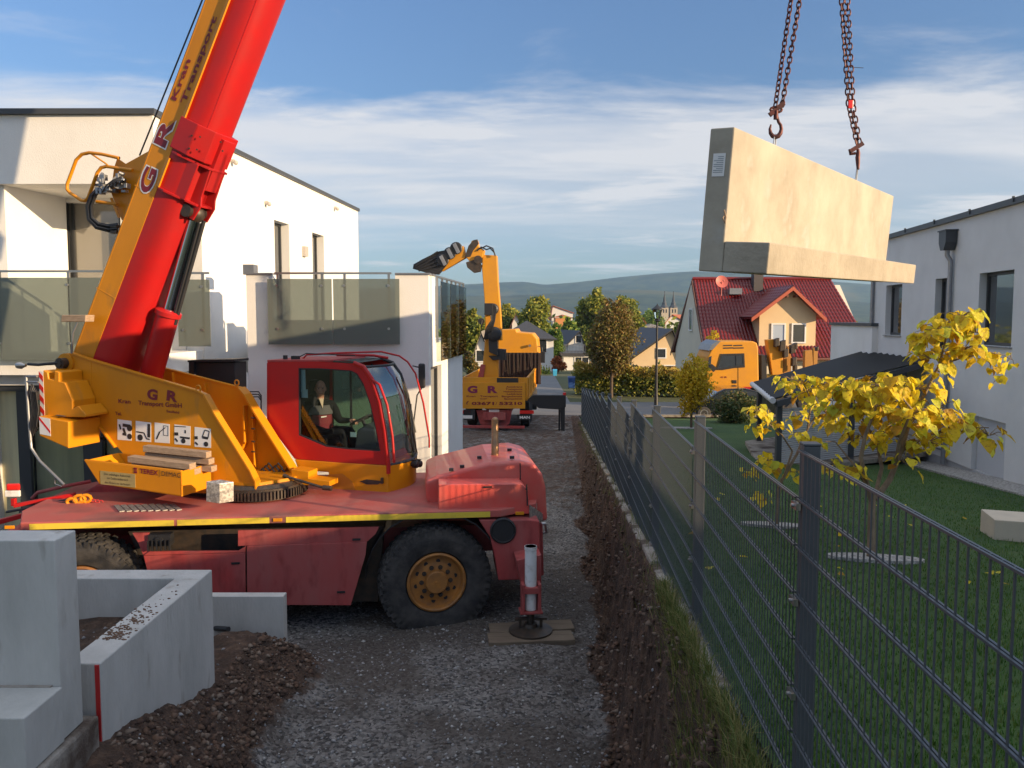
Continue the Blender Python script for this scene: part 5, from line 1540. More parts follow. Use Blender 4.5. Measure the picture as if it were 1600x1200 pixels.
    rd = MB(); rd.cyl(base + ax * Ln, top, .082, 24); rd.build('cylinder_rod', M['chrome'], crane, smooth=True)
    ln = MB(); off = q * .125 - SR * .03; ln.cyl(base + ax * (Ln * .2) + off, top - ax * .1 + off, .020, 10); ln.cyl(base + ax * (Ln * .9) + q * .15 - SR * .0, top - ax * .05 + q * .16, .028, 10); ln.build('hydraulic_line', M['black'], crane, smooth=True)
    pn = MB(); pn.cyl(top - SR * .22, top + SR * .22, .085, 20); pn.ball(top - ax * .02, (.13, .13, .13), 10, 16); pn.build('cylinder_pin', M['dark_steel'], crane, smooth=True)
    # lettering along the boom side
    def bl(mb, s, a, c, hpx, bold, r=-.333, depth=.001):
        A0, As = Pq(*a, r); C0, Cs = Pq(*c, r); A = Bq(A0, As, r); C = Bq(C0, Cs, r)
        up = -q
        mb.text(s, A, C, up, hpx * A.y / F, depth, bold)
    for (s, a, c, h) in (('G', (233.5, 307), (248, 265), 25.5), ('R', (257.5, 234), (275, 187), 25)):
        L = MB(); bl(L, s, a, c, h, .055, -.3335); L.build('lettering_outline', M['white_ink'], crane, recalc=False)
        L = MB(); bl(L, s, (a[0] - .3, a[1] - 2.6), (c[0] - 1.7, c[1] + 1.6), h - 3, .03, -.3345, .002); L.build('lettering', M['maroon_ink'], crane, recalc=False)
    L = MB(); bl(L, 'Kran', (274.5, 158), (298, 94), 9.5, .025, -.3345); bl(L, 'Transport', (288.5, 163), (339, 27), 9, .025, -.3345)
    L.build('lettering', M['maroon_ink'], crane, recalc=False)
    # rope over the boom back, end plate
    a, s = Pq(238, 240, 0); rp = MB(); e1 = SPt(218, 243, 0); e2 = SPt(316, 0, 0); rp.cyl(e1, e2 + (e2 - e1) * .5, .011, 6); rp.build('hoist_rope', M['black'], crane)
    # triangular hose reel console with yellow guard
    tr = MB(); px = [(243, 234), (232, 236), (196, 256), (186, 249), (183, 247), (178, 262), (173, 300), (190, 344), (197, 332), (213, 285), (228, 254)]
    tr.prism([SPt(u, v, -.12) for u, v in px], SR * .02)
    con = tr.build('hose_console', M['orange'], crane, bevel=.003)
    def G(u, v, d=-.2): return SPt(u, v, d)
    gd = MB()
    gd.tube([G(186, 247), G(160, 241), G(140, 238.5), G(128, 241), G(119, 250), G(105, 288), G(105, 296), G(109, 301), G(127, 313), G(133, 314), G(138, 309), G(152, 270), G(158, 262), G(166, 260), G(207, 266)], .024, 10)
    gd.tube([G(142, 240, -.2), G(166, 256, -.22), G(172, 262, -.2)], .012, 8); gd.tube([G(151, 315), G(183, 319)], .024, 10); gd.tube([G(174, 310), G(186, 340)], .020, 8)
    gd.tube([G(196, 338), G(200, 340), G(193, 362)], .014, 6)
    gd.build('tube_guard', M['orange'], con, smooth=True)
    vb = MB(); random.seed(12)
    for k in range(26):
        u = random.uniform(152, 200); v = random.uniform(268, 302); c = G(u, v, random.uniform(-.32, -.14))
        if k % 3 == 0: vb.cyl(c, c + Vector((random.uniform(-.08, .08), .05, random.uniform(-.08, .08))), random.uniform(.015, .035), 10)
        else: vb.box(c, (random.uniform(.015, .04), random.uniform(.02, .05), random.uniform(.015, .04)), S1, SR)
    vb.cyl(G(186, 285, -.28), G(186, 285, -.14), .09, 24)
    vb.build('valve_block', M['zinc'], con, bevel=.003)
    hs = MB()
    for k in range(7):
        dd = -.22 - .02 * (k % 3); o = k * 1.6
        hs.tube([G(150 + o, 296, dd), G(141 + o, 305, dd), G(134.5 + o, 322, dd), G(137 + o * .8, 343 - o * .3, dd), G(150 + o * .5, 357 - o * .9, dd), G(170, 362 - o * 1.1, dd), G(184, 361 - o * 1.2, dd)], .0125, 6)
    for k in range(6):
        a0_ = random.uniform(0, 3); hs.tube([G(160 + 7 * k, 300 - 3 * k, -.3), G(166 + 6 * k, 290 - 2 * k, -.36), G(176 + 4 * k, 282, -.34), G(190, 276 + 2 * k, -.28)], .011, 6)
    hs.build('hydraulic_hose', M['black'], con, smooth=True)
    en = MB()
    for k in range(2): en.box(G(181, 354 + 9 * k, -.22), (.05, .05, .02), S1, SR)
    en.build_each('hose_coupling', M['dark_steel'], con, bevel=.004)
crane_boom()
# ================================================================ CAB AND DRIVER
def crane_cab():
    D0, D1 = .52, 1.52
    def N(u, v): return SPt(u, v, D0)
    W_ = SR * (D1 - D0)
    out = [(417, 566), (488, 564.5), (553, 568), (567, 574), (580, 592), (592, 628), (600, 672), (606, 727), (530, 723), (460, 717), (417, 660)]
    inn = [(466.5, 575), (500, 575.5), (549, 579), (558, 584), (568, 600), (579, 632), (587, 668), (594, 705), (545, 702), (510, 698), (467, 680)]
    root = thing('crane_cab', '', '', (0, 0, 0)); bpy.data.objects.remove(root)
    cab = MB(); cab.ring([N(u, v) for u, v in out], [N(u, v) for u, v in inn], SR * .05)
    cabo = cab.build('cab_side_frame', M['red'], crane, bevel=.008)
    ru = MB(); sc = .985
    inn2 = [(u + (530 - u) * .02, v + (640 - v) * .025) for u, v in inn]
    ru.ring([N(u, v) for u, v in inn], [N(u, v) for u, v in inn2], SR * .035)
    ru.build('window_seal', M['black'], cabo)
    g = MB(); g.prism([SPt(u, v, D0 + .03) for u, v in inn2], SR * .006); g.build('side_glass', M['glass_cab'], cabo)
    # front door post tubes (near and far) following the curve
    cur = [(553, 567), (568, 573), (581, 592), (593, 628), (601, 672), (607, 728), (607, 740)]
    cur2 = [(572, 592), (584, 600), (596, 632), (604, 680), (607, 722)]
    tb = MB(); tb.tube([SPt(u, v, D0 - .01) for u, v in cur], .030, 10); tb.build('door_post', M['red'], cabo, smooth=True)
    tb = MB(); tb.tube([SPt(u + 9, v + 1, D0 - .03) for u, v in cur2], .018, 10); tb.build('door_post', M['red'], cabo, smooth=True)
    # far curve: same profile shifted along SR, nose slopes outward a little
    # far side frame
    fr = MB(); fr.ring([N(u, v) + W_ for u, v in out], [N(u, v) + W_ for u, v in inn], SR * .05); fs = fr.build('cab_side_frame', M['red'], crane)
    for x in (497, 533):
        p = MB(); a = N(x, 575) + W_; c = N(x, 706) + W_; p.bar(a, Vector((a.x, a.y, c.z)), .045, .03); p.build('window_post', M['black'], fs)
    g = MB(); g.prism([N(u, v) + W_ for u, v in inn], SR * .006); g.build('side_glass', glass('tinted_cab_glass', (.30, .42, .36), .06), fs)
    gt = mat('green_sun_strip', (0.10, 0.28, 0.12), .4)
    # roof: red edge plus dark glazed front
    rf = MB(); R0 = [N(417, 566), N(488, 564.5), N(530, 566)]
    rf.prism([N(417, 566), N(520, 565.5), N(520, 565.5) + W_ + SR * .05, N(417, 566) + W_ + SR * .05], UP * .035)
    rf.build('cab_roof', M['red_dusty'], crane, bevel=.01)
    rg = MB(); rg.prism([N(521, 565.5), N(553, 567.5), N(553, 567.5) + W_, N(521, 565.5) + W_], UP * .02); rg.build('roof_glass', M['wglass'], crane)
    # roof rails, wiper and small beacon base
    rr = MB(); a = N(458, 560) + SR * .25; bb = N(548, 563) + SR * .25
    rr.tube([N(455, 564) + SR * .3, N(462, 556) + SR * .3, N(500, 553.5) + SR * .35, N(560, 553) + SR * .75, N(590, 560) + SR * .75, N(604, 570) + SR * .75, N(615, 590) + SR * .8, N(626, 640) + SR * .85, N(634, 700) + SR * .9, N(634, 716) + SR * .9], .014, 8)
    rr.tube([N(500, 557) + SR * .5, N(560, 558) + SR * .5, N(583, 562) + SR * .5], .02, 8)
    rr.build('grab_rail', M['red'], crane, smooth=True)
    wp = MB(); wp.tube([N(456, 561) + SR * .1, N(470, 553) + SR * .15, N(540, 557) + SR * .3], .009, 6); wp.box(N(456, 562) + SR * .1 + UP * .02, (.05, .04, .03), S1, SR); wp.box(N(440, 561) + SR * .1 + UP * .02, (.02, .03, .03), S1, SR)
    wp.build('roof_wiper', M['black'], crane)
    # rear and floor
    rw = MB(); rw.prism([N(417, 567), N(417, 660), N(417, 660) + W_, N(417, 567) + W_], S1 * .03); rw.build('cab_rear_wall', M['red'], crane)
    iw = MB(); iw.prism([N(462, 575) + SR * .06, N(462, 700) + SR * .06, N(462, 700) + W_, N(462, 575) + W_], -S1 * .02); iw.build('cab_lining', M['black'], crane)
    fl = MB(); fl.prism([N(462, 712) + SR * .051, N(600, 712) + SR * .051, N(600, 712) + W_, N(462, 712) + W_], UP * .03); fl.build('cab_floor', M['black'], crane)
    # yellow lower body
    lo = [(460, 717.5), (606.5, 727.5), (607, 776), (600, 778), (521, 770), (514, 758), (513, 738), (466, 735)]
    lb = MB(); lb.prism([N(u, v) for u, v in lo], W_ + SR * .05)
    lbo = lb.build('cab_lower_body', M['orange'], crane, bevel=.015)
    md = MB(); md.prism([SPt(u, v, D0 - .004) for u, v in [(512, 742), (535, 740), (550, 752), (560, 777), (520, 770), (514, 758)]], SR * .003); md.build('step_recess', mat('orange_step_recess', (.50, .18, .014), .5), lbo)
    st = MB(); st.prism([SPt(u, v, D0 - .006) for u, v in [(562, 752), (573, 749), (600, 752), (590, 757), (573, 757)]], SR * .003); st.box(SPt(597, 751, D0 - .02), (.015, .02, .04), S1, SR); st.build('door_handle', M['dark_steel'], lbo)
    # windscreen: curved front between near and far profile, glass with dark border
    prof = [(553, 568), (567, 574), (580, 592), (592, 628), (600, 672), (606, 727)]
    def nose(p, k): return p + S1 * (.13 * math.sin(math.pi * k))
    gl = MB(); vs = []; n = 8
    for (u, v) in prof:
        for j in range(n + 1):
            f = j / n; vs.append(nose(N(u, v) + SR * .05 + W_ * f * .97, f))
    fs_ = [[i * (n + 1) + j, i * (n + 1) + j + 1, (i + 1) * (n + 1) + j + 1, (i + 1) * (n + 1) + j] for i in range(1, len(prof) - 1) for j in range(n)]
    gl.add(vs, fs_); ws = gl.build('windscreen', glass('windscreen_glass', (0.80, 0.86, 0.86), 0.22), crane, smooth=True)
    tf = MB()
    tf.tube([nose(N(567, 574) + SR * .05 + W_ * f, f) for f in [k / 8 for k in range(9)]], .020, 8)
    tf.tube([nose(N(606, 728) + SR * .05 + W_ * f, f) for f in [k / 8 for k in range(9)]], .022, 8)
    tf.tube([N(u, v) + W_ for u, v in cur], .028, 8)
    tf.build('windscreen_frame', M['black'], ws, smooth=True)
    fb = MB(); vs = []
    for (u, v) in ((607, 728), (607, 777)):
        for j in range(n + 1):
            f = j / n; vs.append(nose(N(u, v) + SR * .02 + W_ * f, f))
    fb.add(vs, [[j, j + 1, n + 2 + j, n + 1 + j] for j in range(n)])
    fb.add([p for p in vs[n + 1:]] + [N(560, 776) + W_ * .0, N(560, 776) + W_], [list(range(n + 1)) + [n + 2, n + 1]])
    fb.build('cab_nose', M['orange'], crane, smooth=True)
    wpr = MB(); wpr.tube([nose(N(607, 722) + W_ * .8, .8) + S1 * .03, nose(N(603, 680) + W_ * .55, .55) + S1 * .04, nose(N(596, 640) + W_ * .75, .75) + S1 * .04], .009, 6)
    wpr.tube([nose(N(604, 690) + W_ * .9, .9) + S1 * .03, nose(N(592, 630) + W_ * .9, .9) + S1 * .03], .012, 6)
    wpr.build('wiper', M['black'], ws)
    # lamps low on the nose
    for f, r, up in ((.52, .055, .0), (.86, .045, -.06)):
        c = nose(N(607, 735) + W_ * f, f) + S1 * .05 + UP * up
        m = MB(); m.lathe(c - S1 * .05, S1, [(0, r * .6), (.05, r), (.09, r * 1.05), (.10, r * .9)], 18); m.box(c - UP * .02 + UP * .03, (.03, .02, .06), S1, SR); m.build('work_lamp', M['black'], crane, smooth=True)
    # rear-view mirror
    m = MB(); c = nose(N(598, 596) + W_ * 1.12, .8) + S1 * .06
    m.box(c, (.055, .03, .19), S1, SR); mi = m.build('mirror', M['black'], crane, bevel=.03)
    m = MB(); m.tube([c - UP * .18, c - UP * .30 - S1 * .08, N(603, 680) + W_], .011, 6); m.tube([c + UP * .12, c + UP * .15 - S1 * .15], .011, 6); m.build('mirror_arm', M['black'], crane)
    # interior: seat, head rest, console, wheel, orange strut
    def I(u, v, d): return SPt(u, v, d)
    s = MB(); c = I(497, 690, .95)
    s.box(c + UP * .02, (.24, .24, .07), S1, SR); s.prism([I(474, 690, .78), I(486, 690, .78), I(492, 620, .78), I(482, 618, .78)], SR * .40)
    s.box(I(487, 604, .98), (.05, .14, .10), S1, SR)
    s.build('seat', M['black'], crane, bevel=.02)
    k = MB(); k.prism([I(553, 705, .75), I(590, 705, .75), I(586, 668, .75), I(574, 662, .75), I(558, 672, .75)], SR * .62); k.build('console', mat('dark_console', (.035, .05, .055), .6), crane, bevel=.02)
    k = MB(); k.prism([I(585, 722, .60), I(607, 722, .60), I(604, 694, .60), I(590, 690, .60)], SR * .86); k.build('dashboard', M['black'], crane, bevel=.02)
    k = MB(); cc = I(566, 655, 1.0); ax = (UP + S1 * -.5).normalized(); x, y, _ = frame_of(ax)
    k.tube([cc + (x * math.cos(a) + y * math.sin(a)) * .19 for a in [2 * math.pi * j / 20 for j in range(20)]], .014, 6, closed=True); k.cyl(cc, cc - ax * .35, .025, 8); k.bar(cc + x * .18, cc - x * .18, .02); k.build('steering_wheel', M['black'], crane, smooth=True)
    k = MB(); k.bar(I(468, 640, .60), I(500, 702, .60), .05, .03); k.build('orange_strut', M['orange'], crane)
    k = MB()
    for (u, v, w, h) in ((473, 595, .045, .16), (476, 615, .05, .06), (552, 679, .045, .035)): k.box(I(u, v, .58 if u < 500 else .72), (w, .004, h), S1, SR)
    k.build_each('paper_notice', mat('pale_blue_paper', (.30, .50, .55), .6), crane)
    k = MB(); k.bar(I(470, 588, 1.4), I(470, 700, 1.4), .06, .03)
    k.box(I(525, 628, 1.50), (.26, .004, .16), S1, SR) if False else None
    k.build('rear_post', M['black'], crane)

def skinned(name, verts, edges, radii, matl, parent, levels=2, rootv=0):
    me = bpy.data.meshes.new(name); o = bpy.data.objects.new(name, me); COL.objects.link(o)
    off = Vector((0, 0, 0)); q = parent
    if parent is not None:
        o.parent = parent
        while q is not None: off += q.location; q = q.parent
    me.from_pydata([Vector(v) - off for v in verts], edges, []); me.materials.append(matl)
    md = o.modifiers.new('skin', 'SKIN'); md.use_smooth_shade = True
    sk = me.skin_vertices[0] if me.skin_vertices else None
    if not me.skin_vertices:
        bm_ = bmesh.new(); bm_.from_mesh(me); bm_.verts.layers.skin.verify(); bm_.to_mesh(me); bm_.free()
    for i, r in enumerate(radii):
        me.skin_vertices[0].data[i].radius = (r, r) if not isinstance(r, tuple) else r
        me.skin_vertices[0].data[i].use_root = (i == rootv)
    s2 = o.modifiers.new('sub', 'SUBSURF'); s2.levels = levels; s2.render_levels = levels
    # bake the modifiers into the mesh
    bpy.context.view_layer.update()
    ev = o.evaluated_get(bpy.context.evaluated_depsgraph_get()); nm = bpy.data.meshes.new_from_object(ev)
    o.modifiers.clear(); o.data = nm
    for p in nm.polygons: p.use_smooth = True
    return o

def person_driver():
    skin_m = mat('skin', (0.62, 0.34, 0.23), 0.55, c2=(0.42, 0.18, 0.12), scale=20, lo=.4, hi=.7)
    jacket = mat('black_jacket', (0.010, 0.011, 0.013), .9, spec=.2)
    panel = mat('dark_red_jacket_panel', (0.16, 0.012, 0.022), .8)
    greyp = mat('grey_jacket_yoke', (0.09, 0.09, 0.095), .8)
    hairm = mat('short_grey_hair', (0.14, 0.12, 0.11), .9)
    hip = SPt(500, 684, .95)
    root = thing('person', 'bald man in black and dark red jacket sitting at the controls in the crane cab', 'person', tuple(hip))
    fw = S1; lf = SR; rt = -SR                 # facing the nose of the cab; his right side is nearer the camera
    ch = (S1 * .68 - SR * .73).normalized(); cr = (-SR * .68 - S1 * .73).normalized()   # chest turned towards the open side
    def P(f, r, z): return hip + fw * f + rt * r + UP * z
    def P2(f, r, z): return hip + ch * f + cr * r + UP * z
    # body: torso, neck, arms, legs in one skin
    vs = [P(0, 0, .08), P2(.02, 0, .28), P2(.02, 0, .45), P2(.04, .0, .57),      # 0 pelvis 1 belly 2 chest 3 neck base
          P2(.01, .195, .475), P2(.01, -.195, .475),                                # 4,5 shoulders
          P2(.07, .27, .22), P(.24, .22, .13), P(.33, .17, .14),              # 6 elbow r 7 wrist r
          P2(.17, -.25, .26), P(.40, -.12, .26), P(.46, -.09, .27),            # 9 elbow l 10 wrist l
          P(.05, .10, .06), P(.45, .14, .12), P(.50, .14, -.25),              # 12 hip r, knee, ankle
          P(.05, -.10, .06), P(.45, -.12, .12), P(.52, -.12, -.25)]
    ed = [(0, 1), (1, 2), (2, 3), (2, 4), (2, 5), (4, 6), (6, 7), (7, 8), (5, 9), (9, 10), (10, 11), (0, 12), (12, 13), (13, 14), (0, 15), (15, 16), (16, 17)]
    ra = [(.16, .15), (.17, .15), (.165, .14), .07, .095, .095, .068, .045, .038, .06, .043, .036, .095, .075, .06, .095, .075, .06]
    body = skinned('body', vs, ed, ra, jacket, root, 2, 0)
    # head turned to the right (towards the camera)
    hd = P2(.075, .0, .74)
    face = (rt * .80 + fw * .50 + UP * -.04).normalized(); sd = UP.cross(face).normalized(); up = face.cross(sd) * 1.0
    if up.z < 0: up = -up
    h = MB(); n, m_ = 20, 24
    h.ball(hd, (.092, .076, .122), n, m_, face, sd, up)
    # shape the head: jaw narrower, brow, cheeks
    for i, p in enumerate(h.v):
        l = p - hd; f, s, z = l.dot(face), l.dot(sd), l.dot(up)
        if z < 0: s *= 1 - .28 * min(1, (-z / .12)) ** 1.3; f = f * (1 - .10 * (-z / .12)) + (.010 if f > 0 else .012) * min(1, -z / .08)
        if f > .04 and abs(z - .012) < .022 and abs(s) > .012 and abs(s) < .052: f -= .013 * (1 - abs(z - .012) / .022)
        if f > .05 and abs(z - .038) < .014: f += .003
        h.v[i] = hd + face * f + sd * s + up * z
    head = h.build('head', skin_m, root, smooth=True)
    f_ = MB()
    f_.prism([hd + face * .082 + up * .022 + sd * -.006, hd + face * .082 + up * .022 + sd * .006, hd + face * .088 + up * -.018 + sd * .016, hd + face * .112 + up * -.022, hd + face * .088 + up * -.018 + sd * -.016], -up * .010)
    f_.ball(hd + face * .100 + up * -.022, (.013, .016, .012), 6, 8, face, sd, up); f_.build('nose', skin_m, head, smooth=True)
    e = MB()
    for s in (-1, 1):
        e.ball(hd + face * .078 + sd * .030 * s + up * .010, (.008, .013, .0065), 6, 10, face, sd, up)
    e.build_each('eye', M['black_ink'], head, smooth=True)
    bw = MB()
    for s in (-1, 1): bw.box(hd + face * .086 + sd * .031 * s + up * .030, (.003, .018, .0035), face, sd, up)
    bw.build_each('eyebrow', hairm, head)
    mo = MB(); mo.box(hd + face * .0865 - up * .058, (.004, .024, .0035), face, sd, up); mo.build('mouth', mat('lips', (.22, .06, .05), .6), head)
    er = MB()
    for s in (-1, 1): er.ball(hd + face * -.005 + sd * .078 * s - up * .005, (.018, .009, .030), 6, 10, face, sd, up)
    er.build_each('ear', skin_m, head, smooth=True)
    hr = MB(); hr.ball(hd - face * .010 + up * -.004, (.090, .081, .108), 12, 20, face, sd, up)
    hr.v = [p for p in hr.v]
    keep = []
    for fc in hr.f:
        c = sum((hr.v[i] for i in fc), Vector()) / len(fc) - hd
        if c.dot(face) < .018 and c.dot(up) < .075 and c.dot(up) > -.075: keep.append(fc)
    hr.f = keep; hr.build('hair', hairm, head, smooth=True)
    nk = MB(); nk.tube([P2(.03, .0, .52), P2(.05, .0, .60), hd - up * .06 - face * .015], [.062, .055, .056], 14); nk.build('neck', skin_m, root, smooth=True)
    # collar, open neck with pale shirt, red panels
    co = MB(); co.tube([P2(.03, .0, .55), P2(.04, .0, .60)], [.095, .075], 14, cap=False); co.build('collar', jacket, root, smooth=True)
    sh = MB(); sh.prism([P2(.115, -.035, .60), P2(.115, .035, .60), P2(.185, .0, .46)], ch * .008); sh.build('shirt', mat('cream_shirt', (.55, .45, .33), .8), root)
    # grey yoke and dark red chest panels as shells fitted to the torso
    def shell(name, m2, f0, f1, z0, z1, grow):
        s_ = MB(); nn = 10; vs_ = []
        for i in range(nn + 1):
            z = z0 + (z1 - z0) * i / nn
            for j in range(nn + 1):
                a = f0 + (f1 - f0) * j / nn
                rad = (.158 + grow) * (1 if z < .40 else max(.5, 1 - (z - .40) * 2.2)); vs_.append(P2(.02 + rad * math.cos(a), (rad * 1.12) * math.sin(a), z))
        s_.add(vs_, [[i * (nn + 1) + j, i * (nn + 1) + j + 1, (i + 1) * (nn + 1) + j + 1, (i + 1) * (nn + 1) + j] for i in range(nn) for j in range(nn)])
        o = s_.build(name, m2, root, smooth=True); md = o.modifiers.new('thick', 'SOLIDIFY'); md.thickness = .006
    shell('jacket_panel', panel, R(-50), R(50), .15, .36, .016)
    shell('jacket_yoke', greyp, R(-80), R(80), .365, .50, .022)
    lg = MB(); lg.prism([P2(.20, .03, .345), P2(.20, -.05, .35), P2(.20, -.05, .335), P2(.20, .03, .325)], ch * .012); lg.build('jacket_emblem', M['white_ink'], root)
    # hands with fingers
    def hand(w, d_, side, nm):
        d_ = Vector(d_).normalized(); nrm = UP; pal = d_.cross(nrm).normalized() * side
        hv = [w, w + d_ * .05, w + d_ * .085]; he = [(0, 1), (1, 2)]; hr_ = [.024, .030, .028]
        for k, (o_, L) in enumerate(((-.030, .065), (-.010, .075), (.010, .070), (.030, .055))):
            b0 = w + d_ * .085 + pal * o_; i0 = len(hv)
            hv += [b0, b0 + d_ * L * .5 - nrm * .006, b0 + d_ * L * .85 - nrm * .028, b0 + d_ * L * .8 - nrm * .048]
            he += [(2, i0), (i0, i0 + 1), (i0 + 1, i0 + 2), (i0 + 2, i0 + 3)]; hr_ += [.0095, .009, .0085, .0075]
        i0 = len(hv); hv += [w + d_ * .03 - pal * .03, w + d_ * .06 - pal * .05 - nrm * .01, w + d_ * .085 - pal * .05 - nrm * .02]
        he += [(1, i0), (i0, i0 + 1), (i0 + 1, i0 + 2)]; hr_ += [.012, .010, .009]
        skinned(nm, hv, he, hr_, skin_m, root, 2, 0)
    hand(P(.32, .175, .14), fw * .9 - rt * .2 - UP * .1, 1, 'hand')
    hand(P(.45, -.09, .27), fw * .95 + rt * .3 - UP * .05, -1, 'hand')
crane_cab()
person_driver()

# ================================================================ HANGING CONCRETE ELEMENT AND CHAINS
def load():
    Y0 = 6.5
    l = Vector((.623, .782, .021)).normalized(); u = Vector((.057, -.065, 1)); u = (u - l * u.dot(l)).normalized(); w = l.cross(u)   # w: out of the lit face
    if w.dot(Vector((.78, -.62, 0))) < 0: w = -w
    TL = onY(1148, 198, Y0); BL0 = onP(1132, 377, TL, w)
    h = (TL - BL0).dot(u); L = 5.60; W = .215; FH = .26; FP = .39
    root = thing('retaining_wall_element', 'large smooth concrete angle element hanging in the air from two chains', 'concrete element', tuple(TL - u * (h + FH) + l * 2.8))
    def Q(a, o, z): return TL + l * a + w * o + u * z
    b = MB(); b.prism([Q(0, 0, 0), Q(L, 0, 0), Q(L, 0, -h - FH), Q(0, 0, -h - FH)], -w * W)
    st = b.build('stem', M['concrete_load'], root, bevel=.012)
    b = MB(); b.prism([Q(.004, .001, -h), Q(L, .001, -h), Q(L, .001, -h - FH + .004), Q(.004, .001, -h - FH + .004)], w * FP)
    b.build('foot', M['load_foot'], root, bevel=.010)
    b = MB(); c0 = Q(-.003, -.03 - .02, -.20)
    lab = [Q(-.004, -.055, -.21), Q(-.004, -.165, -.21), Q(-.004, -.165, -.40), Q(-.004, -.055, -.40)]
    b.prism(lab, l * .002); s = b.build('paper_label', M['white_ink'], root)
    g = MB()
    for k in range(9):
        z = -.235 - .016 * k; wd = (.05 if k in (0, 1) else .085 if k % 3 else .06)
        g.prism([Q(-.0055, -.070, z), Q(-.0055, -.070 - wd, z), Q(-.0055, -.070 - wd, z - .005), Q(-.0055, -.070, z - .005)], l * .001)
    g.build_each('fine_print', M['zinc'], s)
    # cast socket and twine at the end corner
    t = MB(); c = Q(-.01, -.015, -.72); t.tube([c, c + Vector((-.02, -.02, -.03)), c + Vector((0, -.02, -.07)), c + Vector((.01, -.01, -.02)), c + Vector((-.01, -.02, .04))], .006, 6); t.build('twine', M['wood'], root)
    # steel loops
    A1 = onP(1210.5, 222, TL - w * W * .5, w); A2 = onP(1338, 276, TL - w * W * .5, w)
    def top(p): return p - u * (p - TL).dot(u)
    loops = []
    for p, hh in ((top(A1), .14), (top(A2), .20)):
        m = MB()
        m.tube([p - l * .03 - u * .03, p - l * .022 + u * hh * .8, p + u * hh, p + l * .022 + u * hh * .8, p + l * .03 - u * .03], .006, 6)
        m.build('lifting_loop', M['steel'], root, smooth=True); loops.append(p + u * hh)
    def link(mb, c, d, x, y, L_, wd, r):
        pts = []
        for k in range(12):
            a = 2 * math.pi * k / 12; pts.append(c + d * (L_ * math.sin(a) * (1.0)) + x * (wd * math.copysign(abs(math.cos(a)) ** .7, math.cos(a))))
        mb.tube(pts, r, 5, closed=True)
    def strand(a, b, parent, pitch=.052, r=.0075):
        mb = MB(); d = (b - a); n = int(d.length / pitch); d.normalize(); x, y, _ = frame_of(d)
        tw = random.random() * 3
        for k in range(n):
            c = a + d * pitch * (k + .5)
            an = tw + (math.pi / 2 if k % 2 else 0) + .12 * math.sin(k * .35 + tw); xx = x * math.cos(an) + y * math.sin(an)
            link(mb, c, d, xx, None, pitch * .66, pitch * .40, r)
        return mb.build('chain_strand', M['chain'], parent, smooth=True)
    # left chain leg
    p = loops[0]
    def at(uu, vv, Yd): return onY(uu, vv, Yd)
    cd = p.y
    labs = [('lifting_chain', 'left rusty double lifting chain with open hook, at the near end of the hanging concrete', p), ('lifting_chain', 'right rusty double lifting chain with slim hook, at the far end of the hanging concrete', loops[1])]
    r1 = thing(labs[0][0], labs[0][1], 'chain', tuple(p), 'lifting chains above the concrete element')
    hk = MB(); c = p - UP * .022
    X_ = Vector((1, 0, 0))
    pts = [c + X_ * (.055 * math.sin(a)) + UP * (.07 - .075 * math.cos(a)) for a in [R(x) for x in (-125, -90, -60, -30, 0, 30, 60, 90, 120, 150)]] + [c + UP * .19 + X_ * .01]
    hk.tube(pts, [.008, .014, .019, .022, .023, .023, .021, .018, .016, .015, .015], 8)
    hk.build('hook', M['chain'], r1, smooth=True)
    cl = MB(); q = p + UP * .20
    cl.tube([q + X_ * (.055 * math.cos(a)) + UP * (.025 * math.sin(a)) + UP * .03 for a in [2 * math.pi * k / 12 for k in range(12)]], .013, 8, closed=True)
    cl.bar(q - X_ * .06 - UP * .02, q + X_ * .07 + UP * .09, .03, .045); cl.cyl(q - UP * .06, q + UP * .02, .022, 10); cl.build('shortening_claw', M['chain'], r1, smooth=True)
    dp = Vector((0, 0, 0))
    apex_v = -330
    def up_to(px, v0, Yd, tgt): return onY(px + (tgt - px) * 1.0, v0, Yd)
    tA = onY(1236, 0, cd - .02); dA = (tA - (q + X_ * -.01 + UP * .05)); strand(q + X_ * -.01 + UP * .05, q + X_ * -.01 + UP * .05 + dA * 1.9, r1)
    tB = onY(1249.5, 0, cd + .02); s0 = q + X_ * .055 + UP * .06; strand(s0, s0 + (tB - s0) * 1.9, r1)
    p = loops[1]; cd = p.y
    r2 = thing(labs[1][0], labs[1][1], 'chain', tuple(p), 'lifting chains above the concrete element')
    hk = MB(); c = p + UP * .0
    hk.tube([c + Vector((.0, -.02, -.03)), c + UP * .05 + X_ * .005, c + UP * .12, c + UP * .17 + X_ * .005, c + UP * .22], [.018, .026, .03, .026, .018], 8)
    hk.build('hook', M['chain'], r2, smooth=True)
    cl = MB(); q = p + UP * .22; cl.bar(q - X_ * .10 - UP * .03, q + X_ * .06 + UP * .07, .04, .05); cl.tube([q - X_ * .10 + UP * .0, q - X_ * .09 - UP * .06, q - X_ * .03 - UP * .05], .02, 6); cl.build('shortening_claw', M['chain'], r2, smooth=True)
    s0 = q + UP * .06; mid = onY(1330, 160, cd)
    a0 = s0; strand(a0 - X_ * .01, onY(1326, 165, cd), r2, .068, .0095); strand(a0 + X_ * .015, onY(1332.5, 165, cd), r2, .068, .0095)
    m1 = onY(1326, 165, cd); m2 = onY(1332.5, 165, cd); strand(m1, m1 + (onY(1315, 0, cd) - m1) * 2.2, r2, .068, .0095); strand(m2, m2 + (onY(1324, 0, cd) - m2) * 2.2, r2, .068, .0095)
    b = MB(); b.box(onY(1329, 163, cd - .02), (.03, .01, .05)); b.build('chain_tag', M['reflector'], r2, bevel=.005)
    b = MB(); a = onY(1331, 105, cd); b.cyl(a, onY(1349, 106, cd), .004, 5); b.build('loose_wire', M['black'], r2)
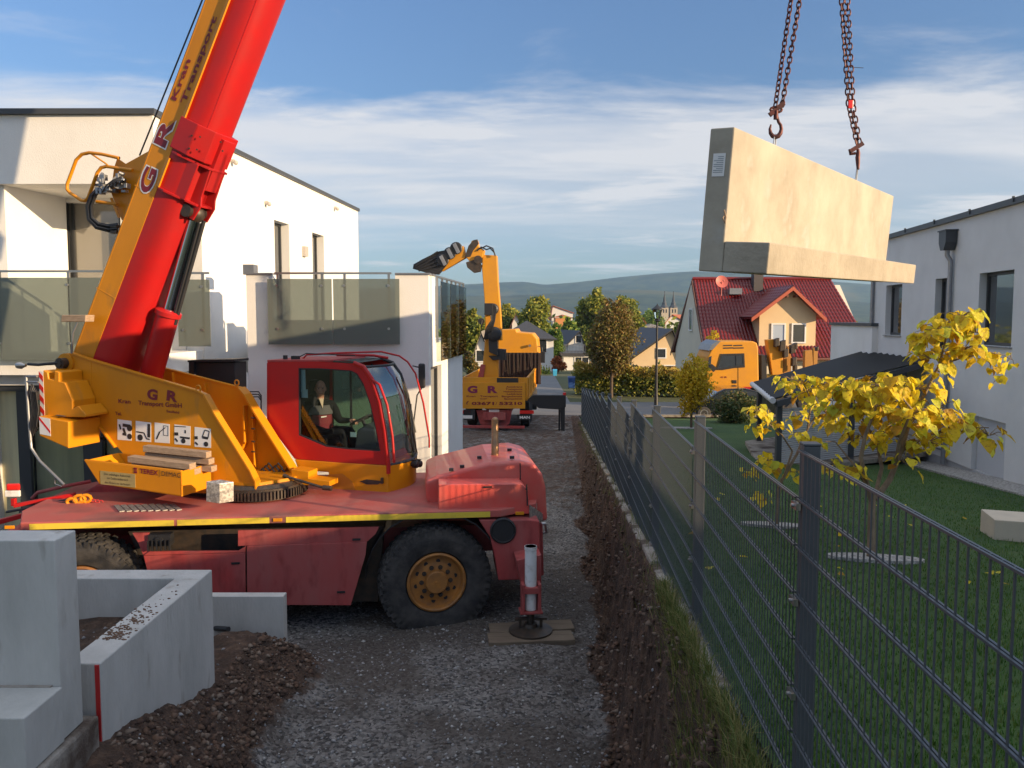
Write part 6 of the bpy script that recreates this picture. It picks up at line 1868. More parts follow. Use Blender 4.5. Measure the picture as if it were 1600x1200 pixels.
load()
# ================================================================ VEHICLES IN THE BACKGROUND
def crane_truck_rear():
    Yr = 28.6; d = Vector((.085, 1, 0)).normalized(); r = Vector((1, -.085, 0)).normalized()
    def Rr(u, v, k=0.0): return onP(u, v, Vector((0, Yr, 0)) + d * k, d)
    zg_ = zg(30) + .0
    root = thing('crane_truck', 'orange crane truck seen from behind, its loader crane raised and one outrigger out', 'truck', (-.7, 31, zg_))
    P0 = Rr(824, 640); 
    def T(x, k, z): return Vector((P0.x, P0.y, 0)) - r * (2.45 - x) + d * k + UP * z     # x 0..2.45 across, k forward
    # sign board on the tail
    b = MB(); b.prism([Rr(716, 598), Rr(820.5, 598), Rr(820.5, 638.5), Rr(716, 638.5)], d * .06)
    s = b.build('tail_board', M['orange_far'], root, bevel=.006)
    L = MB()
    def tx(mb, st, a, c, h, bold=.02):
        A = Rr(*a, -.004); B = Rr(*c, -.004); mb.text(st, A, B, UP, h * A.y / F, .002, bold)
    tx(L, 'G', (730.5, 613.5), (746, 613.5), 10.5, .05); tx(L, 'R', (762, 613.5), (777.5, 613.5), 10.5, .05)
    L.build('lettering', M['purple_ink'], s, recalc=False)
    L = MB(); tx(L, 'Kran', (729, 620.3), (743, 620.3), 2.6); tx(L, 'Transport', (750, 620.3), (778, 620.3), 2.8); tx(L, 'GmbH', (750, 624), (761, 624), 2)
    for k, (w_, u0) in enumerate((('Autokrane', 791), ('Transporte', 790), ('Hebebühnen', 787), ('Ladekrane', 792), ('Bergedienste', 784), ('Baumaschinen', 788))):
        tx(L, w_, (u0, 605.5 + 3.75 * k), (816, 605.5 + 3.75 * k), 2.5)
    tx(L, '03671', (737, 632.5), (772, 632.5), 4.6, .04); tx(L, '/', (774, 632.5), (777, 632.5), 4.6, 0); tx(L, '53210', (780, 632.5), (816, 632.5), 4.6, .04)
    L.tube([Rr(730, 632, -.006), Rr(729, 630, -.006), Rr(732, 626.5, -.006)], .018, 5)
    L.build('lettering', M['maroon_ink'], s, recalc=False)
    # dropside body
    zb0 = Rr(800, 626).z; zb1 = Rr(800, 590).z
    b = MB(); th = .05
    b.prism([T(0, .07, zb0), T(2.45, .07, zb0), T(2.45, .07, zb1), T(0, .07, zb1)], d * th)
    b.prism([T(2.45, .12, zb0), T(2.45, 6.2, zb0), T(2.45, 6.2, zb1), T(2.45, .12, zb1)], -r * th)
    b.prism([T(0, .12, zb0), T(0, 6.2, zb0), T(0, 6.2, zb1), T(0, .12, zb1)], r * th)
    b.prism([T(0, .07, zb0), T(2.45, .07, zb0), T(2.45, 6.2, zb0), T(0, 6.2, zb0)], UP * .06)
    for k in (0.0, 1.2, 2.1): b.box(T(.1 + k, .06, (zb0 + zb1) / 2), (.03, .02, (zb1 - zb0) / 2 - .02), r, d)
    b.box(T(2.46, 3.2, zb1 - .04), (.02, 3.0, .04), r, d); b.box(T(2.46, 3.2, zb0 + .05), (.02, 3.0, .05), r, d)
    for k in (.4, 2.0, 3.6, 5.2): b.box(T(2.465, k, (zb0 + zb1) / 2), (.02, .05, (zb1 - zb0) / 2 - .02), r, d)
    b.build('dropside_body', M['orange_far'], root)
    b = MB(); b.aabb(0, 0, 0, 0, 0, 0) if False else None
    b.box(T(1.70, .055, zb1 - .12), (.40, .02, .10), r, d); b.build('tail_slot', M['black'], root)
    # headboard grille at the front of the body, rusty brown
    b = MB(); zt = Rr(800, 552).z * 1.0
    K0 = 5.6
    def RK(u, v): return Rr(u, v, K0)
    p0 = RK(778, 592); p1 = RK(845, 592); zt = RK(800, 551).z; zq = RK(800, 600).z
    b.prism([Vector((p0.x, p0.y, zq)), Vector((p1.x, p1.y, zq)), Vector((p1.x, p1.y, zt)), Vector((p0.x, p0.y, zt))], d * .04)
    for k in range(12): 
        q = Vector((p0.x, p0.y, 0)).lerp(Vector((p1.x, p1.y, 0)), (k + .5) / 12); b.box(q + UP * ((zq + zt) / 2) - d * .03, (.035, .03, (zt - zq) / 2), r, d)
    b.build('headboard', mat('rusty_headboard', (.045, .026, .022), .8, c2=(.03, .02, .018), scale=4), root)
    random.seed(4); b = MB()
    for k in range(7):
        q = Vector((p0.x, p0.y, 0)).lerp(Vector((p1.x, p1.y, 0)), random.uniform(.1, .8)); z0 = random.uniform(zq + .3, zt - .5)
        b.tube([q + UP * (zt - .05) - d * .1, q + UP * z0 - d * .12 + r * .05, q + UP * (z0 + .1) - d * .1 + r * .15], .02, 5)
    b.build_each('lashing_chain', M['dark_steel'], root)
    # cab
    KC = 6.7
    def C_(u, v): return Rr(u, v, KC)
    cp = [(757, 585), (757, 535), (762, 516), (806, 514), (808, 519), (832, 521), (839, 530), (842, 560), (842, 592), (757, 592)]
    b = MB(); b.prism([C_(u, v) for u, v in cp], d * 2.1); cb = b.build('cab', M['orange_far'], root, bevel=.05, seg=3)
    b = MB(); c = C_(848, 558); b.box(c, (.10, .06, .26), r, d); b.tube([C_(841, 541), C_(847, 543), C_(848, 552)], .02, 6); b.build('mirror', M['black'], cb)
    b = MB(); c = C_(828, 540); b.cyl(c - d * .05, c - d * .15, .06, 12); b.build('work_lamp', M['steel'], cb)
    # chassis, lamps, bumper, wheels
    b = MB(); b.box(T(1.22, 3.5, Rr(770, 650).z), (.42, 3.6, .14), r, d)
    b.prism([Rr(744, 641, .15), Rr(800, 641, .15), Rr(796, 662, .15), Rr(785, 668, .15), Rr(757, 668, .15), Rr(750, 662, .15)], d * .08)
    b.build('chassis', M['red_dusty'], root)
    b = MB(); z = Rr(770, 667).z; b.bar(T(-.05, .0, z), T(2.35, .0, z), .09, .10); b.build('bumper_bar', M['red_dusty'], root, bevel=.01)
    b = MB(); c = Rr(774, 655, .05); b.lathe(c, -d, [(0, .16), (.10, .16), (.12, .10), (.22, .09)], 16); b.build('tow_coupling', M['red_dusty'], root, smooth=True)
    b = MB(); b.prism([Rr(808, 648), Rr(831, 648), Rr(831, 656), Rr(808, 656)], d * .05); b.prism([Rr(724, 640), Rr(742, 640), Rr(742, 656), Rr(724, 656)], d * .05)
    b.p = [(0, 0)]; pb = b.build('number_plate_holder', M['black'], root)
    L = MB(); tx(L, 'MAN', (812, 654), (828, 654), 4, .04); L.build('lettering', M['white_ink'], pb, recalc=False)
    b = MB(); b.prism([Rr(722, 649, -.01), Rr(738, 649, -.01), Rr(738, 654, -.01), Rr(722, 654, -.01)], d * .008); b.prism([Rr(764, 640, .10), Rr(780, 640, .10), Rr(780, 644, .10), Rr(764, 644, .10)], d * .01); b.build_each('number_plate', M['white_ink'], pb)
    for (u0, u1) in ((812, 834), (722, 736)):
        b = MB(); b.prism([Rr(u0, 641.5), Rr(u1, 641.5), Rr(u1, 646.5), Rr(u0, 646.5)], d * .05); b.build('rear_lamp', M['reflector'], root)
    for x in (.17, 2.28):
        for k in (1.6, 2.95, 6.9):
            w = MB(); c = T(x, k, zg_ + .50); w.lathe(c - r * .16, r, [(0, .28), (0, .48), (.04, .50), (.28, .50), (.32, .48), (.32, .28), (.26, .24), (.26, 0)], 24); w.build('wheel', M['rubber'], root, smooth=True)
    b = MB(); 
    for x in (.17, 2.28): b.prism([T(x - .18, .9, zg_ + .35), T(x + .18, .9, zg_ + .35), T(x + .18, .9, zg_ + 1.0), T(x - .18, .9, zg_ + 1.0)], d * .02)
    b.build_each('mud_flap', M['black'], root)
    # outrigger: black beam, leg, foot, red cap
    b = MB(); b.prism([Rr(823, 626, .1), Rr(833, 617.5, .1), Rr(884, 617.5, .1), Rr(884, 636, .1), Rr(874, 640, .1), Rr(842, 638, .1), Rr(835, 632, .1)], d * .35); og = b.build('outrigger_beam', M['black'], root, bevel=.01)
    b = MB(); b.prism([Rr(875, 630, .12), Rr(883, 630, .12), Rr(882, 683, .12), Rr(877, 683, .12)], d * .16); b.cyl(Rr(874, 640, .2), Rr(874, 682, .2), .035, 8); b.build('outrigger_leg', M['black'], og)
    b = MB(); c = Rr(879, 684, .25); b.cyl(Vector((c.x, c.y, c.z - .03)), Vector((c.x, c.y, c.z + .02)), .32, 20); b.build('outrigger_foot', M['dark_steel'], og)
    b = MB(); c = Rr(882, 616, .2); b.cyl(c - UP * .04, c + UP * .07, .06, 12); b.build('red_cap', M['reflector'], og, smooth=True)
    # loader crane: column and main boom, knuckle, folded jib
    KK = .75
    def Q(u, v, k=KK): return Rr(u, v, k)
    dd = d * .34
    b = MB(); b.prism([Q(752, 595), Q(778, 595), Q(778, 530), Q(776, 520), Q(760, 520), Q(757, 540)], dd); b.build('column', M['orange_far'], root, bevel=.02)
    b = MB(); b.prism([Q(u, v, .70) for u, v in [(757, 532), (784, 532), (782, 490), (778, 440), (776, 399), (754, 398), (753, 420), (757, 470), (758, 505)]], d * .42); mb_ = b.build('main_arm', M['orange_far'], root, bevel=.02)
    b = MB(); b.prism([Q(u, v, .66) for u, v in [(745, 597), (754, 597), (758, 570), (751, 570)]], d * .5); b.build('column_rib', M['red_dusty'], root)
    b = MB(); b.prism([Q(u, v, .6) for u, v in [(763, 556), (776, 556), (778, 545), (790, 546), (790, 563), (778, 562), (770, 563)]], d * .3)
    c = Q(772, 522, .55); b.lathe(c, -d, [(-.2, .28), (.10, .28), (.14, .2), (.16, .1)], 20); c = Q(770, 483, .6); b.lathe(c, -d, [(-.2, .22), (.10, .22), (.14, .16)], 20)
    b.box(Q(764, 483, .5), (.16, .12, .22), r, d); b.prism([Q(u, v, .5) for u, v in [(763, 520), (776, 520), (778, 556), (764, 550)]], d * .2); c = Q(752, 502, .6); b.lathe(c, -d, [(-.1, .12), (.10, .12)], 14)
    b.build('valve_gear', M['black'], mb_, bevel=.01)
    hs = MB()
    for k in range(6): hs.tube([Q(756 + k, 530, .5), Q(760 + k * 2, 512, .35), Q(768 + k, 500, .4), Q(765 + 2 * k, 484, .45)], .022, 6)
    hs.tube([Q(753, 500, .5), Q(751, 520, .5), Q(757, 534, .5)], .022, 6)
    hs.tube([Q(745, 392, .6), Q(752, 386, .6), Q(760, 390, .6), Q(766, 388, .6), Q(772, 394, .6)], .03, 6); hs.tube([Q(752, 388, .6), Q(760, 384, .6), Q(770, 388, .6), Q(774, 400, .6)], .03, 6)
    hs.build('hydraulic_hose', M['black'], mb_, smooth=True)
    b = MB(); b.prism([Q(u, v, .62) for u, v in [(728, 402), (737, 376), (745, 374), (748, 386), (756, 390), (754, 402), (744, 408), (735, 410)]], d * .5); kn = b.build('knuckle', M['orange_far'], root, bevel=.02)
    b = MB(); b.prism([Q(u, v, .60) for u, v in [(726, 402), (732, 384), (740, 375), (746, 374), (748, 381), (739, 392), (735, 401)]], d * .05); c = Q(747, 406, .6); b.lathe(c, -d, [(-.2, .16), (.05, .16)], 16)
    b.prism([Q(u, v, .6) for u, v in [(728, 410), (745, 404), (752, 414), (750, 424), (740, 426), (730, 418)]], d * .3); b.build('joint', M['dark_steel'], kn)
    b = MB(); b.prism([Q(u, v, .65) for u, v in [(690, 424), (728, 402), (724, 384), (700, 392), (680, 408)]], d * .35); jb = b.build('folding_jib', M['orange_far'], root, bevel=.02)
    b = MB(); b.prism([Q(u, v, .55) for u, v in [(645, 420), (646, 413), (660, 405), (684, 393), (700, 390), (702, 402), (696, 416), (685, 429), (668, 427)]], d * .2)
    for k in range(4): b.bar(Q(648 + 2 * k, 416 + 2.5 * k, .5), Q(684 + 5 * k, 393 + 5.5 * k, .5), .05, .05)
    for (u, v) in ((692, 407), (703, 396), (713, 388)): b.lathe(Q(u, v, .5), -d, [(0, .22), (.05, .24), (.08, .20)], 20)
    b.build('extension_arm', M['black'], jb, bevel=.006)
    for (u, v) in ((692, 407), (703, 396), (713, 388)):
        m = MB(); m.box(Q(u, v, .38), (.07, .01, .2), (r + UP * .5).normalized(), d, (UP - r * .5).normalized()); m.build('arm_end_plate', M['zinc'], jb, bevel=.01)
crane_truck_rear()
# wooden planks lying by the truck outrigger
def track_planks():
    for k, (u0, v0, u1, v1, lab) in enumerate(((868, 660, 886, 661, 'far grey board lying on the gravel beside the truck outrigger'), (866, 671, 890, 669, 'near grey board lying on the gravel beside the truck outrigger'))):
        z = zg(29) + .02; A = onZ(u0, v0, z); B = onZ(u1, v1, z); b = MB(); b.bar(A, B, .03, .2, up=(0, 1, 0)); tag(b.build('board', M['kerb']), lab, 'board', 'boards by the truck outrigger')
track_planks()

def truck_side():
    Y = 37.4
    def P(u, v, k=0.0): return onY(u, v, Y + k)
    root = thing('crane_truck', 'orange truck seen from the side on the street in front of the red-roofed house', 'truck', (11.5, Y + 1, -4.55))
    dd = Vector((0, 2.3, 0))
    cab = [(1104, 600), (1103, 583), (1106, 558), (1114, 541), (1119, 536), (1126, 533.5), (1176, 533), (1183, 536), (1185, 545), (1186, 606), (1116, 606)]
    b = MB(); b.prism([P(u, v) for u, v in cab], dd); c = b.build('cab', M['orange_far'], root, bevel=.06, seg=3)
    b = MB(); b.prism([P(u, v, -.015) for u, v in [(1121, 576), (1127, 555), (1161, 554), (1162, 572), (1148, 573), (1130, 576)]], Vector((0, .01, 0))); b.build('side_window', M['wglass'], c)
    b = MB(); b.ring([P(u, v, -.03) for u, v in [(1119, 578), (1126, 553), (1163, 552), (1164, 574), (1148, 575), (1131, 578)]], [P(u, v, -.03) for u, v in [(1122, 575), (1128, 556), (1160, 555), (1161, 571), (1147, 572), (1130, 575)]], Vector((0, .02, 0))); b.bar(P(1150, 555, -.02), P(1150, 573, -.02), .04, .02); b.build('window_frame', M['black'], c)
    b = MB(); b.prism([P(u, v, -.01) for u, v in [(1104, 578), (1108, 558), (1112, 556), (1110, 580)]], dd * .98); b.build('windscreen', M['wglass'], c)
    b = MB(); b.prism([P(u, v, -.02) for u, v in [(1108, 548), (1113, 538), (1122, 532), (1126, 533), (1114, 546)]], dd); b.build('sun_visor', M['zinc'], c)
    b = MB(); b.prism([P(u, v, -.03) for u, v in [(1114, 604), (1176, 604.5), (1170, 609), (1150, 613), (1126, 617), (1113, 615)]], dd); b.build('bumper', M['red'], c, bevel=.03)
    b = MB()
    for u in (1130, 1146): 
        b.prism([P(q, w, -.012) for q, w in [(u, 539), (u + 14, 538.5), (u + 14, 540.5), (u, 541)]], Vector((0, .005, 0))); b.prism([P(q, w, -.012) for q, w in [(u, 543), (u + 16, 542.5), (u + 16, 544.5), (u, 545)]], Vector((0, .005, 0)))
    b.bar(P(1153.5, 574, -.01), P(1153.5, 604, -.01), .012, .01); b.build('trim', M['dark_steel'], c)
    L = MB(); A = P(1126, 590.5, -.012); B = P(1136, 590.5, -.012); L.text('G R', A, B, UP, .08, .002, .03); L.build('lettering', M['maroon_ink'], c, recalc=False)
    b = MB(); b.prism([P(u, v, -.03) for u, v in [(1144, 594), (1151, 594), (1151, 599), (1145, 599)]], Vector((0, .02, 0))); b.bar(P(1111, 578, -.25), P(1116, 572, -.25), .18, .3); b.build('handle', M['black'], c)
    b = MB(); b.prism([P(1186, 600, .3), P(1300, 600, .3), P(1300, 612, .3), P(1186, 612, .3)], Vector((0, 1.8, 0))); b.prism([P(1190, 555, .6), P(1198, 555, .6), P(1198, 600, .6), P(1190, 600, .6)], Vector((0, 1.2, 0))); b.build('chassis', M['black'], root)
    for u in (1125, 1225, 1262):
        w = MB(); q = P(u, 628, .1); w.lathe(q, (0, -1, 0), [(-.3, .45), (-.28, .5), (.0, .5), (.02, .46), (.02, .28), (-.05, .24), (-.05, 0)], 24); w.build('wheel', M['rubber'], root, smooth=True)
    b = MB(); b.prism([P(u, v, .5) for u, v in [(1199, 531), (1212, 530), (1223, 546), (1224, 585), (1207, 586)]], Vector((0, .5, 0))); ar = b.build('folded_arm', M['orange_far'], root, bevel=.02)
    b = MB(); b.prism([P(u, v, .7) for u, v in [(1224, 545), (1232, 541), (1237, 560), (1235, 584), (1225, 584)]], Vector((0, .4, 0))); b.prism([P(u, v, .9) for u, v in [(1258, 548), (1269, 547), (1271, 580), (1257, 582)]], Vector((0, .3, 0))); b.prism([P(u, v, .9) for u, v in [(1271, 544), (1278, 543), (1277, 575), (1271, 580)]], Vector((0, .3, 0))); b.build_each('folded_arm', mat('brown_orange_arm', (.42, .19, .03), .6), root, bevel=.01)
    b = MB()
    for (u, v, s) in ((1213, 535, .2), (1222, 540, .25), (1238, 545, .22), (1242, 541, .16), (1240, 565, .2), (1242, 574, .15), (1227, 552, .2), (1276, 545, .1)): b.box(P(u, v, .4), (s * .6, .15, s), (Vector((1, 0, .3))).normalized(), (0, 1, 0))
    b.build_each('crane_gear', M['dark_steel'], ar, bevel=.03)
    # driver
    # body and head, seen only through the window
    skin_m = bpy.data.materials['skin']; rc = mat('red_brown_jacket', (.16, .03, .03), .8)
    h = P(1146, 567, .9); p = thing('person', 'driver in dark red jacket sitting behind the window of the orange truck on the street', 'person', tuple(h))
    vs = [h + Vector((0, 0, -.35)), h + Vector((0, 0, 0)), h + Vector((-.02, 0, .12)), h + Vector((-.02, -.2, .05)), h + Vector((-.02, .2, .05)), h + Vector((-.12, -.26, -.18)), h + Vector((-.38, -.18, -.12)), h + Vector((-.12, .26, -.18)), h + Vector((-.38, .18, -.12))]
    skinned('body', vs, [(0, 1), (1, 2), (1, 3), (1, 4), (3, 5), (5, 6), (4, 7), (7, 8)], [.16, .15, .07, .08, .08, .055, .04, .055, .04], rc, p, 2, 0)
    m = MB(); m.ball(h + Vector((-.05, 0, .26)), (.10, .08, .125), 12, 16); m.ball(h + Vector((-.15, 0, .25)), (.02, .015, .02), 6, 8); m.build('head', skin_m, p, smooth=True)
truck_side()

def black_car():
    Y = 34.9
    def P(u, v, k=0.0): return onY(u, v, Y + k)
    root = thing('parked_car', 'black car parked on the street, half hidden by the dark bush', 'car', (10, Y + .8, -4.55))
    m = mat('black_car_paint', (.012, .014, .018), .15, coat=1.0)
    body = [(1082, 645), (1080, 634), (1086, 629), (1104, 625), (1122, 612), (1132, 607.5), (1165, 606.5), (1186, 612), (1200, 624), (1212, 628), (1216, 640), (1214, 648)]
    b = MB(); b.prism([P(u, v) for u, v in body], Vector((0, 1.7, 0))); bo = b.build('body', m, root, bevel=.06, seg=3)
    b = MB(); b.prism([P(u, v, -.012) for u, v in [(1110, 625), (1124, 614), (1134, 610), (1148, 609.5), (1148, 624)]], Vector((0, .01, 0))); b.build('window', M['wglass'], bo)
    b = MB(); b.prism([P(u, v, -.012) for u, v in [(1152, 609.5), (1165, 609.5), (1183, 614), (1192, 624), (1152, 624)]], Vector((0, .01, 0))); b.build('window', M['wglass'], bo)
    for u in (1100, 1194):
        w = MB(); q = P(u, 646, .0); w.lathe(q, (0, -1, 0), [(-.2, .28), (-.18, .31), (.0, .31), (.03, .29), (.03, .2)], 24); wh = w.build('wheel', M['rubber'], root, smooth=True)
        w = MB(); w.lathe(q, (0, -1, 0), [(.0, .2), (.035, .19), (.02, .06), (.035, 0)], 24); w.build('rim', M['zinc'], wh, smooth=True)
    b = MB(); b.box(P(1086, 633, .15), (.08, .12, .06)); b.build('headlight', M['steel'], bo, bevel=.02)
black_car()

# ================================================================ HOUSES
M['cream'] = mat('cream_render', (0.70, 0.52, 0.30), .9, c2=(.66, .48, .28), scale=1)
M['pale_cream'] = mat('pale_render', (0.70, 0.62, 0.48), .9, c2=(.64, .57, .45), scale=1)
M['white_town'] = mat('town_white_render', (0.66, 0.65, 0.62), .9)
M['green_render'] = mat('green_render', (0.22, 0.40, 0.11), .9)
M['roof_dark'] = mat('dark_roof_tiles', (.035, .036, .042), .6, c2=(.05, .05, .055), scale=5)
M['roof_orange'] = mat('orange_roof_tiles', (.42, .12, .045), .8, c2=(.30, .09, .04), scale=3)
M['brown_wood'] = mat('brown_timber', (.16, .06, .035), .7)
def tile_mat():
    m = bpy.data.materials.new('glazed_red_tiles'); m.use_nodes = True; nt = m.node_tree; p = nt.nodes['Principled BSDF']
    p.inputs['Base Color'].default_value = (.15, .009, .008, 1); p.inputs['Roughness'].default_value = .32
    return m
M['tiles'] = tile_mat()
def tiled_slope(A, B, C_, D, cols, rows, parent, name='roof', amp=.055, matl=None):
    """A,B eave ends, D,C ridge ends: rolled pantile surface"""
    n = ((B - A).cross(D - A)).normalized()
    if n.z < 0: n = -n
    U = cols * 6; V = rows * 2
    vs = []; 
    for j in range(V + 1):
        t = j / V; step = (.03 if j % 2 else 0)
        for i in range(U + 1):
            s = i / U; p = A.lerp(B, s).lerp(D.lerp(C_, s), t)
            h = amp * (abs(math.sin(math.pi * s * cols)) ** .8) + (.03 * (1 - (j % 2)))
            vs.append(p + n * h)
    fs = [[j * (U + 1) + i, j * (U + 1) + i + 1, (j + 1) * (U + 1) + i + 1, (j + 1) * (U + 1) + i] for j in range(V) for i in range(U)]
    b = MB(); b.add(vs, fs); b.prism([A - n * .005, B - n * .005, C_ - n * .005, D - n * .005], n * -.12)
    return b.build(name, matl or M['tiles'], parent, recalc=False)
def window(parent, c, w, h, ax, nrm, frame_m, pane_m=None, name='window', split=False):
    ax = Vector(ax).normalized(); nrm = Vector(nrm).normalized(); c = Vector(c)
    def q(x, z, o): return c + ax * x + UP * z + nrm * o
    t = .09
    b = MB(); b.ring([q(-w / 2, -h / 2, .0), q(w / 2, -h / 2, 0), q(w / 2, h / 2, 0), q(-w / 2, h / 2, 0)], [q(-w / 2 + t, -h / 2 + t, 0), q(w / 2 - t, -h / 2 + t, 0), q(w / 2 - t, h / 2 - t, 0), q(-w / 2 + t, h / 2 - t, 0)], nrm * .06)
    if split: b.prism([q(-.03, -h / 2 + t, 0), q(.03, -h / 2 + t, 0), q(.03, h / 2 - t, 0), q(-.03, h / 2 - t, 0)], nrm * .055)
    f = b.build(name, frame_m, parent)
    g = MB(); g.prism([q(-w / 2 + t, -h / 2 + t, .004), q(w / 2 - t, -h / 2 + t, .004), q(w / 2 - t, h / 2 - t, .004), q(-w / 2 + t, h / 2 - t, .004)], nrm * .015)
    g.build('pane', pane_m or M['wglass'], f)
    return f

def red_roof_house():
    # ridge runs to the right, gable end faces left; slightly turned
    Yf = 46.0; Yr = 51.0
    E0 = onY(1096, 560, Yf); 
    ze = E0.z
    R0 = onY(1083, 437, Yr); zr = R0.z
    # run of the building: eave from E0 to the right
    X1 = onY(1372, 560, Yf).x; X1r = onY(1345, 440, Yr).x
    root = thing('red_roofed_house', 'cream house with glazed dark red tiled roof and front gable dormer across the street', 'house', (E0.x + 5, Yf + 4, -4.7))
    w = MB(); g = -4.75
    xl = E0.x + .45; xr = X1 - .3; yb = Yf + 10
    w.prism([(xl, Yf + .6, g), (xl, yb - .6, g), (xl, yb - .6, ze + .3), (xl, Yr, zr - .35), (xl, Yf + .6, ze + .3)], (xr - xl, 0, 0))
    w.build('wall', M['pale_cream'], root)
    A = Vector((E0.x - .05, Yf, ze)); B = Vector((X1, Yf, ze)); D = Vector((R0.x, Yr, zr)); C_ = Vector((X1 - .9, Yr, zr))
    D = Vector((E0.x - .05, Yr, zr)) if False else Vector((R0.x, Yr, zr))
    A = Vector((R0.x * .5 + E0.x * .5, Yf, ze))
    r1 = tiled_slope(A, B, C_, D, 46, 22, root)
    tiled_slope(Vector((B.x, Yr + 5, ze)), Vector((A.x, Yr + 5, ze)), D, C_, 46, 4, root)
    b = MB(); b.cyl(D + UP * .06 - Vector((.05, 0, 0)), C_ + UP * .06, .13, 10); b.build('ridge_tile', M['tiles'], r1, smooth=True)
    vb = MB(); vb.prism([A + Vector((-.06, 0, -.05)), A + Vector((-.06, 0, -.30)), D + Vector((-.06, 0, -.30)), D + Vector((-.06, 0, .06))], (-.05, 0, 0))
    vb.prism([D + Vector((-.06, 0, -.05)), D + Vector((-.06, 0, -.30)), Vector((A.x - .06, Yr + 5, ze - .3)), Vector((A.x - .06, Yr + 5, ze - .05))], (-.05, 0, 0))
    vb.prism([A + Vector((0, .02, -.16)), D + Vector((0, .02, -.16)), D + Vector((.42, .02, -.16)), A + Vector((.6, .02, -.16))], (0, 0, .02)); vb.build('verge_board', M['brown_wood'], root)
    gt = MB(); gt.cyl(A + Vector((0, -.1, -.05)), B + Vector((0, -.1, -.05)), .08, 8); gt.build('gutter', M['brown_wood'], root)
    window(root, (xl - .01, Yr - .3, .9 + -1.0), 1.0, 1.5, (0, 1, 0), (-1, 0, 0), M['white_ink'])
    # dormer
    y0 = Yf + .25
    def P(u, v, k=0): return onY(u, v, y0 + k)
    apex = P(1238, 447); el = P(1173, 496); er = P(1290, 497)
    wl, wr = P(1190, 500), P(1279, 500)
    w = MB(); slope = (apex.z - el.z) / (apex.x - el.x)
    def zat(x): return apex.z - slope * abs(x - apex.x) - .10
    w.prism([(wl.x, y0 + .4, g), (wr.x, y0 + .4, g), (wr.x, y0 + .4, zat(wr.x)), (apex.x, y0 + .4, apex.z - .12), (wl.x, y0 + .4, zat(wl.x))], (0, 5.5, 0))
    w.build('dormer_wall', M['cream'], root)
    for (e, s) in ((el, -1), (er, 1)):
        a = Vector((e.x, y0 - .15, e.z)); b_ = Vector((e.x, y0 + 2.4 + .3, e.z)); c = Vector((apex.x, y0 + 4.4, apex.z)); dd = Vector((apex.x, y0 - .15, apex.z))
        tiled_slope(a, b_, c, dd, 10, 10, root, 'dormer_roof', matl=(M['tiles']))
        m = MB(); m.prism([a + UP * -.02, dd + UP * -.02, dd - UP * .26, a - UP * .26], (0, -.05, 0)); m.build('barge_board', mat('rust_red_board', (.42, .09, .045), .6), root)
        m = MB(); m.bar((e.x * .86 + apex.x * .14, y0 - .1, zat(e.x * .86 + apex.x * .14) - .12), (e.x * .86 + apex.x * .14, y0 + .4, zat(e.x * .86 + apex.x * .14) - .12), .12, .14); m.bar((e.x * .12 + apex.x * .88, y0 - .1, zat(apex.x) - .5), (e.x * .12 + apex.x * .88, y0 + .4, zat(apex.x) - .5), .12, .14); m.build('purlin', M['brown_wood'], root)
    cz = P(1220, 522)
    white = M['white_ink']
    window(root, (P(1219.5, 520).x, y0 + .39, P(1219, 521).z), .88, 1.22, (1, 0, 0), (0, -1, 0), white, mat('pale_curtain_glass', (.40, .46, .55), .2))
    window(root, (P(1251.5, 520).x, y0 + .39, P(1251, 521).z), .88, 1.22, (1, 0, 0), (0, -1, 0), white)
    window(root, (P(1255, 580).x, y0 + .39, P(1251, 581).z), 1.2, 1.2, (1, 0, 0), (0, -1, 0), white)
    # chimney, roof hatch, satellite dish
    k = MB(); c = onY(1183, 440, Yr - .6); k.aabb(c.x - .3, c.x + .3, Yr - .9, Yr - .3, zr - .8, onY(1183, 428, Yr - .6).z); k.build('chimney', mat('slate_chimney', (.07, .06, .06), .7), r1)
    k = MB(); k.aabb(c.x - 2.0, c.x - 1.2, Yr - 1.4, Yr - .9, zr - 1.0, zr - .62); k.build('roof_hatch', M['zinc'], r1)
    c = onY(1128, 440, Yr - 2.2); dm = mat('coral_dish', (.52, .12, .09), .5)
    k = MB(); k.lathe(c, Vector((.1, -1, .3)), [(-.08, .0), (-.06, .2), (0, .40), (.01, .40), (-.05, .2), (-.07, 0)], 24); k.ball(c + Vector((0, -.35, .05)), .06, 6, 8); k.tube([c, c + Vector((0, .1, -.6)), c + Vector((0, .1, -.9))], .03, 6); k.build('satellite_dish', dm, r1, smooth=True)
red_roof_house()

def garage():
    k = .117; Yn = 24.0; X0 = .4683 * Yn; Yf = 28.3; z = onY(1301, 508, 28).z
    def q(Y, i, z): return Vector((X0 + k * (Y - Yn) + i, Y - k * i, z))
    r = thing('flat_roofed_annex', 'pale flat-roofed annex between the red-roofed house and the white house', 'annex', tuple(q(26, 2, -4.6)))
    w = MB(); w.prism([q(Yn, 0, -4.8), q(Yf, 0, -4.8), q(Yf, 6, -4.8), q(Yn, 6, -4.8)], (0, 0, z + 4.8)); w.build('wall', M['wall'], r)
    w = MB(); w.prism([q(Yn - .06, -.06, z), q(Yf + .06, -.06, z), q(Yf + .06, 6.1, z), q(Yn - .06, 6.1, z)], (0, 0, .10)); w.build('roof', M['anthracite'], r)
garage()

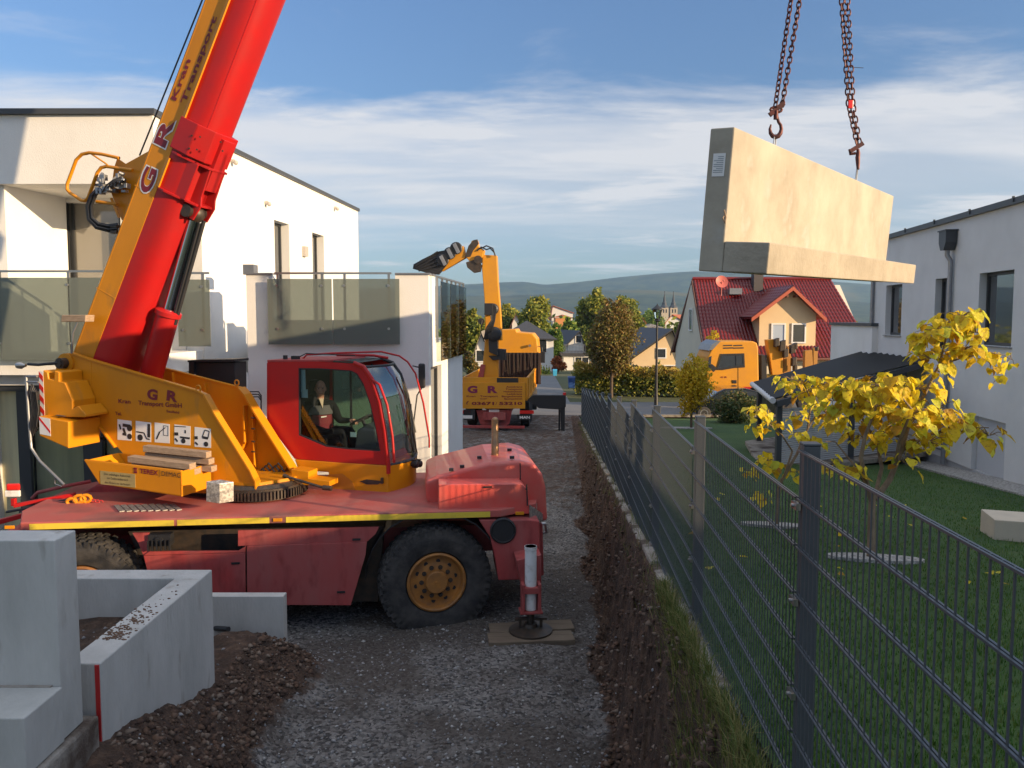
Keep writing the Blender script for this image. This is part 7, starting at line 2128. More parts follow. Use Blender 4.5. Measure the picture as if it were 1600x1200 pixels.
def gable_house(name, label, ul, ur, va, ve, vb, Y, dep, wallm, roofm, wins=(), apex_u=None, hip=False, side=0.0, roof_over=.35):
    """house with its gable facing us; pixel extents at the front plane"""
    a = onY(ul, ve, Y); b_ = onY(ur, ve, Y); ap = onY(apex_u if apex_u else (ul + ur) / 2, va, Y); base = onY(ul, vb, Y).z
    r = thing(name, label, 'house', ((a.x + b_.x) / 2, Y + dep / 2, base))
    off = Vector((side * dep, dep, 0)); o = roof_over
    w = MB(); t = .12
    if not hip:
        w.prism([(a.x, Y, base - 1), (b_.x, Y, base - 1), (b_.x, Y, b_.z - t), (ap.x, Y, ap.z - t), (a.x, Y, a.z - t)], off)
    else:
        w.prism([(a.x, Y, base - 1), (b_.x, Y, base - 1), (b_.x, Y, b_.z - t), (a.x, Y, a.z - t)], off)
    w.build('wall', wallm, r)
    f = Vector((0, -o, 0)) ; bk = off + Vector((0, o, 0))
    for s, e in ((-1, a), (1, b_)):
        sl = (ap.z - e.z) / max(.1, abs(ap.x - e.x)); ex = Vector((e.x + s * o, Y, e.z - sl * o)); m = MB()
        if not hip:
            m.prism([ex + f, ex + bk, Vector((ap.x, Y, ap.z)) + bk, Vector((ap.x, Y, ap.z)) + f], (0, 0, .14))
        else:
            p1 = Vector((ap.x, Y + dep * .35, ap.z)); p2 = Vector((ap.x, Y + dep * .65, ap.z)) + off * 0
            m.prism([ex + f, ex + bk, p2, p1], (0, 0, .12))
            if s == 1:
                exa = Vector((a.x - o, Y, a.z)); m.prism([exa + f, ex + f, p1], (0, 0, .12))
        m.build('roof', roofm, r)
    for (u, v, ww, hh) in wins:
        c = onY(u, v, Y); window(r, (c.x, Y - .005, c.z), ww, hh, (1, 0, 0), (0, -1, 0), M['white_ink'])
    return r
gable_house('cream_house', 'cream gabled house with steep dark roof and two front windows beyond the hedge', 987, 1068, 516, 560, 585, 66, 10, M['cream'], M['roof_dark'], [(1033, 552, .9, .9), (1064, 552, .9, .9), (1050, 580, 1.5, 1.1)], apex_u=1050, side=-.1)
gable_house('green_house', 'small green gabled house between the brown tree and the cream house', 966, 1013, 519, 545, 580, 86, 9, M['green_render'], M['roof_dark'], [(992, 540, .9, 1.0)], apex_u=996)
gable_house('white_gabled_house', 'white gabled house with dark roof half hidden left of the brown tree', 888, 912, 518, 536, 575, 92, 8, M['white_town'], M['roof_dark'], [(904, 530, .8, 1.0)], apex_u=906, side=-.3)
gable_house('hip_roofed_house', 'white house with dark hipped roof directly behind the crane truck', 784, 865, 503, 528, 578, 80, 9, M['white_town'], M['roof_dark'], [(846, 540, 1.2, 1.6), (812, 540, 1.2, 1.2)], hip=True)
def flat_annex():
    Y = 84; a = onY(881, 556, Y); b = onY(914, 556, Y); r = thing('flat_roofed_house', 'low white flat-roofed house with roof railing in front of the white gabled house', 'house', ((a.x + b.x) / 2, Y + 3, -6.5))
    m = MB(); m.prism([(a.x, Y, -8), (b.x, Y, -8), (b.x, Y, a.z), (a.x, Y, a.z)], (0, 6, 0)); m.build('wall', M['white_town'], r)
    m = MB(); m.prism([(a.x - .3, Y - .3, a.z), (b.x + .3, Y - .3, a.z), (b.x + .3, Y - .3, a.z + .3), (a.x - .3, Y - .3, a.z + .3)], (0, 6.6, 0)); m.build('roof', M['roof_dark'], r)
    m = MB(); z = a.z + .3
    for k in range(16): x = a.x + (b.x - a.x) * k / 15; m.bar((x, Y - .1, z), (x, Y - .1, z + .9), .04)
    m.bar((a.x, Y - .1, z + .9), (b.x, Y - .1, z + .9), .06); m.build('railing', M['zinc'], r)
    c = onY(909, 567, Y); window(r, (c.x, Y - .01, c.z), 1.6, 1.4, (1, 0, 0), (0, -1, 0), M['white_ink'], split=True)
flat_annex()
gable_house('distant_house', 'distant house with long flat red roof above the green trees', 862, 895, 478, 489, 500, 210, 14, M['white_town'], M['roof_orange'], apex_u=864)
gable_house('distant_house', 'distant white gable with brown roof left below the church spires', 998, 1011, 497, 508, 520, 170, 14, M['pale_cream'], M['roof_orange'], apex_u=1004, side=-.4)
gable_house('distant_house', 'distant house with orange tiled roof right of the church towers', 1040, 1072, 492, 504, 520, 190, 14, M['white_town'], M['roof_orange'], apex_u=1050, side=.4)
gable_house('distant_house', 'long low cream building in front of the distant church', 1008, 1036, 507, 512, 524, 160, 10, M['pale_cream'], M['kerb'], hip=True)
gable_house('distant_house', 'orange-walled distant building under the long red roof', 868, 892, 492, 496, 515, 200, 8, mat('orange_render', (.60, .25, .09), .9), M['roof_orange'], hip=True)
gable_house('distant_house', 'distant house with reddish roof left of the green tree behind the crane truck', 800, 816, 491, 505, 520, 120, 8, M['white_town'], mat('brown_red_roof', (.22, .06, .045), .8), apex_u=806)
gable_house('white_gabled_house', 'white gable glimpsed behind the terrace glass left of the crane truck arm', 745, 760, 520, 540, 575, 75, 9, M['white_town'], M['kerb'], [(751, 556, 1.0, 1.2)], apex_u=752)

def church():
    Y = 520
    r = thing('church', 'distant church with two pointed dark spires in the town', 'church', (onY(1042, 495, Y).x, Y, -20))
    st = mat('pale_church_stone', (.48, .40, .30), .9); sl = mat('slate_spire', (.06, .065, .075), .7)
    for u in (1038, 1052):
        a = onY(u, 480, Y); w = 2.4; m = MB(); m.aabb(a.x - w, a.x + w, Y - w, Y + w, -22, onY(u, 481, Y).z); t = m.build('tower', st, r)
        m = MB()
        for s in (-1, 1): m.box((a.x + s * .9, Y - w - .02, onY(u, 486, Y).z), (.4, .05, 1.2))
        m.build('belfry_opening', M['black'], t)
        z0, z1 = onY(u, 481, Y).z, onY(u, 456, Y).z
        m = MB(); m.lathe((a.x, Y, z0), UP, [(0, 3.0), (.4, 2.9), (2.0, 1.7), (3.4, 1.5), (4.2, 1.0), (z1 - z0, .05)], 8); m.ball((a.x, Y, z1), .35, 6, 8); m.build('spire', sl, t)
    a = onY(1036, 494, Y); m = MB(); m.prism([(a.x - 7, Y + 3, -22), (a.x - 7, Y + 3, a.z - 1), (a.x - 7, Y + 7, a.z + 3), (a.x - 7, Y + 11, a.z - 1), (a.x - 7, Y + 11, -22)], (16, 0, 0)); m.build('nave', sl, r)
church()

# ================================================================ STREET LAMP, BINS, POLES
def lamp():
    Y = 35.4; b0 = onZ(1026, 642, -4.5); x = onY(1026, 560, Y).x
    r = thing('street_lamp', 'black old-fashioned street lamp post with glass lantern beside the street', 'street lamp', (x, Y, -4.5))
    z1 = onY(1026, 503, Y).z
    m = MB(); m.lathe((x, Y, -4.55), UP, [(0, .17), (.35, .17), (.40, .12), (.5, .10), (.9, .09), (1.0, .07), (1.8, .06), (z1 + 4.55, .045)], 14); m.build('post', M['black'], r, smooth=True)
    m = MB(); m.lathe((x, Y, z1), UP, [(0, .06), (.05, .16), (.10, .10), (.16, .12)], 12); m.build('lantern_base', M['black'], r, smooth=True)
    m = MB(); m.lathe((x, Y, z1 + .16), UP, [(0, .12), (.40, .22)], 6); m.build('lantern_glass', M['glass_clear'], r)
    m = MB()
    for k in range(6):
        a = math.pi * k / 3 + .01; m.bar((x + .12 * math.cos(a), Y + .12 * math.sin(a), z1 + .16), (x + .22 * math.cos(a), Y + .22 * math.sin(a), z1 + .56), .018)
    m.lathe((x, Y, z1 + .56), UP, [(0, .26), (.03, .26), (.16, .10), (.22, .03), (.28, .01)], 12); m.build('lantern_cap', M['black'], r, smooth=True)
lamp()
def bin_(u, v0, v1, Y, m, lab):
    a = onY(u, v0, Y); z0 = onY(u, v1, Y).z; h = a.z - z0; w = h * .27
    r = thing('rubbish_bin', lab, 'bin', (a.x, Y, z0))
    b = MB(); b.prism([(a.x - w * .8, Y - w * .8, z0 + .08), (a.x + w * .8, Y - w * .8, z0 + .08), (a.x + w * .8, Y + w, z0 + .08), (a.x - w * .8, Y + w, z0 + .08)], (0, 0, .02))
    b.prism([(a.x - w * .82, Y - w * .9, z0 + .1), (a.x + w * .82, Y - w * .9, z0 + .1), (a.x + w, Y - w, a.z - .1), (a.x - w, Y - w, a.z - .1)], (0, w * 1.9, 0)); b.build('body', m, r, bevel=.02)
    b = MB(); b.prism([(a.x - w * 1.05, Y - w * 1.1, a.z - .1), (a.x + w * 1.05, Y - w * 1.1, a.z - .1), (a.x + w * 1.05, Y - w * .6, a.z), (a.x - w * 1.05, Y - w * .6, a.z)], (0, w * 1.8, 0)); b.build('lid', m, r, bevel=.02)
    for s in (-1, 1): b = MB(); b.cyl((a.x + s * w * .7, Y + w * .8, z0 + .1), (a.x + s * w * .85, Y + w * .8, z0 + .1), .1, 12); b.build('wheel', M['black'], r)
bin_(867, 577, 589, 64, mat('light_blue_plastic', (.05, .35, .60), .5), 'light blue bin standing by the road end below the dark-roofed house')
bin_(893, 588, 608, 45.5, mat('dark_blue_plastic', (.015, .06, .22), .5), 'dark blue bin at the left end of the hedge')

# ================================================================ FOLIAGE
def tree_leaves(blobs, n, size, rs, flat=.0):
    """leaf quads scattered in lumpy volumes: blobs = [(centre, (rx,ry,rz), weight)]"""
    W = np.array([b[2] for b in blobs], dtype=float); W /= W.sum()
    idx = rs.choice(len(blobs), n, p=W)
    C_ = np.array([list(b[0]) for b in blobs])[idx]; Rr = np.array([b[1] for b in blobs])[idx]
    d = rs.normal(size=(n, 3)); d /= np.linalg.norm(d, axis=1, keepdims=True)
    rad = rs.rand(n, 1) ** .45 * np.where(rs.rand(n, 1) < .16, 1.28, 1.0)
    P = C_ + d * rad * Rr
    a = rs.normal(size=(n, 3)); a /= np.linalg.norm(a, axis=1, keepdims=True)
    b = np.cross(a, rs.normal(size=(n, 3))); b /= np.linalg.norm(b, axis=1, keepdims=True)
    s = size * (.6 + .8 * rs.rand(n, 1))
    v = np.stack([P - a * s, P + b * s * .55, P + a * s, P - b * s * .55], axis=1).reshape(-1, 3)
    f = np.arange(4 * n, dtype=np.int32).reshape(-1, 4)
    rn = np.repeat(np.clip(rs.rand(n) * .75 + .25 * (idx / max(1, len(blobs) - 1)), 0, 1), 4)
    return v, f, rn
LM = {
 'green': leafmat('green_leaves', [(0.041, 0.088, 0.020), (0.088, 0.165, 0.030), (0.178, 0.280, 0.051), (0.355, 0.381, 0.075)]),
 'olive': leafmat('olive_autumn_leaves', [(.05, .09, .015), (.13, .17, .028), (.27, .29, .045), (.46, .38, .06)]),
 'brown': leafmat('brown_autumn_leaves', [(.06, .048, .018), (.13, .09, .028), (.22, .14, .04), (.16, .18, .035), (.32, .14, .045)], .2),
 'yellow': leafmat('yellow_ginkgo_leaves', [(.40, .25, .015), (.60, .40, .02), (.70, .50, .03), (.35, .33, .04)]),
 'hedge': leafmat('beech_hedge_leaves', [(0.075, 0.128, 0.026), (0.203, 0.216, 0.038), (0.355, 0.304, 0.051), (0.385, 0.280, 0.052), (0.455, 0.210, 0.052)], .25),
 'dark': leafmat('dark_green_leaves', [(0.020, 0.046, 0.016), (0.051, 0.088, 0.026), (0.102, 0.128, 0.038), (0.203, 0.128, 0.051)], .2),
 'rust': leafmat('rust_red_leaves', [(0.254, 0.075, 0.030), (0.350, 0.105, 0.035), (0.525, 0.158, 0.052), (0.203, 0.128, 0.051)]),
}
def tree(name, label, u, vtop, vbase, Y, uw, lm, leaves, size, crown0=.35, seed=1, blobs=9, group=None, lean=0.0, shape='oval', cat='tree'):
    rs = np.random.RandomState(seed); rnd = random.Random(seed)
    top = onY(u, vtop, Y); base = onY(u, vbase, Y); H = top.z - base.z; w = (onY(u + uw / 2, vtop, Y).x - onY(u - uw / 2, vtop, Y).x) / 2
    root = thing(name, label, cat, (base.x, Y, base.z), group)
    zc0 = base.z + H * crown0; hc = H * (1 - crown0)
    bl = []
    for k in range(blobs):
        f = (k + .5) / blobs; prof = math.sin(math.pi * min(1, max(0.08, f * .86 + .10))) ** .6 if shape == 'oval' else (1.05 - f)
        for j in range(3 if f < .8 else 2):
            a = rnd.random() * 6.28; rr = w * prof
            c = (base.x + math.cos(a) * rr * .48 + lean * f, Y + math.sin(a) * rr * .48, zc0 + hc * (f * .84 + .08) + rnd.uniform(-.05, .05) * hc)
            q = rr * rnd.uniform(.40, .62); bl.append((c, (q, q, min(q, hc * .24)), q ** 2))
    v, f, rn = tree_leaves(bl, leaves, size, rs)
    np_mesh('crown', v, f, lm, root, attr={'rnd': rn})
    t = MB(); b0 = Vector((base.x, Y, base.z - .3)); r0 = max(.05, H * .018)
    t.tube([b0, b0 + UP * (H * .3), Vector((base.x + lean * .5, Y, base.z + H * .62)), Vector((base.x + lean * .8, Y, base.z + H * .9))], [r0, r0 * .8, r0 * .5, r0 * .15], 8)
    for k in range(8):
        f = .28 + .07 * k; s = b0 + UP * (H * max(f, crown0 * .9)); a = 2.4 * k; L = w * .75
        e = s + Vector((math.cos(a) * L, math.sin(a) * L, H * .16)); t.tube([s, s.lerp(e, .5) + UP * H * .01, e], [r0 * .4, r0 * .25, r0 * .08], 5)
    t.build('trunk', M['bark'], root, smooth=True)
    return root
tree('brown_tree', 'round-crowned reddish brown autumn tree behind the hedge', 955, 459, 628, 44.5, 84, LM['brown'], 20000, .075, .20, 3, 12, shape='oval')
tree('green_tree', 'tall yellowish green tree right behind the brown tree, its top showing above', 925, 450, 560, 120, 72, LM['olive'], 10200, 0.311, .12, 5)
tree('green_tree', 'broad yellow-green tree behind the brown tree on its right side', 975, 462, 560, 125, 60, LM['olive'], 8500, 0.311, .12, 15)
tree('green_tree', 'large green tree beyond the dark hipped roof behind the crane truck', 838, 457, 560, 110, 58, LM['olive'], 10200, 0.266, .10, 6)
tree('green_tree', 'dark green tree in the gap between the white houses', 890, 495, 565, 105, 36, LM['green'], 5950, 0.222, .05, 7)
tree('green_tree', 'dark green tree behind the terrace glass, left of the crane truck arm', 738, 480, 560, 95, 50, LM['olive'], 9350, 0.237, .08, 8)
tree('green_tree', 'small green tree right of the orange truck arm, below the hills', 790, 474, 530, 130, 40, LM['olive'], 5100, 0.266, .05, 9)
tree('green_tree', 'green tree beside the white house, reaching down to the cypress hedge', 868, 500, 580, 88, 30, LM['green'], 5950, 0.192, .05, 10)
tree('conifer', 'slim conifer between the cream house windows', 1030, 560, 600, 60, 16, LM['green'], 1500, .12, .05, 12, 8, shape='cone')
tree('green_tree', 'hazy green tree on the left below the church spires', 1012, 486, 530, 230, 60, LM['green'], 5950, 0.407, .05, 13)
tree('green_tree', 'green tree to the right of the cream house, below the church', 1072, 502, 545, 120, 44, LM['olive'], 5100, 0.252, .05, 14)
tree('rust_red_shrub', 'rust red shrub beside the white hip-roofed house', 872, 556, 582, 72, 26, LM['rust'], 1500, .13, .02, 16, 4, cat='shrub')
tree('dark_red_shrub', 'dark reddish shrub between the terrace corner and the crane truck', 733, 545, 620, 40, 34, bpy.data.materials['brown_autumn_leaves'], 3500, .08, .02, 17, 6, cat='shrub')
tree('dark_shrub', 'dark shrub between hedge and cream house', 1000, 572, 605, 52, 60, LM['dark'], 3500, .10, .02, 18, 4, cat='shrub')
tree('ginkgo_tree', 'slender young tree with pale yellow leaves on the far lawn', 1080, 545, 668, 28.8, 66, LM['yellow'], 5200, .055, .14, 19, 9, lean=.15)
tree('dark_bush', 'dark leafless-looking bush on the far lawn beside the black car', 1150, 612, 664, 32, 76, LM['dark'], 5000, .055, .02, 21, 4, cat='bush')
tree('yellow_tree', 'young tree with sparse yellow-green leaves beside the orange truck cab', 1113, 512, 600, 40, 34, LM['yellow'], 500, .09, .3, 22, 5)
tree('green_tree', 'yellowish tree at the foot of the hills behind the orange truck arm', 806, 480, 530, 160, 50, LM['olive'], 5100, 0.296, .02, 24)
for k, u in enumerate((846, 850, 854, 858)):
    tree('cypress', 'small dark cypress in the row of four beside the white hip-roofed house', u, 568, 588, 68, 6, LM['green'], 500, .07, .02, 30 + k, 5, group='row of small cypresses', shape='cone')

def hedge():
    rs = np.random.RandomState(5); n = 26000
    A = onY(897, 600, 46.5); B = onY(1110, 600, 43.2)
    z0, z1 = -4.62, None
    vs = []
    t = rs.rand(n); x = A.x + (B.x + 6 - A.x) * t; y = A.y + (B.y - A.y) * t
    ht = -2.75 - .55 * t + .10 * np.sin(t * 37) + .08 * np.sin(t * 91)
    z = z0 + (ht - z0) * rs.rand(n) ** .7
    dpt = (rs.rand(n) - .5) * 1.4
    P = np.stack([x, y + dpt, z], 1) + rs.normal(size=(n, 3)) * .05
    a = rs.normal(size=(n, 3)); a /= np.linalg.norm(a, axis=1, keepdims=True)
    b = np.cross(a, rs.normal(size=(n, 3))); b /= np.linalg.norm(b, axis=1, keepdims=True)
    s = .085 * (.6 + .8 * rs.rand(n, 1))
    v = np.stack([P - a * s, P + b * s * .6, P + a * s, P - b * s * .6], axis=1).reshape(-1, 3)
    top = np.clip((z - z0) / (ht - z0), 0, 1)
    rn = np.repeat(np.clip(rs.rand(n) * .5 + .45 * top * (top > .7), 0, 1), 4)
    o = np_mesh('hedge', v, np.arange(4 * n).reshape(-1, 4), LM['hedge'], attr={'rnd': rn}); tag(o, 'long clipped beech hedge turning yellow on top, along the far side of the street', 'hedge')
hedge()

# far wooded town belt: reads as one mass
def belt(name, label, Y0, Y1, x0, x1, zbase, hmin, hmax, n, size, lm, seed):
    rs = np.random.RandomState(seed)
    m = 260; cx = x0 + (x1 - x0) * rs.rand(m); cy = Y0 + (Y1 - Y0) * rs.rand(m); h = hmin + (hmax - hmin) * rs.rand(m)
    bl = [((cx[i], cy[i], zfar(cy[i]) + h[i] * .55), (h[i] * .55, h[i] * .55, h[i] * .55), h[i] ** 2) for i in range(m)]
    v, f, rn = tree_leaves(bl, n, size, rs)
    o = np_mesh(name, v, f, lm, attr={'rnd': rn}); tag(o, label, 'woodland', kind='stuff')
belt('distant_trees', 'mass of small trees between the houses of the town in the valley', 130, 330, -40, 130, 0, 4, 8, 30000, .55, LM['olive'], 41)
belt('distant_trees', 'far dark belt of trees at the foot of the hills', 380, 900, -120, 480, 0, 7, 13, 26000, 1.5, LM['green'], 42)

# ================================================================ THE YELLOW TREES ON THE LAWN
def spot(m):
    nt = m.node_tree; p = nt.nodes['Principled BSDF']; L = nt.links.new
    src = p.inputs['Base Color'].links[0].from_socket
    tc = nt.nodes.new('ShaderNodeTexCoord'); n = nt.nodes.new('ShaderNodeTexNoise'); n.inputs['Scale'].default_value = 22; n.inputs['Detail'].default_value = 6; L(tc.outputs['Object'], n.inputs[0])
    r = nt.nodes.new('ShaderNodeMapRange'); r.inputs[1].default_value = .53; r.inputs[2].default_value = .72; L(n.outputs[0], r.inputs[0])
    mx = nt.nodes.new('ShaderNodeMix'); mx.data_type = 'RGBA'; mx.inputs[7].default_value = (.30, .15, .03, 1); L(r.outputs[0], mx.inputs[0]); L(src, mx.inputs[6])
    for nd in nt.nodes:
        if nd.type in ('BSDF_PRINCIPLED', 'BSDF_TRANSLUCENT'): L(mx.outputs[2], nd.inputs[0])
    b = nt.nodes.new('ShaderNodeBump'); b.inputs['Strength'].default_value = .8; b.inputs['Distance'].default_value = .02
    n2 = nt.nodes.new('ShaderNodeTexNoise'); n2.inputs['Scale'].default_value = 38; L(tc.outputs['Object'], n2.inputs[0]); L(n2.outputs[0], b.inputs['Height']); L(b.outputs[0], p.inputs['Normal'])
    return m
BIG = leafmat('big_yellow_leaves', [(.34, .16, .02), (.72, .50, .02), (.86, .68, .03), (.90, .74, .05), (.84, .74, .07), (.52, .58, .06)], .45, .5)
spot(BIG)
def big_leaf(vs, fs, rn, p, d, nrm, L, rs):
    """heart-shaped drooping leaf, tip along d, folded along the middle"""
    d = d.normalized(); s = d.cross(nrm).normalized(); nn = s.cross(d)
    k = len(vs); fold = rs.uniform(.15, .42); curl = rs.uniform(-.05, .30)
    prof = [(0, 0), (-.06, .22), (.06, .42), (.30, .47), (.58, .36), (.82, .17), (1.0, 0)]
    # midrib points then both sides
    ts = [0, .12, .32, .58, .82, 1.0]; wd = [.06, .40, .48, .38, .18, .0]
    for i, t in enumerate(ts):
        w = wd[i]; drop = -curl * t * t
        c = p + d * (L * t) + nn * (L * drop)
        b = -.09 if i == 1 else 0
        wob = rs.uniform(-.06, .06); w *= rs.uniform(.8, 1.15)
        vs.append(c); vs.append(c + s * (w * L) + nn * (L * (fold * w + wob)) + d * (b * L)); vs.append(c - s * (w * L) + nn * (L * (fold * w - wob)) + d * (b * L))
    for i in range(5):
        a = k + 3 * i; b = a + 3
        fs += [(a, b, b + 1, a + 1), (a, a + 2, b + 2, b)]
    r = rs.random(); rn += [r] * 18
def yellow_tree(label, base_px, Y, limbs, clusters, seed, Lf, r0, den=1.0):
    rs = random.Random(seed)
    z0 = onY(base_px[0], base_px[1], Y)
    root = thing('yellow_leaved_tree', label, 'tree', (z0.x, Y, z0.z))
    wood = MB()
    for pts, ra in limbs:
        P_ = [onY(u, v, Y + k) for u, v, k in pts]; wood.tube(P_, ra, 7)
    vs = []; fs = []; rn = []
    for (u, v, k, ru, rv, n) in clusters:
        n = max(3, int(n * den))
        c = onY(u, v, Y + k); sx = ru * (Y + k) / F; sz = rv * (Y + k) / F
        for j in range(n):
            a = rs.random() * 6.283; q = rs.random() ** .5; el = rs.uniform(-1, 1)
            p = c + Vector((math.cos(a) * q * sx, math.sin(a) * q * sx * .9, el * sz * math.sqrt(max(0, 1 - q * q * .8))))
            out = Vector((math.cos(a), math.sin(a), 0)); d = (out * rs.uniform(.2, .9) + Vector((0, 0, -1)) * rs.uniform(.35, 1.0) + Vector((rs.uniform(-.3, .3), rs.uniform(-.3, .3), 0))).normalized()
            nrm = (out * .6 + UP * rs.uniform(.3, 1.0) + Vector((rs.uniform(-.4, .4), rs.uniform(-.4, .4), 0))).normalized()
            big_leaf(vs, fs, rn, p, d, nrm, Lf * rs.uniform(.45, 1.2), rs)
            if j % 2 == 0: wood.tube([c + (p - c) * .1, c.lerp(p, .6) + UP * .02, p], [.006, .004, .002], 4)
    np_mesh('crown', [list(p) for p in vs], fs, BIG, root, attr={'rnd': rn})
    wood.build('trunk', M['bark_pale'], root, smooth=True)
    return root
yellow_tree('large-leaved bright yellow tree on the lawn, the bigger of the two by the fence', (1361, 866), 8.0,
  [([(1361, 870, 0), (1362, 800, 0), (1364, 765, 0)], [.045, .038, .034]),
   ([(1362, 782, 0), (1352, 748, 0), (1345, 715, -.05), (1352, 680, -.1), (1368, 640, -.1), (1372, 600, -.1)], [.032, .026, .022, .018, .012, .006]),
   ([(1368, 780, 0), (1390, 750, .05), (1408, 705, .1), (1422, 655, .1), (1445, 615, .1), (1468, 570, .1), (1480, 520, .1)], [.034, .030, .026, .022, .018, .014, .008]),
   ([(1408, 705, .1), (1450, 680, .1), (1500, 668, .1), (1545, 668, .1)], [.018, .013, .010, .006]),
   ([(1400, 720, .0), (1405, 690, -.2), (1425, 640, -.3), (1400, 610, -.3)], [.020, .016, .012, .007]),
   ([(1366, 780, 0), (1378, 730, .2), (1370, 690, .3), (1345, 650, .35), (1330, 620, .35)], [.026, .02, .016, .012, .006]),
   ([(1352, 748, 0), (1325, 715, .1), (1305, 690, .2), (1290, 690, .2)], [.015, .010, .007, .005]),
   ([(1362, 790, 0), (1355, 760, 0), (1340, 740, -.1), (1318, 730, -.1)], [.020, .012, .008, .005]),
   ([(1468, 570, .1), (1500, 560, .1), (1545, 550, .1), (1570, 555, .1)], [.012, .010, .008, .005]),
   ([(1422, 655, .1), (1480, 640, .15), (1510, 650, .15)], [.014, .010, .006])],
  [(1465, 515, .1, 36, 20, 30), (1500, 495, .1, 34, 16, 26), (1525, 520, .1, 20, 18, 12), (1440, 530, .1, 20, 14, 9), (1455, 560, .1, 30, 22, 18), (1505, 545, .1, 35, 18, 24), (1545, 565, .1, 22, 16, 10), (1580, 560, .1, 16, 12, 6), (1470, 580, .1, 20, 14, 7), (1560, 595, .1, 9, 10, 3),
   (1340, 605, -.1, 36, 20, 22), (1385, 600, -.1, 40, 20, 34), (1430, 610, .0, 40, 22, 34), (1370, 635, .1, 42, 24, 32), (1415, 650, -.1, 44, 26, 36), (1460, 640, .1, 34, 24, 24), (1330, 650, .2, 34, 24, 22), (1300, 625, .3, 26, 18, 14), (1485, 670, .1, 26, 24, 15), (1450, 690, .0, 28, 22, 15), (1395, 680, .2, 34, 20, 20), (1350, 685, .2, 26, 16, 12), (1545, 680, .1, 24, 20, 15), (1505, 650, .1, 18, 16, 8), (1415, 725, -.1, 20, 20, 8), (1330, 735, -.1, 20, 18, 10), (1300, 725, -.1, 16, 18, 7), (1310, 600, .1, 14, 12, 5)], 31, .138, .045, 1.2)
yellow_tree('smaller large-leaved yellow tree on the lawn, left of the bigger one and behind the fence', (1214, 812), 9.7,
  [([(1214, 818, 0), (1216, 770, 0), (1222, 748, 0)], [.03, .026, .022]),
   ([(1222, 750, 0), (1245, 710, .05), (1262, 670, .1), (1268, 625, .1), (1250, 590, .1)], [.022, .018, .014, .010, .005]),
   ([(1224, 748, 0), (1238, 705, .0), (1222, 680, -.1), (1205, 665, -.15), (1190, 655, -.2)], [.016, .013, .010, .008, .005]),
   ([(1262, 670, .1), (1280, 640, .2), (1300, 600, .2)], [.012, .009, .005])],
  [(1235, 592, .1, 30, 12, 16), (1262, 610, .1, 34, 18, 26), (1290, 600, .1, 28, 18, 20), (1285, 640, .2, 30, 20, 24), (1300, 660, .2, 26, 16, 16), (1185, 645, -.2, 20, 16, 16), (1180, 668, -.2, 14, 12, 7), (1210, 665, -.1, 20, 14, 12), (1245, 650, .05, 16, 12, 7), (1200, 720, -.1, 26, 14, 16), (1240, 735, 0, 16, 12, 9), (1245, 675, 0, 16, 12, 6), (1190, 775, -.05, 16, 12, 8), (1275, 690, .2, 18, 10, 7), (1165, 735, -.1, 16, 8, 6)], 32, .122, .03, 1.25)
def fallen():
    rs = random.Random(77); vs = []; fs = []; rn = []
    for k in range(34):
        y = rs.uniform(6, 13); x = 3.7 + rs.gauss(0, 1.7)
        if x < xf(y) + .1: continue
        p = Vector((x, y, zl(x, y) + .05)); a = rs.random() * 6.28
        big_leaf(vs, fs, rn, p, Vector((math.cos(a), math.sin(a), rs.uniform(-.1, .2))), Vector((rs.uniform(-.4, .4), rs.uniform(-.4, .4), 1)), rs.uniform(.05, .10), rs)
    o = np_mesh('fallen_leaves', [list(p) for p in vs], fs, BIG, attr={'rnd': rn}); tag(o, 'fallen yellow and brown leaves lying on the lawn', 'leaves', kind='stuff')
fallen()
def pebble_rings():
    for (u, v, rx, ry, Yt, lab) in ((1368, 863, .52, .17, 8.0, 'white pebble bed around the bigger yellow tree'), (1212, 822, .45, .15, 9.7, 'white pebble bed around the smaller yellow tree'), (1072, 668, 1.0, .4, 28.8, 'pale stone ring around the young tree on the far lawn')):
        c = onY(u, v, Yt); m = MB(); pts = []
        for k in range(28):
            a = 2 * math.pi * k / 28; x = c.x + rx * math.cos(a); y = Yt + ry * math.sin(a); pts.append((x, y, zl(x, y) + .0))
        m.prism(pts, (0, 0, .035)); tag(m.build('pebble_bed', M['pebble']), lab, 'pebble bed', kind='stuff')
pebble_rings()

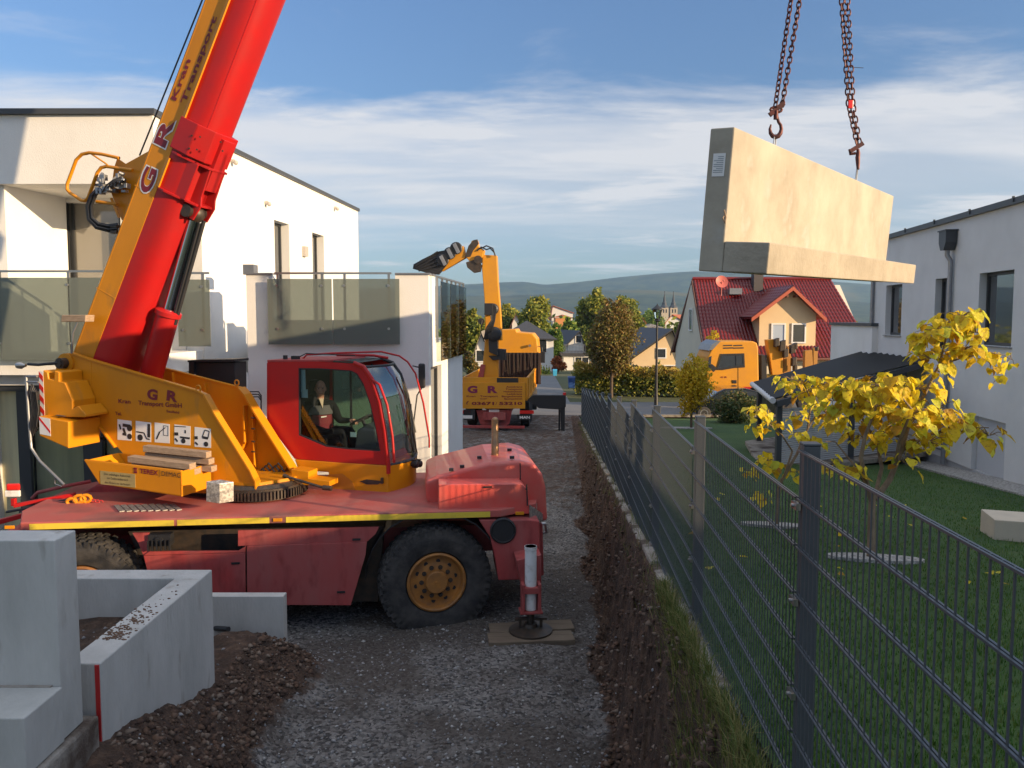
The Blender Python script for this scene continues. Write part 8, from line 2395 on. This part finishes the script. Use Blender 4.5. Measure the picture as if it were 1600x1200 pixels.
# ================================================================ HILLS
def hills():
    hm = mat('forested_hill', (.008, .026, .014), 1.0, c2=(.050, .072, .028), scale=.012, detail=12, lo=.4, hi=.65, bump=1.0, bscale=.03, c3=(.08, .075, .025), scale3=.004, lo3=.57, hi3=.7)
    def ridge(name, Y, prof, depth, seed):
        us = np.linspace(300, 1700, 150); vs = []; n = 22
        pu = [p[0] for p in prof]; pv = [p[1] for p in prof]
        for j in range(n + 1):
            f = j / n
            for u in us:
                v = np.interp(u, pu, pv) + .9 * noise.noise(Vector((u * .02, seed, 0)))
                top = onY(float(u), float(v), Y).z; base = -28
                p = onY(float(u), 500, Y)
                y = Y - depth * (1 - f); k = f ** .75
                z = base + (top - base) * k + 9 * noise.noise(Vector((p.x * .004, y * .004, seed))) * math.sin(math.pi * f) 
                vs.append((p.x, y, z))
        m = len(us)
        for u in us: 
            p = onY(float(u), 500, Y); vs.append((p.x, Y + depth, -40))
        fs = [(j * m + i, j * m + i + 1, (j + 1) * m + i + 1, (j + 1) * m + i) for j in range(n + 1) for i in range(m - 1)]
        o = np_mesh(name, vs, fs, hm); 
        for p in o.data.polygons: p.use_smooth = True
        tag(o, kind='structure')
    ridge('far_hills', 3600, [(300, 455), (560, 452), (700, 446), (790, 441), (820, 440), (850, 445), (900, 441), (960, 434), (1030, 427), (1085, 424), (1150, 426), (1250, 436), (1380, 446), (1500, 452), (1700, 460)], 700, 3.0)
    ridge('near_hills', 2300, [(300, 478), (560, 470), (700, 462), (790, 462), (870, 458), (930, 455), (990, 452), (1050, 456), (1120, 460), (1250, 466), (1380, 474), (1700, 480)], 600, 8.0)
hills()
def build_haze():
    m = bpy.data.materials.new('haze_air'); m.use_nodes = True; nt = m.node_tree; nt.nodes.clear()
    o = nt.nodes.new('ShaderNodeOutputMaterial'); v = nt.nodes.new('ShaderNodeVolumePrincipled')
    v.inputs['Color'].default_value = (.40, .66, 1.0, 1); v.inputs['Density'].default_value = .00012; v.inputs['Anisotropy'].default_value = .1
    nt.links.new(v.outputs[0], o.inputs['Volume'])
    b = MB(); b.aabb(-3400, 3400, -120, 4400, -42, 240); h = b.build('haze', m); tag(h, 'thin blue autumn haze over the valley', 'haze', kind='stuff')
build_haze()
